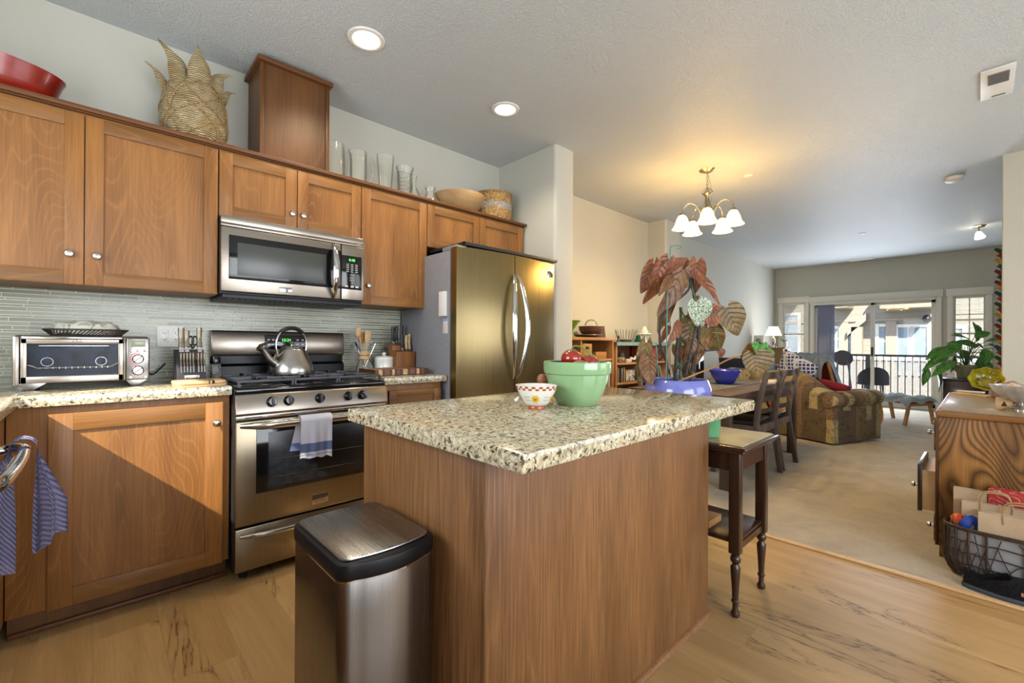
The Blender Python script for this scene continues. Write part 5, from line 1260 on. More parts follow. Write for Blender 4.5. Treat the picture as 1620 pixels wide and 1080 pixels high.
# runner and bowl on the table
n = NT('grey_weave'); v = n.coord(); n.set(Base_Color=n.ramp(n.noise(v, 60, 3), [(.35, '#35373d'), (.55, '#54565e'), (.7, '#7c7e85')]), Roughness=.95); n.bump(n.noise(v, 200, 2), .5, .003); MATS['grey_weave'] = n.m
m = MB(); m.box(3.66, 5.10, -1.50, -1.10, TZ+.0004, TZ+.004, .001); single('table_runner', m, 'grey_weave', 'dark grey woven runner lying along the dining table', 'table runner')
n = NT('cobalt_glaze'); n.set(Base_Color='#2f3796', Roughness=.14, Coat_Weight=.6); MATS['cobalt_glaze'] = n.m
q = at_z(1147, 607, TZ+.004); bz = TZ+.0044
t = thing('blue_bowl', 'cobalt blue mixing bowl on the dining table runner', 'bowl', (q.x, q.y, bz))
m = MB(); m.shell([(.065, 0), (.075, .004), (.105, .045), (.125, .085), (.134, .115)], (q.x, q.y, bz), 48, .006); obj('body', m, 'cobalt_glaze', t)
m = MB(); m.lathe([(.130, .112), (.140, .112), (.143, .120), (.143, .140), (.138, .145), (.131, .142), (.130, .112)], (q.x, q.y, bz), 48); obj('rim_band', m, 'cobalt_glaze', t)
m = MB(); m.box(4.95, 5.15, -1.63, -1.50, TZ+.0004, TZ+.03, .004); single('tissue_box', m, 'paper', 'small pale box on the far end of the dining table', 'box')

# ------------------------------------------------------------------ bookcases along the dining wall
def case(x0, x1, yb, yf, zt, shelves, label, divider=None, arch=False):
    t = thing('bookcase', label, 'bookcase', ((x0+x1)/2, (yb+yf)/2, CZ))
    m = MB(); m.box(x0, x1, yf-.01, yb, zt-.03, zt, .004); obj('top', m, 'pine', t)
    for x in (x0+.005, x1-.025): m = MB(); m.box(x, x+.02, yf, yb, CZ, zt-.0305, .001); obj('side_panel', m, 'pine_v', t)
    m = MB(); m.box(x0+.026, x1-.026, yb-.012, yb-.001, CZ+.01, zt-.031); obj('back_panel', m, wood('case_back', '#7a5432', '#4e321c', 'Z', 1.5, .5, 18, True, .3, .5) if 'case_back' not in MATS else 'case_back', t)
    for z in shelves: m = MB(); m.box(x0+.026, x1-.026, yf+.004, yb-.0125, z-.02, z, .001); obj('shelf', m, 'pine', t)
    if divider: m = MB(); m.box(divider-.01, divider+.01, yf+.002, yb-.013, shelves[0], zt-.031); obj('divider', m, 'pine_v', t)
    return t
YF = -.34
case(3.10, 4.06, -.02, YF, 1.195, (.972, .672, .372, .07), 'pine bookcase beside the refrigerator wall, topped by a green vase', 3.50)
case(4.10, 5.30, -.02, YF, 1.148, (.920, .700, .45, .07), 'lower pine bookcase topped by a teal-edged runner, left of the pilaster')
xa = lambda u, y=-.25: at_y(u, 560, y).x
n = NT('teal_brocade'); v = n.coord(); n.set(Base_Color=n.ramp(n.noise(v, 30, 3), [(.4, '#4e9a94'), (.5, '#8a7f86'), (.6, '#6b8f8d')]), Roughness=.8); MATS['teal_brocade'] = n.m
m = MB(); m.box(4.09, 5.31, -.355, -.04, 1.1485, 1.152); m.box(4.09, 5.31, -.3585, -.3555, 1.112, 1.152); single('shelf_runner', m, 'teal_brocade', 'teal-edged brocade runner draped over the lower bookcase', 'table runner')
Z1, Z2 = 1.1953, 1.1523
# contents: first case
plain('lime_glass', '#7a9a3a', .2); plain('wicker_gold', '#b08b4c', .8, 0, .3, 120, bump=.6); plain('basket_brown', '#5e3720', .6, 0, .3, 120, bump=.5); plain('pewter', '#7d7b76', .35, .6, .1)
cx = 3.47; m = MB(); m.shell([(.030, 0), (.034, .004), (.012, .03), (.012, .06), (.035, .095), (.060, .14), (.085, .165)], (cx, -.24, Z1), 32, .004, wav=lambda a, z: 1+.10*sin(a*6)*max(0, (z-.1))*10); single('green_vase', m, 'lime_glass', 'lime green ruffled pedestal vase on the taller bookcase', 'vase')
m = MB(); m.lathe([(.001, 0), (.03, 0), (.055, .04), (.05, .085), (.028, .11), (.032, .13), (.001, .13)], (3.36, -.14, Z1), 24); single('red_jug', m, 'red_lacquer', 'red and black pottery jug behind the green vase', 'jug')
m = MB(); m.lathe([(.001, .004), (.06, .004), (.13, .02), (.15, .03), (.148, .036), (.06, .012), (.001, .010)], (3.83, -.17, Z1-.003), 36); single('pewter_plate', m, 'pewter', 'grey metal plate under the brown basket on the taller bookcase', 'plate')
m = MB(); m.shell([(.085, 0), (.105, .01), (.125, .05), (.130, .085)], (3.84, -.20, Z1+.034), 36, .006); single('round_basket', m, 'basket_brown', 'small round dark-brown basket on the taller bookcase', 'basket')
m = MB(); m.ball((3.84, -.20, Z1+.125), .07, 24); single('glass_ball', m, 'clear_glass', 'clear glass ball sitting in the dark-brown basket', 'glass ball')
m = MB(); m.box(4.015, 4.025, -.27, -.10, Z1, Z1+.13, rot=Ry(-.22), piv=(4.02, -.2, Z1)); single('picture_frame', m, 'paper', 'white picture frame leaning at the right end of the taller bookcase', 'picture frame')
t = thing('wicker_box', 'square golden wicker box on the upper shelf of the taller bookcase', 'box', (3.62, -.24, .973))
m = MB(); m.box(3.535, 3.695, -.325, -.16, .9725, 1.13, .008); obj('body', m, 'wicker_gold', t)
m = MB(); m.box(3.585, 3.645, -.3275, -.325, 1.075, 1.10, .001); obj('hand_hole', m, 'black_matte', t)
m = MB(); m.box(3.78, 3.97, -.31, -.22, .9725, 1.045, .003); single('cigar_box', m, 'pine', 'small reddish wooden box on the upper shelf of the taller bookcase', 'box')
def books(x0, x1, y, z, hs, cols, lab, grp, n=6, seed=1):
    r = random.Random(seed); x = x0; first = None; k = 0
    while x < x1-.006:
        w = r.uniform(.012, .026); h = r.uniform(*hs); dpt = r.uniform(.13, .17); c = cols[k % len(cols)]; k += 1
        t = thing('book', '%s-spined book %s' % (c[0], lab), 'book', (x+w/2, y, z), 0, grp)
        m = MB(); m.mi = 0; m.box(x, x+.002, y-dpt/2, y+dpt/2, z, z+h); m.box(x+w-.0025, x+w-.0005, y-dpt/2, y+dpt/2, z, z+h); m.box(x, x+w-.0005, y-dpt/2, y-dpt/2+.003, z, z+h, .001); obj('cover', m, plain('cover_'+c[0], c[1], .5), t)
        m = MB(); m.box(x+.002, x+w-.0025, y-dpt/2+.003, y+dpt/2-.002, z+.002, z+h-.003); obj('pages', m, 'paper', t)
        x += w
books(3.80, 4.02, -.235, .6725, (.20, .25), [('white', '#cfcabd'), ('cream', '#c4b795'), ('green', '#5d7a3e'), ('black', '#2b2b2c'), ('yellow', '#bba64a')], 'on the lower shelf of the taller bookcase', 'books on the lower shelf of the taller bookcase', seed=4)
# contents: second case
m = MB(); m.lathe([(.001, 0), (.022, 0), (.018, .02), (.010, .035), (.018, .05), (.012, .07), (.001, .075)], (4.30, -.24, Z2), 18); single('figurine', m, 'dark_stain', 'tiny dark figurine at the left end of the teal-edged runner', 'figurine')
m = MB(); cx = 4.52
m.shell([(.05, 0), (.07, .01), (.08, .03)], (cx, -.2, Z2), 28, .004)
for k in range(22): a = 2*pi*k/22; m.tube(spline([(cx+.05*cos(a), -.2+.05*sin(a), Z2+.01), (cx+.10*cos(a), -.2+.10*sin(a), Z2+.05), (cx+.145*cos(a+.1), -.2+.12*sin(a+.1), Z2+.13+.02*(k % 2))], 4), .003, 5)
single('glass_bowl', m, 'pewter', 'spiky clear glass centrepiece bowl on the lower bookcase', 'bowl')
plain('green_insul', '#1d4a3a', .12, 0, .05)
m = MB(); m.lathe([(.001, 0), (.052, 0), (.055, .012), (.04, .02), (.045, .035), (.03, .045), (.033, .07), (.018, .085), (.001, .09)], (4.75, -.22, Z2), 28); single('glass_insulator', m, 'green_insul', 'dark green glass bell ornament on the lower bookcase', 'ornament')
m = MB(); m.lathe([(.001, 0), (.05, 0), (.05, .01), (.02, .02), (.015, .07), (.05, .085), (.09, .10), (.085, .11), (.04, .12), (.05, .14), (.03, .155), (.02, .19), (.001, .20)], (4.93, -.2, Z2), 28); single('cake_stand', m, 'white_ceramic', 'white tiered ceramic ornament on the lower bookcase', 'ornament')
m = MB(); m.lathe([(.001, 0), (.03, 0), (.028, .03), (.012, .045), (.030, .06), (.034, .085), (.022, .11), (.001, .118)], (4.45, -.18, .9204), 20); single('bust_figurine', m, plain('bust', '#6f6040', .6), 'small olive bust figurine on the upper shelf of the lower bookcase', 'figurine')
n = NT('zigzag'); v = n.coord(scale=(1, 1, 1)); w = n.node('ShaderNodeTexChecker'); w.inputs['Scale'].default_value = 55; n.link(v, w.inputs[0]); n.set(Base_Color=n.mix(w.outputs[1], '#1f1c1a', '#c3b48c'), Roughness=.6); MATS['zigzag'] = n.m
m = MB(); m.shell([(.035, 0), (.05, .01), (.062, .04), (.058, .062)], (4.30, -.25, .9204), 28, .005); single('patterned_bowl', m, 'zigzag', 'black and cream patterned bowl on the upper shelf of the lower bookcase', 'bowl')
m = MB(); m.shell([(.03, 0), (.038, .01), (.045, .04)], (4.43, -.28, .9204), 24, .004); single('white_cup', m, 'white_ceramic', 'small white cup in front of the olive bust figurine', 'cup')
m = MB(); m.tube(spline([(4.53, -.26, .9335), (4.56, -.24, .968), (4.60, -.26, .953), (4.64, -.25, .988)], 5), [.012]*15+[.006], 8); single('shell_ornament', m, 'white_ceramic', 'pale seashell ornament on the upper shelf of the lower bookcase', 'ornament')
m = MB(); m.box(4.86, 5.20, -.31, -.06, .9204, 1.10, .004); single('red_box', m, plain('red_box_m', '#8a3320', .6), 'reddish-brown box on the upper shelf of the lower bookcase', 'box')
books(4.20, 4.33, -.235, .7004, (.15, .17), [('tan', '#a58d6a'), ('navy', '#2b3350'), ('charcoal', '#3a3a3c')], 'on the middle shelf of the lower bookcase', 'books on the middle shelf of the lower bookcase', seed=8)
t = thing('picture_frame', 'small framed picture of white and blue figures on the lower bookcase', 'picture frame', (4.44, -.3, .7004))
m = MB(); m.box(4.345, 4.545, -.305, -.29, .7004, .84, .003); obj('frame', m, 'case_back', t)
n = NT('figures'); v = n.coord(); n.set(Base_Color=n.ramp(n.noise(v, 26, 2, .5, .6), [(.4, '#3c4048'), (.47, '#7f98b5'), (.54, '#d0cfc8'), (.62, '#8f7a55')]), Roughness=.5); MATS['figures'] = n.m
m = MB(); m.box(4.357, 4.533, -.3062, -.305, .712, .828); obj('print', m, 'figures', t)
m = MB(); m.box(4.25, 4.62, -.30, -.12, .4504, .60, .01); single('fabric_stack', m, 'grey_weave', 'dark folded fabric on the lowest visible shelf of the lower bookcase', 'fabric')
m = MB(); m.box(4.70, 5.05, -.28, -.08, .7004, .80, .01); single('brown_basket', m, 'basket_brown', 'low dark-brown basket on the middle shelf of the lower bookcase', 'basket')
# glass-fronted cabinet just past the pilaster
t = thing('stereo_cabinet', 'narrow dark glass-fronted cabinet against the living room wall past the pilaster', 'cabinet', (6.0, -.22, CZ))
m = MB(); m.box(5.80, 6.18, -.40, -.02, CZ, 1.12, .005); obj('body', m, 'dark_stain', t)
m = MB(); m.box(5.83, 6.15, -.408, -.4005, .12, 1.08, .002); d = obj('glass_door', m, 'black_gloss', t)
m = MB(); m.cyl((5.86, -.42, .75), (5.86, -.42, .85), .006, seg=8); m.bar((5.86, -.408, .80), (5.86, -.42, .80), .008, .008); obj('door_handle', m, 'chrome', d)
# ------------------------------------------------------------------ sofa with patchwork upholstery
n = NT('patchwork'); v = n.coord(); s = n.node('ShaderNodeSeparateXYZ'); n.link(v, s.inputs[0])
band = n.math('FLOOR', n.math('MULTIPLY', n.math('ADD', n.math('ADD', s.outputs[0], s.outputs[1]), n.math('MULTIPLY', n.noise(v, 3, 1), .03)), 10.5))
wn_ = n.node('ShaderNodeTexWhiteNoise', noise_dimensions='1D'); n.link(band, wn_.inputs['W'])
hb = n.math('FLOOR', n.math('ADD', n.math('MULTIPLY', s.outputs[2], .9), n.math('MULTIPLY', wn_.outputs[0], 3)))
w2 = n.node('ShaderNodeTexWhiteNoise', noise_dimensions='2D'); cb = n.node('ShaderNodeCombineXYZ'); n.link(band, cb.inputs[0]); n.link(hb, cb.inputs[1]); n.link(cb.outputs[0], w2.inputs['Vector'])
base = n.ramp(w2.outputs[0], [(0, '#ab9a72'), (.18, '#74654c'), (.33, '#b3a37b'), (.48, '#80664d'), (.6, '#8c7f60'), (.72, '#a9996f'), (.88, '#635443')], 'CONSTANT')
f = n.noise(v, 28, 4, .65, 1.5); base = n.mix(.6, base, n.ramp(f, [(.38, .3), (.46, 1.0)]), 'MULTIPLY')
cr = n.ramp(n.math('ABSOLUTE', n.math('SUBTRACT', n.noise(v, 7, 3, .6, 1), .5)), [(.0, .8), (.018, 0.0)]); base = n.mix(cr, base, '#2c2013')
n.set(Base_Color=base, Roughness=.9); n.bump(n.noise(v, 300, 2), .4, .002); MATS['patchwork'] = n.m
def sofa():
    t = thing('sofa', 'roll-arm sofa in brown and gold patchwork fabric with its back to the dining table', 'sofa', (6.0, -1.92, CZ), -.369)
    L, D = 1.95, .87
    m = MB(); m.box(.06, D-.02, .02, L-.02, .02, .24, .02); obj('base', m, 'patchwork', t, local=True)
    prof = [(0, .02), (.0, .52), (.005, .60), (.03, .70), (.07, .77), (.12, .80), (.18, .79), (.225, .73), (.24, .62), (.25, .50), (.25, .24), (.25, .02)]
    def hq(q):
        e = min(q, L-q); k = max(0, min(1, (e-.06)/.42)); k = k*k*(3-2*k); return .30+.70*k
    def fn(u, v):
        q = .0+L*v; p = prof[min(len(prof)-1, int(round(u*(len(prof)-1))))]; z = p[1] if p[1] <= .5 else .5+(p[1]-.5)*hq(q); return Vector((p[0], q, z))
    m = MB(); m.grid(fn, len(prof)-1, 40)
    for q in (0, L): m.face([fn(i/(len(prof)-1), q/L) for i in range(len(prof))])
    bmesh.ops.remove_doubles(m.bm, verts=m.bm.verts, dist=1e-4); obj('backrest', m, 'patchwork', t, local=True, ang=50)
    for yc in (.06, L-.06):
        m = MB(); m.tube([(-.012, yc, .50), (.03, yc, .50), (D-.03, yc, .50), (D, yc, .50)], [.085, .098, .098, .088], 26); m.tube([(-.022, yc, .50), (-.012, yc, .50)], [.05, .055], 20); obj('roll_arm', m, 'patchwork', t, local=True)
        m = MB(); m.box(.251, D-.012, yc-.07, yc+.07, .02, .43, .02); obj('arm_panel', m, 'patchwork', t, local=True)
    for k in range(2):
        a = .17+k*(L-.34)/2; m = MB(); m.box(.255, D+.01, a+.004, a+(L-.34)/2-.004, .245, .42, .04, 3); obj('seat_cushion', m, 'patchwork', t, local=True)
    return t
sofa()
SM = Matrix.Translation((6.0, -1.92, 0)) @ Matrix.Rotation(-.369, 4, 'Z'); S_ = lambda x, y, z: SM @ Vector((x, y, z))
n = NT('trellis_blue'); v = n.coord(scale=(14, 14, 14)); vo = n.node('ShaderNodeTexVoronoi', feature='DISTANCE_TO_EDGE'); n.link(v, vo.inputs[0]); vo.inputs['Scale'].default_value = 1.6; vo.inputs['Randomness'].default_value = .15
n.set(Base_Color=n.ramp(vo.outputs[0], [(.12, '#c9cbd6'), (.17, '#2b3270')]), Roughness=.9); MATS['trellis_blue'] = n.m
plain('sky_blue_cloth', '#6f8fc4', .9); plain('navy_cloth', '#1d2236', .9); plain('crimson_cloth', '#8c1f35', .9)
RS = Rz(-.369)
cushion('patterned_cushion', S_(.36, .70, .78), (.46, .46, .16), 'trellis_blue', 'blue and white trellis-patterned cushion on the sofa', rot=RS @ Ry(1.35) @ Rz(.5))
cushion('blue_cushion', S_(.36, 1.20, .76), (.42, .42, .16), 'sky_blue_cloth', 'plain light blue cushion on the sofa, left of the patterned one', rot=RS @ Ry(1.3) @ Rz(.2))
cushion('navy_cushion', S_(.36, 1.66, .72), (.44, .44, .16), 'navy_cloth', 'dark navy cushion at the far end of the sofa', rot=RS @ Ry(1.35))
cushion('crimson_cushion', S_(.52, .30, .57), (.34, .34, .11), 'crimson_cloth', 'crimson cushion against the near wing of the sofa', rot=RS @ Ry(.75) @ Rz(.3))

# ------------------------------------------------------------------ bentwood armchair with throw, footstool
n = NT('throw_blue'); v = n.coord(); n.set(Base_Color=n.ramp(n.noise(v, 6, 3), [(.3, '#a9bac6'), (.7, '#c6d2d9')]), Roughness=.92); n.bump(n.noise(v, 240, 2), .5, .002); MATS['throw_blue'] = n.m
plain('rust_cushion', '#a8402c', .9); wood('birch', '#c49c6b', '#a87f4e', 'X', 1.0, .45, 10, True, .2, .3)
ANG = -.52
def armchair():
    # local +X is forward
    t = thing('armchair', 'bentwood lounge chair draped with a grey-blue throw near the patio door', 'armchair', (7.60, -1.60, CZ), ANG)
    for s in (-1, 1):
        y = s*.31
        m = MB(); P = spline([(-.36, y, .02), (-.10, y, .012), (.30, y, .015), (.47, y, .10), (.44, y, .34), (.28, y, .50), (.0, y, .53), (-.20, y, .50)], 8)
        m.tube(P, .013, 8, sx=2.2, up=(0, 0, 1)); obj('arm_frame', m, 'birch', t, local=True)
        m = MB(); P = spline([(.38, s*.27, .36), (.10, s*.27, .30), (-.12, s*.27, .32), (-.26, s*.27, .55), (-.40, s*.27, .92)], 8); m.tube(P, .012, 8, sx=2.2, up=(0, 0, 1)); obj('seat_frame', m, 'birch', t, local=True)
    m = MB(); m.bar((-.34, -.31, .018), (-.34, .31, .018), .04, .018); m.bar((.34, -.30, .352), (.34, .30, .352), .04, .018); m.bar((-.05, -.31, .30), (-.05, .31, .30), .04, .018); obj('cross_rail', m, 'birch', t, local=True)
    prof = spline([(.44, 0, .40), (.16, 0, .365), (-.08, 0, .375), (-.22, 0, .60), (-.33, 0, .82), (-.40, 0, .945)], 8)
    m = MB(); N = len(prof)-1
    def fn(u, v):
        p = prof[min(N, int(round(u*N)))]; return Vector((p.x, -.28+.56*v, p.z))
    m.grid(fn, N, 8, .06); obj('cushion', m, 'rust_cushion', t, local=True)
    return t
armchair()
def throw():
    prof = spline([(.50, 0, .36), (.47, 0, .475), (.16, 0, .425), (-.03, 0, .44), (-.155, 0, .62), (-.265, 0, .84), (-.36, 0, 1.0), (-.47, 0, .985), (-.50, 0, .85), (-.49, 0, .68)], 7)
    N = len(prof)-1
    M = Matrix.Translation((7.60, -1.60, CZ)) @ Matrix.Rotation(ANG, 4, 'Z')
    def fn(u, v):
        p = prof[min(N, int(round(u*N)))]; q = v-.5; w = .30-.03*abs(u-.5); wr = .012*sin(q*34+2*sin(u*9))+.008*sin(q*61+u*5)
        side = max(0, abs(q)-.40)/.10
        return M @ Vector((p.x+wr*.8, q*2*w, p.z+wr*.7-.10*side*side))
    m = MB(); m.grid(fn, N, 44, .005); single('throw_blanket', m, 'throw_blue', 'rumpled grey-blue throw covering the bentwood lounge chair', 'blanket', ang=80)
throw()
def stool():
    c = (8.68, -2.21, CZ)
    t = thing('footstool', 'bentwood footstool with a rust cushion beside the lounge chair', 'footstool', c, ANG)
    m = MB(); m.box(-.26, .26, -.30, .30, .30, .36, .03, 3); obj('cushion', m, 'rust_cushion', t, local=True)
    for s in (-1, 1):
        m = MB(); m.bar((-.26, s*.27, .285), (.26, s*.27, .285), .03, .035); obj('side_rail', m, 'birch', t, local=True)
        for e in (-1, 1): m = MB(); m.bar((e*.20, s*.27, .27), (e*.27, s*.27, .0), .028, .045, up=(1, 0, 0)); obj('leg', m, 'birch', t, local=True)
    M = Matrix.Translation(c) @ Matrix.Rotation(ANG, 4, 'Z'); r = random.Random(2)
    def fn(u, v):
        x = -.30+.60*u; y = -.33+.66*v; e = max(0, abs(u-.5)*2-.82)/.18; g = max(0, abs(v-.5)*2-.86)/.14
        return M @ Vector((x, y, .378+.018*sin(x*22+3*sin(y*9))+.012*sin(y*41+x*8)-.06*e*e-.05*g*g))
    m = MB(); m.grid(fn, 30, 34, .006); single('stool_cover', m, 'throw_blue', 'grey-blue cloth rumpled over the footstool', 'blanket', ang=80)
stool()

# ------------------------------------------------------------------ corner cabinet, lamp, frame, orchid
t = thing('corner_cabinet', 'tall light-brown cabinet with small open cubbies in the far left corner', 'cabinet', (9.42, -.33, CZ))
wood('cab_wood', '#a3825c', '#86663f', 'Z', 1.0, .5, 12, True, .3, .4)
m = MB(); m.box(9.20, 9.62, -.55, -.10, CZ, 1.065, .005); obj('body', m, 'cab_wood', t)
m = MB(); m.box(9.18, 9.64, -.58, -.08, 1.0655, 1.085, .004); obj('top', m, 'cab_wood', t)
m = MB()
for z in (.45, .60, .75, .90): m.box(9.30, 9.60, -.556, -.5505, z, z+.11)
obj('cubby', m, 'black_matte', t)
m = MB()
for z in (.45, .60, .75, .90): m.box(9.30, 9.60, -.562, -.5565, z+.115, z+.145)
obj('cubby_rail', m, 'white_plastic', t)
n = NT('lit_shade'); n.set(Base_Color='#f0dcae', Roughness=.6, Emission_Color='#ffe2a0', Emission_Strength=2.2); MATS['lit_shade'] = n.m
lx, ly, lz = 9.40, -.33, 1.0855
t = thing('table_lamp', 'glowing table lamp with pleated cream shade on the corner cabinet', 'lamp', (lx, ly, lz))
m = MB(); m.lathe([(.001, 0), (.055, 0), (.055, .01), (.02, .02), (.012, .05), (.03, .09), (.034, .14), (.016, .20), (.010, .22), (.008, .30), (.001, .30)], (lx, ly, lz), 24); obj('base', m, 'nickel', t)
m = MB(); m.cap_end = True; m.lathe([(.135, .225), (.137, .228), (.075, .395), (.073, .395), (.133, .225), (.135, .225)], (lx, ly, lz), 32, wav=lambda a, z: 1+.02*cos(a*16)); obj('lamp_shade', m, 'lit_shade', t)
lamp('table_lamp_bulb', 'POINT', (lx, ly, lz+.29), 6, (1, .78, .45), rad=.03)
t = thing('picture_frame', 'white-matted picture frame leaning on the corner cabinet, left of the lamp', 'picture frame', (9.28, -.18, lz))
m = MB(); m.box(9.215, 9.232, -.20, -.03, lz+.001, lz+.235, .003, rot=Ry(.25), piv=(9.22, -.2, lz)); obj('frame', m, 'trim_white', t)
m = MB(); m.box(9.2125, 9.2148, -.155, -.075, lz+.06, lz+.175, rot=Ry(.25), piv=(9.22, -.2, lz)); obj('print', m, 'figures', t)
q = (9.45, -.50, lz)
t = thing('potted_orchid', 'small orchid in a pale pot on the corner cabinet with two thin stakes', 'potted plant', q)
m = MB(); m.shell([(.035, 0), (.042, .004), (.052, .09), (.055, .10)], q, 28, .004); obj('pot', m, 'white_ceramic', t)
m = MB(); m.lathe([(.001, .08), (.049, .08), (.001, .085)], q, 20); obj('soil', m, 'soil', t)
for dx, dy, h in ((-.02, .03, .38), (.03, -.06, .42)): m = MB(); m.cyl((q[0], q[1], q[2]+.08), (q[0]+dx, q[1]+dy, q[2]+h), .003, seg=6); obj('stake', m, 'cane_green', t)
for a, L in ((2.2, .13), (-.6, .10), (.9, .11)): m = MB(); leaf_mesh(m, (q[0], q[1], q[2]+.09), (cos(a)*.5, sin(a)*.5, .75), (-cos(a), -sin(a), .5), L, .05, .3, .3, 0, 0, .0, 'lance'); m.recalc = False; obj('leaf', m, 'leaf_green', t, ang=80)
def legged_table(x0, x1, y0, y1, h, mats, name, label, drawer=False):
    t = thing(name, label, 'table', ((x0+x1)/2, (y0+y1)/2, CZ))
    m = MB(); m.box(x0, x1, y0, y1, h-.03, h, .005); obj('top', m, mats, t)
    m = MB(); m.box(x0+.02, x1-.02, y0+.02, y1-.02, h-.14, h-.0305); ap = obj('apron', m, mats, t)
    if drawer: m = MB(); m.ball((x0+.008, (y0+y1)/2, h-.085), .012); obj('knob', m, 'black_matte', ap)
    for x in (x0+.03, x1-.03):
        for y in (y0+.03, y1-.03): m = MB(); m.box(x-.02, x+.02, y-.02, y+.02, CZ, h-.1405, .003); obj('leg', m, mats, t)
legged_table(8.15, 8.55, -.86, -.30, .80, 'pine', 'end_table', 'orange-brown wooden end table behind the sofa')
legged_table(8.92, 9.15, -1.16, -.86, .62, 'white_plastic', 'night_stand', 'small white stand with a dark knob behind the lounge chair', True)

# ------------------------------------------------------------------ vertical blinds stacked at the patio door
t = thing('vertical_blind', 'stack of grey-blue vertical blind slats at the left of the patio door', 'blind', (10.59, -.92, .05))
m = MB(); m.box(10.585, 10.625, -2.50, -.715, 1.935, 1.975, .004); obj('head_rail', m, 'white_plastic', t)
plain('blind_vinyl', '#b4b9d0', .6, 0, .05)
for k in range(13):
    y = -.78-k*.0225; m = MB(); m.grid(lambda u, v: Vector((10.60-.03+.06*u+.002, y+.004*sin(pi*u), .06+1.87*v)), 6, 1, .0012); m.xf(Matrix.Translation((10.605, y, 0)) @ Matrix.Rotation(.55, 4, 'Z') @ Matrix.Translation((-10.605, -y, 0))); obj('slat', m, 'blind_vinyl', t)

# ------------------------------------------------------------------ right side: plant on dark stand
PX, PY = 6.95, -2.93
t = thing('plant_cabinet', 'dark brown two-drawer stand under the leafy green plant', 'cabinet', (PX, PY, CZ))
zc = .775
m = MB(); m.box(PX-.22, PX+.2, PY-.17, PY+.17, CZ+.03, zc-.02, .004); obj('body', m, 'dark_stain', t)
m = MB(); m.box(PX-.24, PX+.22, PY-.19, PY+.19, zc-.0198, zc, .004); obj('top', m, 'dark_stain', t)
for z0, z1 in ((.44, .70), (.12, .42)):
    m = MB(); m.box(PX-.228, PX-.2205, PY-.155, PY+.155, z0, z1, .002); d = obj('drawer', m, 'dark_stain', t)
    m = MB(); m.ball((PX-.236, PY+.10, (z0+z1)/2), .009, 12); obj('knob', m, 'nickel', d)
m = MB(); m.box(PX-.21, PX+.19, PY-.16, PY+.16, CZ, CZ+.029); obj('plinth', m, 'dark_stain', t)
t = thing('potted_plant', 'leafy green plant with drooping leaves in a pale olive pot on the dark stand', 'potted plant', (PX, PY-.0, zc))
plain('olive_pot', '#8d8e6c', .4)
m = MB(); m.shell([(.065, 0), (.072, .004), (.090, .115), (.098, .118), (.100, .145)], (PX, PY, zc+.0005), 36, .005); obj('pot', m, 'olive_pot', t)
m = MB(); m.lathe([(.001, .12), (.092, .12), (.001, .13)], (PX, PY, zc), 24); obj('soil', m, 'soil', t)
D2 = (Vector((PX, PY, 1))-CAM).dot(d1)
GL = [(1545, 540, 1544, 508, 17), (1534, 537, 1504, 527, 11), (1542, 533, 1568, 524, 11), (1500, 549, 1464, 566, 13), (1492, 558, 1461, 586, 9), (1468, 582, 1461, 610, 9), (1480, 580, 1492, 620, 16), (1512, 572, 1474, 592, 12),
      (1520, 546, 1492, 556, 14), (1548, 548, 1512, 538, 11), (1532, 556, 1518, 562, 12), (1545, 545, 1566, 560, 16), (1564, 545, 1584, 556, 14), (1560, 540, 1594, 534, 8), (1548, 566, 1563, 604, 20), (1556, 572, 1574, 600, 14), (1574, 550, 1592, 566, 9),
      (1512, 556, 1482, 566, 12), (1545, 548, 1526, 540, 12), (1526, 548, 1500, 540, 11), (1500, 565, 1478, 572, 10), (1510, 562, 1508, 590, 8), (1560, 552, 1560, 575, 14), (1530, 562, 1540, 580, 10), (1524, 556, 1531, 574, 9), (1552, 530, 1548, 512, 10)]
r = random.Random(5); top = Vector((PX, PY, zc+.13))
for u0, v0, u1, v1, w in GL:
    dd = r.uniform(-.16, .16); a = at_d(u0, v0, D2+dd*.8); b = at_d(u1, v1, D2+dd); L = (b-a).length
    m = MB(); leaf_mesh(m, a, b-a, -d1*.6+Vector((0, 0, 1))*r.uniform(.3, 1.0)+r2*r.uniform(-.4, .4), L, w/F_PX*D2*1.25, .3, .12, .0, 0, .03, 'lance'); m.recalc = False; lf = obj('leaf', m, 'leaf_green', t, ang=80)
    m = MB(); mid = (top+a)*.5+Vector((0, 0, .07)); m.tube(spline([top, mid, a], 5), .0035, 6); obj('stem', m, 'cane_green', t)
# garland of felt birds at the end of the right wall
BX = 5.80
t = thing('bird_garland', 'hanging garland of small coloured felt birds beside the right wall edge', 'garland', tuple(at_x(1591, 393, BX)))
m = MB(); m.tube([at_x(1591, 262, BX)+Vector((0, 0, 0)), at_x(1591, 604, BX)], .0015, 6); obj('string', m, 'brass_antique', t)
BC = ['felt_green', 'felt_red', 'felt_yellow', 'felt_blue', 'felt_red', 'felt_green', 'felt_red', 'felt_yellow', 'felt_blue', 'felt_orange', 'felt_green', 'felt_red', 'felt_yellow', 'felt_blue', 'felt_red', 'felt_green', 'felt_red', 'felt_yellow', 'felt_blue', 'felt_red', 'felt_green', 'felt_red', 'felt_yellow', 'felt_blue', 'felt_red']
for k, c in (('felt_green', '#1f4228'), ('felt_red', '#74191c'), ('felt_yellow', '#9c8228'), ('felt_blue', '#1a4060'), ('felt_orange', '#8a3a1b')): plain(k, c, .95, 0, .15, 80)
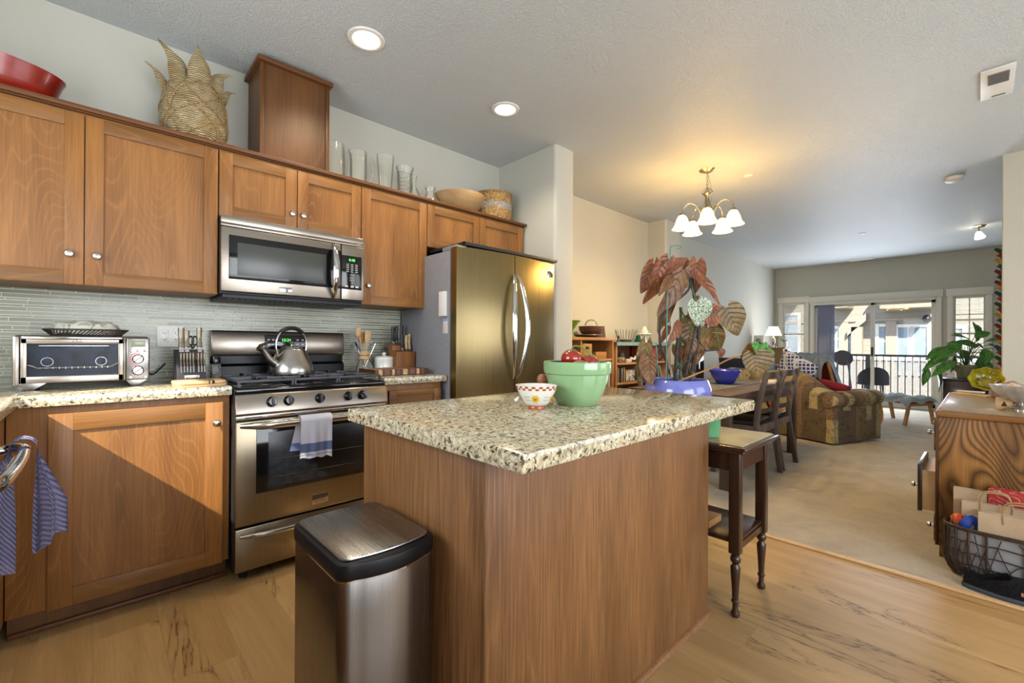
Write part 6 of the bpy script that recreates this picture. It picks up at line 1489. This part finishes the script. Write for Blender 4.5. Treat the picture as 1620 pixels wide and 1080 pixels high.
for k, c in enumerate(BC):
    p = at_x(1591+(1.2 if k % 2 else -1), 398+k*8.6, BX); m = MB(); s = 1 if k % 2 else -1; g = 1.3
    m.ball(p, .030*g, 14, (.55, .95, .80)); m.ball(p+Vector((0, s*.026, .016))*g, .015*g, 10); m.tube([p+Vector((0, -s*.018, .004))*g, p+Vector((0, -s*.046, .026))*g], [.014*g, .009*g], 8, sx=.5); m.tube([p+Vector((0, s*.036, .016))*g, p+Vector((0, s*.050, .014))*g], [.005*g, .001], 6)
    obj('bird', m, c, t)

# ------------------------------------------------------------------ oak dresser
def dresser():
    x0, x1, y0, y1, zt = 3.255, 4.62, -3.40, -2.895, .785
    t = thing('dresser', 'oak chest of drawers with strong grain at the right, one drawer open', 'dresser', ((x0+x1)/2, (y0+y1)/2, CZ))
    m = MB(); m.box(x0+.012, x1-.012, y0, y1, CZ+.06, zt-.035, .003); obj('body', m, 'oak', t)
    m = MB(); m.mi = 0; m.box(x0-.008, x1+.008, y0-.005, y1+.012, zt-.0345, zt-.004, .006, 3); m.mi = 1; m.box(x0+.012, x1-.012, y0+.012, y1-.01, zt-.004, zt, .001); obj('top', m, ['oak_edge', 'oak_top'], t)
    m = MB(); m.box(x0+.02, x1-.02, y0+.02, y1-.004, CZ, CZ+.0595); obj('plinth', m, 'oak', t)
    m = MB(); m.box(x0+.010, x0+.040, y1+.0005, y1+.012, CZ+.06, zt-.04, .002); obj('corner_stile', m, 'oak', t)
    for col in range(3):
        a = x0+.045+col*.43
        for i, (z0, z1) in enumerate(((.56, .735), (.22, .475), (.075, .205))):
            op = .065 if (col == 0 and i == 1) else 0
            m = MB(); m.box(a, a+.42, y1+.001+op, y1+.020+op, z0, z1, .004); d = obj('drawer', m, 'dark_stain' if op else 'oak', t)
            m = MB(); m.lathe([(.008, 0), (.007, .012), (.015, .018), (.012, .028), (.001, .03)], (a+.06, y1+.020+op, (z0+z1)/2), 14, mat=Rx(-pi/2)); obj('knob', m, 'nickel', d)
            if op: m = MB(); m.box(a+.01, a+.41, y1+.002, y1+.0005+op, z0+.01, z1-.03); obj('drawer_box', m, 'light_wood', d)
wood('oak_edge', '#9a6c3a', '#6d4521', 'Y', 1.2, .35, 18, True, .4, .6)
dresser()
ZD = .7853
plain('yellow_glass', '#8f8218', .12, 0, .25, 18, spec=.7); plain('driftwood', '#8a6a48', .8, 0, .2, 40)
q = at_z(1560, 622, ZD)
m = MB(); M = Matrix.Rotation(.9, 3, Vector((.3, -1, 0)).normalized()).to_4x4()
m.shell([(.02, 0), (.045, .006), (.075, .03), (.092, .062)], (0, 0, 0), 36, .005, wav=lambda a, z: 1+.05*cos(8*a))
for k in range(16): a = k*2.4; rr = .03+.045*((k*.37) % 1); m.ball((rr*cos(a), rr*sin(a), .012+rr*.35), .009, 8)
m.xf(Matrix.Translation((q.x+.06, q.y+.0, ZD+.075)) @ Matrix.Rotation(-1.05, 4, 'Y') @ Matrix.Rotation(.0, 4, 'Z')); single('yellow_dish', m, 'yellow_glass', 'yellow patterned glass dish tilted up on the oak dresser', 'dish')
def slab(u0, v0, u1, v1, z, h, w, mats, nm, lb, cat):
    a = at_z(u0, v0, z); b = at_z(u1, v1, z); d = (b-a).normalized(); m = MB(); m.bar(a+Vector((0, 0, h/2)), b+Vector((0, 0, h/2)), w, h, .001); return single(nm, m, mats, lb, cat)
slab(1512, 622, 1570, 628, ZD, .008, .09, 'light_wood', 'wooden_board', 'thin pale wooden board lying on the oak dresser', 'board')
slab(1516, 619, 1556, 622, ZD+.0085, .010, .05, 'paper', 'paper_pad', 'cream paper pad on the pale board on the oak dresser', 'paper pad')
q = at_z(1582, 648, ZD); t = thing('candle_block', 'small square wooden tealight block on the oak dresser', 'candle holder', (q.x, q.y, ZD))
m = MB(); m.box(q.x, q.x+.05, q.y-.045, q.y+.015, ZD, ZD+.062, .002); b = obj('block', m, 'light_wood', t); m = MB(); m.prism([(q.y-.027, ZD+.02), (q.y-.003, ZD+.02), (q.y-.015, ZD+.048)], q.x-.0008, q.x, 'X'); obj('slot', m, 'dark_stain', b)
def crystal():
    c = at_z(1612, 652, ZD); c.x += .055; c.y -= .01
    t = thing('crystal_bowl', 'cut crystal pedestal bowl holding seashells on the oak dresser', 'bowl', (c.x, c.y, ZD))
    plain('crystal', '#a29a8c', .08, .55, .35, 45)
    glass('crystal_glass', (.93, .92, .88, 1), .6, .04, .22)
    m = MB(); m.shell([(.018, .045), (.03, .05), (.065, .065), (.10, .10), (.118, .135)], (c.x, c.y, ZD), 40, .006, wav=lambda a, z: 1+.05*cos(10*a)*(z > .06)); obj('bowl', m, 'crystal_glass', t)
    m = MB(); m.lathe([(.001, 0), (.058, 0), (.056, .012), (.03, .024), (.018, .034), (.018, .046), (.001, .046)], (c.x, c.y, ZD), 40, wav=lambda a, z: 1+.07*cos(14*a)); obj('foot', m, 'crystal', t)
    plain('shell_pink', '#b9a08c', .35, 0, .25, 30)
    for k, (dx, dy, dz, r, lb) in enumerate(((-.03, .03, .11, .040, 'large pale seashell at the left of the crystal bowl'), (.03, -.02, .105, .036, 'round pinkish seashell at the right of the crystal bowl'), (-.01, -.045, .10, .028, 'small brown-tinged seashell at the front of the crystal bowl'))):
        m = MB(); m.lathe([(.001, -.9*r), (.35*r, -.6*r), (.85*r, 0), (r, .3*r), (.6*r, .75*r), (.2*r, 1.1*r), (.001, 1.3*r)], (c.x+dx, c.y+dy, ZD+dz), 20, mat=Rx(1.2+k) @ Ry(.6*k), wav=lambda a, z: 1+.05*cos(9*a)); single('seashell', m, 'shell_pink', lb, 'seashell')
crystal()
q = at_x(1575, 612, 4.22); m = MB()
for k in range(5): m.tube(spline([(q.x+.05, q.y+.03-k*.012, ZD+.07), (q.x+.09, q.y-.02-k*.014, ZD+.085+.006*k), (q.x+.14, q.y-.09-k*.01, ZD+.06)], 5), .009, 8)
m.box(q.x+.08, q.x+.12, q.y-.10, q.y+.02, ZD, ZD+.06, .01); single('driftwood_piece', m, 'driftwood', 'brown carved driftwood piece behind the yellow dish', 'driftwood')
q = at_x(1608, 600, 3.95); m = MB(); m.shell([(.045, 0), (.065, .01), (.085, .05), (.092, .075)], (q.x+.10, q.y-.03, ZD), 32, .006); single('wooden_dish', m, 'pine', 'brown wooden dish at the back right of the oak dresser', 'dish')
m = MB(); m.box(q.x-.05, q.x-.04, q.y-.15, q.y-.06, ZD+.002, ZD+.14, .002, rot=Ry(.15), piv=(q.x-.045, q.y-.1, ZD+.002)); single('photo_card', m, 'paper', 'white-edged photo card leaning at the right end of the dresser', 'card')
for k in (0,):
    pass

# ------------------------------------------------------------------ wicker basket with bags, slipper
def open_basket():
    cx, cy, rx, ry, H = 3.14, -3.19, .098, .265, .235; z0 = CZ
    t = thing('wicker_basket', 'dark open-weave oval wicker basket with white liner on the carpet', 'basket', (cx, cy, z0))
    plain('dark_cane', '#3d2b1f', .5, 0, .3, 80); plain('liner_white', '#bdbcbd', .9)
    def P(a, z, k=1.0):
        e = .62; c, s = cos(a), sin(a); f = .84+.16*min(1, z/.07)**.5
        return Vector((cx+rx*f*k*math.copysign(abs(c)**e, c), cy+ry*f*k*math.copysign(abs(s)**e, s), z0+z))
    m = MB()
    for z in (.008, H-.004, H+.004): m.tube([P(2*pi*k/64, z) for k in range(64)], .006, 6, closed=True)
    for z in (.07, .125, .18): m.tube([P(2*pi*k/64, z+.004*sin(k*1.7)) for k in range(64)], .0028, 5, closed=True)
    for k in range(22): a = 2*pi*k/22; m.tube([P(a, z) for z in (.006, .04, .09, .15, H)], .0058, 6)
    for k in range(44):
        a = 2*pi*k/44
        for s in (1, -1): m.tube([P(a+s*.16*q, .02+(.2)*q*(.6+.4*((k*7) % 3)/2), 1.02) for q in (0, .25, .5, .75, 1)], .0022, 5)
    obj('woven_frame', m, 'dark_cane', t)
    m = MB(); V = []; m.grid(lambda u, v: P(2*pi*u, .012+(H+.0)*v*.97, .93), 48, 8, .002); m.grid(lambda u, v: P(2*pi*u, .012, .93*v+.001), 48, 3); obj('liner', m, 'liner_white', t, ang=80)
open_basket()
def bag(name, c, w, dpt, h, rz, mats, label, handles=True, tilt=0):
    t = thing(name, label, 'paper bag', c, rz)
    m = MB(); a, b = w/2, dpt/2
    m.face([(-a, -b, 0), (a, -b, 0), (a, b, 0), (-a, b, 0)])
    for p, q in (((-a, -b), (a, -b)), ((a, b), (-a, b))): m.face([(p[0], p[1], 0), (q[0], q[1], 0), (q[0], q[1], h), (p[0], p[1], h)])
    for x in (-a, a):
        m.face([(x, -b, 0), (x, 0, 0), (x*.86, 0, h), (x, -b, h)]); m.face([(x, 0, 0), (x, b, 0), (x, b, h), (x*.86, 0, h)])
    bmesh.ops.remove_doubles(m.bm, verts=m.bm.verts, dist=1e-5)
    bmesh.ops.solidify(m.bm, geom=list(m.bm.faces), thickness=.0012)
    o = obj('body', m, mats, t, local=True)
    if handles:
        for y in (-b-.002, b+.002):
            m = MB(); m.tube(spline([(-w*.22, y, h-.04), (-w*.22, y, h+.01), (-w*.14, y, h+.055), (w*.14, y, h+.055), (w*.22, y, h+.01), (w*.22, y, h-.04)], 6), .0032, 6); obj('handle', m, 'kraft_dark', t, local=True)
    return t
n = NT('kraft'); v = n.coord(); n.set(Base_Color=n.ramp(n.noise(v, 8, 3), [(.3, '#a88f70'), (.7, '#b8a080')]), Roughness=.8); n.bump(n.noise(v, 25, 3), .4, .006); MATS['kraft'] = n.m
plain('kraft_dark', '#a58a5f', .8)
n = NT('red_print'); v = n.coord(); n.set(Base_Color=n.ramp(n.math('ABSOLUTE', n.math('SUBTRACT', n.noise(v, 14, 2, .4, 1.2), .5)), [(.0, '#cdb0a4'), (.012, '#a3271f'), (1, '#a3271f')]), Roughness=.6); MATS['red_print'] = n.m
bz = CZ+.02
bag('paper_bag', (3.090, -3.185, bz), .29, .040, .312, pi/2+.06, 'kraft', 'brown kraft bag with twisted handle, front right in the wicker basket')
bag('paper_bag', (3.136, -3.10, bz), .23, .03, .338, pi/2+.02, 'kraft', 'plain brown kraft bag behind the foremost one in the wicker basket')
bag('paper_bag', (3.186, -3.012, bz), .115, .03, .385, pi/2, 'kraft', 'tall plain kraft bag at the back left of the wicker basket', False)
bag('gift_bag', (3.185, -3.175, bz), .20, .034, .41, pi/2, 'red_print', 'red printed bag with kraft trim at the back of the wicker basket', False)
m = MB(); m.box(3.11, 3.118, -3.07, -2.995, .14, .30, .001, rot=Rx(.1)); single('striped_card', m, 'paper', 'cream card with black stripes in the wicker basket', 'card')
m = MB(); m.ball((3.120, -2.975, .268), .030, 18, (1, 1, .9)); single('patterned_ball', m, 'floral_orange', 'red and white patterned fabric ball at the left in the basket', 'ball')
m = MB(); m.tube(spline([(3.10, -2.99, .225), (3.088, -3.0, .262), (3.10, -3.02, .285), (3.11, -3.045, .262), (3.105, -3.04, .23)], 6), .010, 10, sx=2); single('blue_ribbon', m, plain('ribbon_blue', '#1d3f9c', .6), 'bright blue ribbon loop at the left in the wicker basket', 'ribbon')
def slipper():
    x, y = 2.965, -3.135; L = .285
    t = thing('slipper', 'black fuzzy closed-toe slipper with grey sole on the carpet edge', 'slipper', (x, y, CZ), 0)
    # toe towards -Y, heel towards +Y
    wf = lambda q: .034+.016*sin(pi*min(1, q*1.1))**.8 if q < .5 else .050-.010*(2*q-1)**4*1.6
    def outl(k, s=1.0, n=40):
        o = []
        for i in range(n):
            a = 2*pi*i/n; yy = cos(a)*L/2; q = .5-yy/L; w = (.038+.012*sin(pi*q)+.008*q)*abs(sin(a))**.75*math.copysign(1, sin(a)); o.append((x+w*s*k, y+yy*(.5+.5*k)))
        return o
    m = MB(); m.prism(outl(1.06), CZ+.0005, CZ+.020, 'Z', .004); obj('sole', m, plain('sole_grey', '#3f444c', .7), t)
    m = MB()
    hts = lambda q: .072+.012*cos(q*12) if q < .25 else .066+.034*sin(min(1, (q-.25)/.5)*pi*.6) if q < .75 else .098-.05*((q-.75)/.25)**1.5
    N, K = 28, 14
    def fn(u, v):
        q = u; yy = y+L/2*.985-L*.97*q; w = (.038+.012*sin(pi*q)+.008*q)*max(.12, sin(pi*min(.985, max(.02, q))))**.42; h = hts(q)
        if q < .52:   # open heel part: wall only, folding inward at the collar
            a = (v-.5)*2; s = 1 if a >= 0 else -1; a = abs(a)
            if a > .45: k = (1-a)/.55; return Vector((x+s*w*(1-.10*k), yy, CZ+.0185+(h-.02)*k))
            k = (.45-a)/.45; return Vector((x+s*w*(.90-.22*k*(1)), yy-.0, CZ+h-.002-(h-.024)*k*k))
        ang = pi*v; return Vector((x-w*cos(ang)*1.0, yy, CZ+.0185+(h-.02)*sin(ang)**.7))
    m.grid(fn, N, K, .004); n = plain('black_fleece', '#222124', .95, 0, .9, 160, bump=1.0); obj('upper', m, n, t, ang=80)
    m = MB(); m.box(x-.058, x-.053, y-.075, y-.035, CZ+.040, CZ+.056, .002); obj('leather_tag', m, plain('tag_tan', '#a77d66', .6), t)
    m = MB(); m.box(x-.012, x+.012, y+L/2-.004, y+L/2+.0, CZ+.022, CZ+.05, .001); obj('heel_tab', m, 'tag_tan', t)
    m = MB(); m.grid(lambda u, v: Vector((x-.030+.060*v, y+L/2-.02-.13*u, CZ+.026+.002*sin(pi*v))), 8, 6, .003); obj('insole', m, 'black_fleece', t)
slipper()
# ------------------------------------------------------------------ balcony and neighbouring building
m = MB(); m.box(10.82, 12.35, -4.2, 1.2, -.10, -.02); single('balcony_deck', m, plain('deck_grey', '#a89c8c', .8, 0, .1, 20), 'concrete balcony deck beyond the patio door', 'deck')
t = thing('balcony_railing', 'dark metal balcony railing with slim vertical balusters beyond the patio door', 'railing', (12.2, -1.5, -.02))
plain('rail_dark', '#4a4744', .5, .2)
m = MB(); m.box(12.17, 12.23, -4.2, 1.2, .90, .945, .004); obj('top_rail', m, 'rail_dark', t)
m = MB(); m.box(12.185, 12.215, -4.2, 1.2, .06, .09); obj('bottom_rail', m, 'rail_dark', t)
for y in (-2.9, -1.35, .2, 1.15): m = MB(); m.box(12.17, 12.23, y-.03, y+.03, -.0195, .8995); obj('post', m, 'rail_dark', t)
for k in range(46):
    y = -4.15+k*.115
    m = MB(); m.box(12.192, 12.208, y-.008, y+.008, .0905, .8995); obj('baluster', m, 'rail_dark', t)
plain('wicker_dark', '#2f2e33', .6, 0, .3, 120)
def patio_chair(x, y, rz, label):
    t = thing('patio_chair', label, 'chair', (x, y, -.0195), rz, None)
    m = MB(); m.grid(lambda u, v: Vector((.26*cos(pi*.1+pi*.8*u+pi/2)*1.0, .27*sin(pi*.1+pi*.8*u-0)*0+.27*cos(pi*(.1+.8*u)), .36+(.36+.0)*v*(sin(pi*(.08+.84*u))**.6))), 20, 6, .015); obj('backrest', m, 'wicker_dark', t, local=True)
    m = MB(); m.lathe([(.001, .36), (.25, .36), (.26, .375), (.25, .39), (.001, .395)], (0, 0, 0), 28); obj('seat', m, 'wicker_dark', t, local=True)
    m = MB(); m.lathe([(.001, .396), (.22, .396), (.235, .42), (.22, .44), (.001, .445)], (0.02, 0, 0), 28); obj('seat_pad', m, plain('pad_blue', '#8e9cad', .9), t, local=True)
    for a in (.8, 2.3, 3.9, 5.4): m = MB(); m.cyl((.19*cos(a), .19*sin(a), .36), (.23*cos(a), .23*sin(a), 0), .012, seg=8); obj('leg', m, 'rail_dark', t, local=True)
    return t
patio_chair(11.55, -1.52, .3, 'dark round-backed wicker chair on the balcony, behind the door stile')
t = thing('patio_table', 'round dark-metal patio table tipped upright at the left of the balcony', 'table', (11.75, -.98, -.0195))
m = MB(); M = Matrix.Translation((11.85, -.98, .86)) @ Matrix.Rotation(1.2, 4, 'Y'); m.lathe([(.001, -.008), (.17, -.008), (.18, 0), (.17, .008), (.001, .008)], (0, 0, 0), 32); m.xf(M); obj('top', m, 'rail_dark', t)
for dy in (-.2, .2): m = MB(); m.cyl((11.85, -.98+dy*.4, .80), (11.7, -.98+dy, -.0195), .014, seg=8); obj('leg', m, 'rail_dark', t)
# neighbouring building
n = NT('siding'); v = n.coord(); s = n.node('ShaderNodeSeparateXYZ'); n.link(v, s.inputs[0])
ln = n.math('FRACT', n.math('MULTIPLY', s.outputs[2], 1/.16)); n.set(Base_Color=n.ramp(ln, [(.0, '#625d55'), (.08, '#969083'), (1, '#8f897c')]), Roughness=.8); n.bump(ln, .5, .01); MATS['siding'] = n.m
plain('tan_trim', '#9b8e7d', .7); plain('cream_trim', '#d8d3c6', .6); plain('roof_brown', '#7d6450', .8); plain('fence_slats', '#85817e', .8)
X = 17.0
t = thing('neighbour_building', 'beige sided apartment building facing the balcony', 'building', (X+1, -1, -3.5))
m = MB(); m.box(X, X+3, -9, 8, -3.5, 6); obj('wall', m, 'siding', t)
def yz(u, v, xx=X): p = at_x(u, v, xx); return p.y, p.z
def wrect(u0, v0, u1, v1, nm, cur=False, sash=True):
    y1, z1 = yz(u0, v0); y0, z0 = yz(u1, v1); m = MB(); w = .09
    for a in ((y0-w, y0, z0-w, z1+w), (y1, y1+w, z0-w, z1+w), (y0, y1, z1, z1+w), (y0, y1, z0-w, z0)): m.box(X-.06, X-.001, *a, .01)
    if sash: m.box(X-.03, X-.005, y0, y1, (z0+z1)/2-.03, (z0+z1)/2+.03)
    f = obj(nm, m, 'cream_trim', t); g = MB(); g.box(X-.02, X-.004, y0, y1, z0, z1); obj('pane', g, plain('far_pane', '#8795a0', .06, 0, .1, 2, spec=.9), f)
    if cur:
        c = MB(); c.grid(lambda u, v: Vector((X-.025-.008*sin(u*40), y0+(y1-y0)*(.42+.25*u), z0+(z1-z0)*v)), 30, 1); obj('curtain', c, 'white_plastic', f, ang=80)
wrect(1320, 520, 1329, 552, 'window'); wrect(1341, 519, 1349, 562, 'window'); wrect(1391, 517, 1405, 562, 'window'); wrect(1421, 518, 1466, 590, 'patio_door', True, False); wrect(1512, 520, 1522, 560, 'window'); wrect(1240, 500, 1262, 560, 'window')
y1, z1 = yz(1349, 520); y0, z0 = yz(1366, 520)
m = MB(); m.box(X-.25, X, y0, y1, -3.5, z1+.05); obj('pilaster', m, 'tan_trim', t)
ya, za = yz(1346, 521); yb, zb = yz(1372, 496); yc, zc = yz(1384, 498)
m = MB(); m.prism([(ya+.05, za-.02), (yb, zb), (yb, zb-.22), (ya+.05, za-.20)], X-.25, X, 'X'); obj('sloped_roof', m, 'siding', t)
for u0, v0, u1, v1, dx in ((1399, 476, 1480, 488, .9), (1321, 480, 1350, 489, .9), (1230, 470, 1262, 482, .9)):
    a, za = yz(u0, v0); b, zb = yz(u1, v1); m = MB(); m.box(X-dx, X, b, a, zb, za+.5, .01); obj('balcony_beam', m, 'tan_trim', t)
a, za = yz(1300, 511); m = MB(); m.box(X-.05, X-.001, -9, 8, 1.86, 1.94); obj('belt_course', m, 'tan_trim', t)
for u in (1410, 1335): y, z = yz(u, 530); m = MB(); m.box(X-.08, X-.001, y-.12, y+.12, -3.5, 1.85); obj('corner_board', m, 'tan_trim', t)
ya, za = yz(1466, 504, X-.2); m = MB(); m.lathe([(.001, -.10), (.06, -.09), (.10, 0), (.06, .10), (.001, .12)], (X-.12, ya, za), 16); obj('sticker_proxy', m, 'black_matte', t)  # black blob standing in for a sticker on the patio door glass
t = thing('neighbour_balustrade', 'slatted grey balustrade of the opposite balcony below the railing', 'railing', (15.2, -1, -3.5))
for k in range(60):
    y = -5.2+k*.13; m = MB(); m.box(15.18, 15.22, y, y+.085, -.6, .74); obj('slat', m, 'fence_slats', t)
m = MB(); m.box(15.14, 15.26, -5.3, 2.7, .745, .83, .01); obj('top_rail', m, 'cream_trim', t)
m = MB(); m.box(15.0, 15.40, -5.3, 2.7, -.85, -.605, .01); obj('deck_beam', m, 'cream_trim', t)
for y in (-5.2, 2.6): m = MB(); m.box(15.1, 15.3, y-.1, y+.1, -3.5, -.8505); obj('post', m, 'cream_trim', t)
m = MB(); m.box(-30, 40, -30, 30, -3.6, -3.5); o = struct('floor.002', m, plain('ground_outside', '#8c877b', .9))
# foliage outside the kitchen window (seen only as green reflections in the tiles)
t = thing('garden_shrub', 'green shrub outside the kitchen window', 'shrub', (-4.2, -1.6, -3.5))
m = MB(); r = random.Random(1)
for k in range(420):
    a = r.uniform(0, 6.28); rr = r.uniform(.2, 1.3); z = r.uniform(-1.5, 1.2); p = Vector((-4.2+rr*cos(a)*.6, -1.6+rr*sin(a), z)); leaf_mesh(m, p, (r.uniform(-1, 1), r.uniform(-1, 1), r.uniform(-.5, .5)), (1, 0, .4), .14, .09, .2, .2, 0, 0, 0, 'lance')
m.recalc = False; obj('foliage', m, 'leaf_green', t, ang=80); m = MB(); m.cyl((-4.2, -1.6, -3.5), (-4.2, -1.6, .4), .06); obj('trunk', m, 'dark_stain', t)
# ------------------------------------------------------------------ recessed lights
emit('can_glow', (1, .86, .62, 1), 9)
def can(x, y, label):
    t = thing('recessed_light', label, 'ceiling light', (x, y, CH-.005), 0, 'recessed kitchen lights')
    m = MB(); m.lathe([(.068, -.0008), (.068, -.006), (.075, -.010), (.092, -.007), (.096, -.0008)], (x, y, CH), 40); obj('trim_ring', m, 'white_plastic', t)
    m = MB(); m.lathe([(.001, -.006), (.060, -.006), (.068, -.0045), (.068, -.001), (.001, -.001)], (x, y, CH), 40); obj('bulb', m, 'can_glow', t)
    lamp('downlight', 'SPOT', (x, y, CH-.03), 34, (1, .84, .62), direction=(0, 0, -1), rad=.06, spot=2.5)
can(1.043, -.803, 'round recessed ceiling light, nearer the tall wooden box'); can(2.05, -.797, 'round recessed ceiling light, nearer the refrigerator')
# ------------------------------------------------------------------ chandelier
def chandelier():
    cx, cy = 4.117, -1.306
    t = thing('chandelier', 'five-arm chandelier with glowing frosted bell shades over the dining area', 'chandelier', (cx, cy, CH-.02))
    n = NT('frosted_shade'); v = n.coord(); f = n.noise(v, 14, 3, .5, 1)
    n.set(Base_Color='#f3e3b8', Roughness=.4, Emission_Color=n.ramp(f, [(.3, '#ffc766'), (.6, '#ffe3a0')]), Emission_Strength=4.0); MATS['frosted_shade'] = n.m
    tr = n.node('ShaderNodeBsdfTransparent'); tr.inputs[0].default_value = (1, .92, .75, 1); mx = n.node('ShaderNodeMixShader'); mx.inputs[0].default_value = .5
    n.link(n.b.outputs[0], mx.inputs[1]); n.link(tr.outputs[0], mx.inputs[2]); n.link(mx.outputs[0], n.out.inputs[0])
    m = MB(); m.lathe([(.001, -.028), (.02, -.026), (.05, -.012), (.072, -.002), (.072, -.0008), (.001, -.0008)], (cx, cy, CH), 32); obj('canopy', m, 'brass_antique', t)
    m = MB()
    for k in range(5):
        z = CH-.045-k*.026; a = k*pi/2
        m.tube([(cx+.009*cos(q)*cos(a), cy+.009*cos(q)*sin(a), z+.016*sin(q)) for q in (2*pi*i/12 for i in range(12))], .0025, 6, closed=True)
    obj('chain', m, 'brass_antique', t)
    m = MB(); m.tube(spline([(cx+.01, cy, CH-.03), (cx+.035, cy-.015, CH-.13), (cx+.05, cy-.02, CH-.25), (cx+.02, cy, CH-.33)], 6), .0022, 6); obj('cable', m, 'brass_antique', t)
    z0 = CH-.155
    m = MB(); m.lathe([(.001, 0), (.006, -.0), (.007, -.03), (.030, -.055), (.032, -.062), (.012, -.09), (.010, -.13), (.02, -.19), (.012, -.25), (.022, -.275), (.030, -.30), (.018, -.32), (.006, -.335), (.001, -.34)], (cx, cy, z0), 24)
    for k in range(4):
        a = k*pi/2+.4; m.tube(spline([(cx+.006*cos(a), cy+.006*sin(a), z0-.01), (cx+.045*cos(a), cy+.045*sin(a), z0-.05), (cx+.012*cos(a), cy+.012*sin(a), z0-.10), (cx+.035*cos(a), cy+.035*sin(a), z0-.19), (cx+.06*cos(a), cy+.06*sin(a), z0-.25), (cx+.02*cos(a), cy+.02*sin(a), z0-.29)], 6), .005, 8)
    obj('stem', m, 'brass_antique', t)
    for k in range(5):
        a = 2*pi*k/5-2.742; u = Vector((cos(a), sin(a), 0)); c = Vector((cx, cy, 0)); zb = z0-.285
        m = MB(); P = spline([c+u*.02+Vector((0, 0, zb)), c+u*.055+Vector((0, 0, zb+.04)), c+u*.10+Vector((0, 0, zb+.115)), c+u*.165+Vector((0, 0, zb+.135)), c+u*.215+Vector((0, 0, zb+.09)), c+u*.225+Vector((0, 0, zb+.045))], 7)
        m.tube(P, .0055, 8); m.lathe([(.001, .045), (.02, .044), (.024, .03), (.022, .022), (.001, .022)], (cx+u.x*.225, cy+u.y*.225, zb), 18); arm = obj('arm', m, 'brass_antique', t)
        m = MB(); p = (cx+u.x*.225, cy+u.y*.225, zb); m.lathe([(.022, .026), (.036, .012), (.050, -.018), (.060, -.055), (.074, -.085), (.090, -.100), (.087, -.100), (.071, -.083), (.057, -.053), (.047, -.018), (.033, .009), (.018, .022)], p, 28); obj('lamp_shade', m, 'frosted_shade', arm)
        lamp('chandelier_bulb', 'POINT', (p[0], p[1], zb-.055), 26, (1, .69, .28), rad=.05)
chandelier()
def vent(x0, x1, y0, y1, label, name='air_vent'):
    t = thing(name, label, 'vent', ((x0+x1)/2, (y0+y1)/2, CH-.01))
    m = MB(); 
    for a in ((x0, x1, y0, y0+.02), (x0, x1, y1-.02, y1), (x0, x0+.02, y0, y1), (x1-.02, x1, y0, y1)): m.box(*a, CH-.008, CH-.0008, .002)
    obj('frame', m, 'white_plastic', t)
    m = MB(); m.box(x0+.02, x1-.02, y0+.02, y1-.02, CH-.002, CH-.0009); obj('backing', m, 'black_matte', t)
    m = MB(); n = int((x1-x0-.04)/.02)
    for k in range(n): m.box(x0+.022+k*.02, x0+.036+k*.02, y0+.02, y1-.02, CH-.006, CH-.0045, rot=Matrix.Rotation(.5, 3, 'Y'))
    obj('slats', m, 'white_plastic', t)
# fan-like ceiling fixture near the right edge: white plate with a grey grille
t = thing('exhaust_grille', 'white square ceiling unit with a grey grille near the right edge', 'vent', (4.0, -3.11, CH-.02))
x0, x1, y0, y1 = 3.785, 4.222, -3.183, -3.041
m = MB(); m.box(x0, x1, y0, y1, CH-.012, CH-.0008, .004); obj('plate', m, 'white_plastic', t)
m = MB(); m.box(3.845, 3.995, -3.160, -3.072, CH-.016, CH-.0125, .001); g = obj('grille', m, plain('grille_grey', '#7b7b77', .6), t)
m = MB()
for k in range(9): m.box(3.852+k*.016, 3.860+k*.016, -3.157, -3.075, CH-.0175, CH-.0162)
obj('grille_bars', m, plain('grille_dark', '#55554f', .6), g)
m = MB(); m.box(4.18, 4.195, -3.15, -3.09, CH-.0135, CH-.0123); obj('slot', m, 'grille_dark', t)
m = MB(); m.lathe([(.001, -.045), (.04, -.045), (.058, -.038), (.068, -.028), (.072, -.004), (.072, -.0008), (.001, -.0008)], (5.975, -2.864, CH), 32); single('smoke_detector', m, 'white_plastic', 'round white smoke detector on the ceiling of the living area', 'smoke detector', ang=30)
for x, y, lb in ((4.52, -1.52, 'small white sprinkler cover on the ceiling right of the chandelier'), (8.02, -1.87, 'small white sprinkler cover on the far ceiling of the living room')):
    m = MB(); m.lathe([(.001, -.009), (.030, -.009), (.038, -.004), (.038, -.0008), (.001, -.0008)], (x, y, CH), 28); single('sprinkler_cover', m, 'white_plastic', lb, 'sprinkler cover')
vent(10.36, 10.50, -1.70, -1.30, 'white ceiling air vent close to the patio door wall')
def spotlight():
    x, y = 8.608, -3.017
    t = thing('spotlight', 'small brass swivel spotlight on the living room ceiling', 'spotlight', (x, y, CH-.02))
    m = MB(); m.lathe([(.001, -.02), (.06, -.018), (.075, -.006), (.075, -.0008), (.001, -.0008)], (x, y, CH), 28); obj('base', m, 'brass_antique', t)
    m = MB(); m.tube([(x, y, CH-.02), (x, y-.005, CH-.07), (x-.02, y+.005, CH-.09)], .008, 8); obj('arm', m, 'brass_antique', t)
    M = Vector((-.2, -.2, -1)).to_track_quat('Z', 'Y').to_matrix()
    m = MB(); m.lathe([(.012, -.02), (.03, .0), (.05, .06), (.055, .075), (.050, .075), (.001, .060)], (x, y, CH-.095), 24, mat=M); obj('lamp_head', m, emit('spot_glow', (1, .85, .6, 1), 5), t)
    lamp('spot_bulb', 'SPOT', (x-.03, y-.03, CH-.20), 12, (1, .85, .62), direction=(-.2, -.2, -1), rad=.04, spot=2.2)
    lamp('spot_spill', 'POINT', (x+.05, y+.02, CH-.13), 1.2, (1, .85, .62), rad=.03)
spotlight()
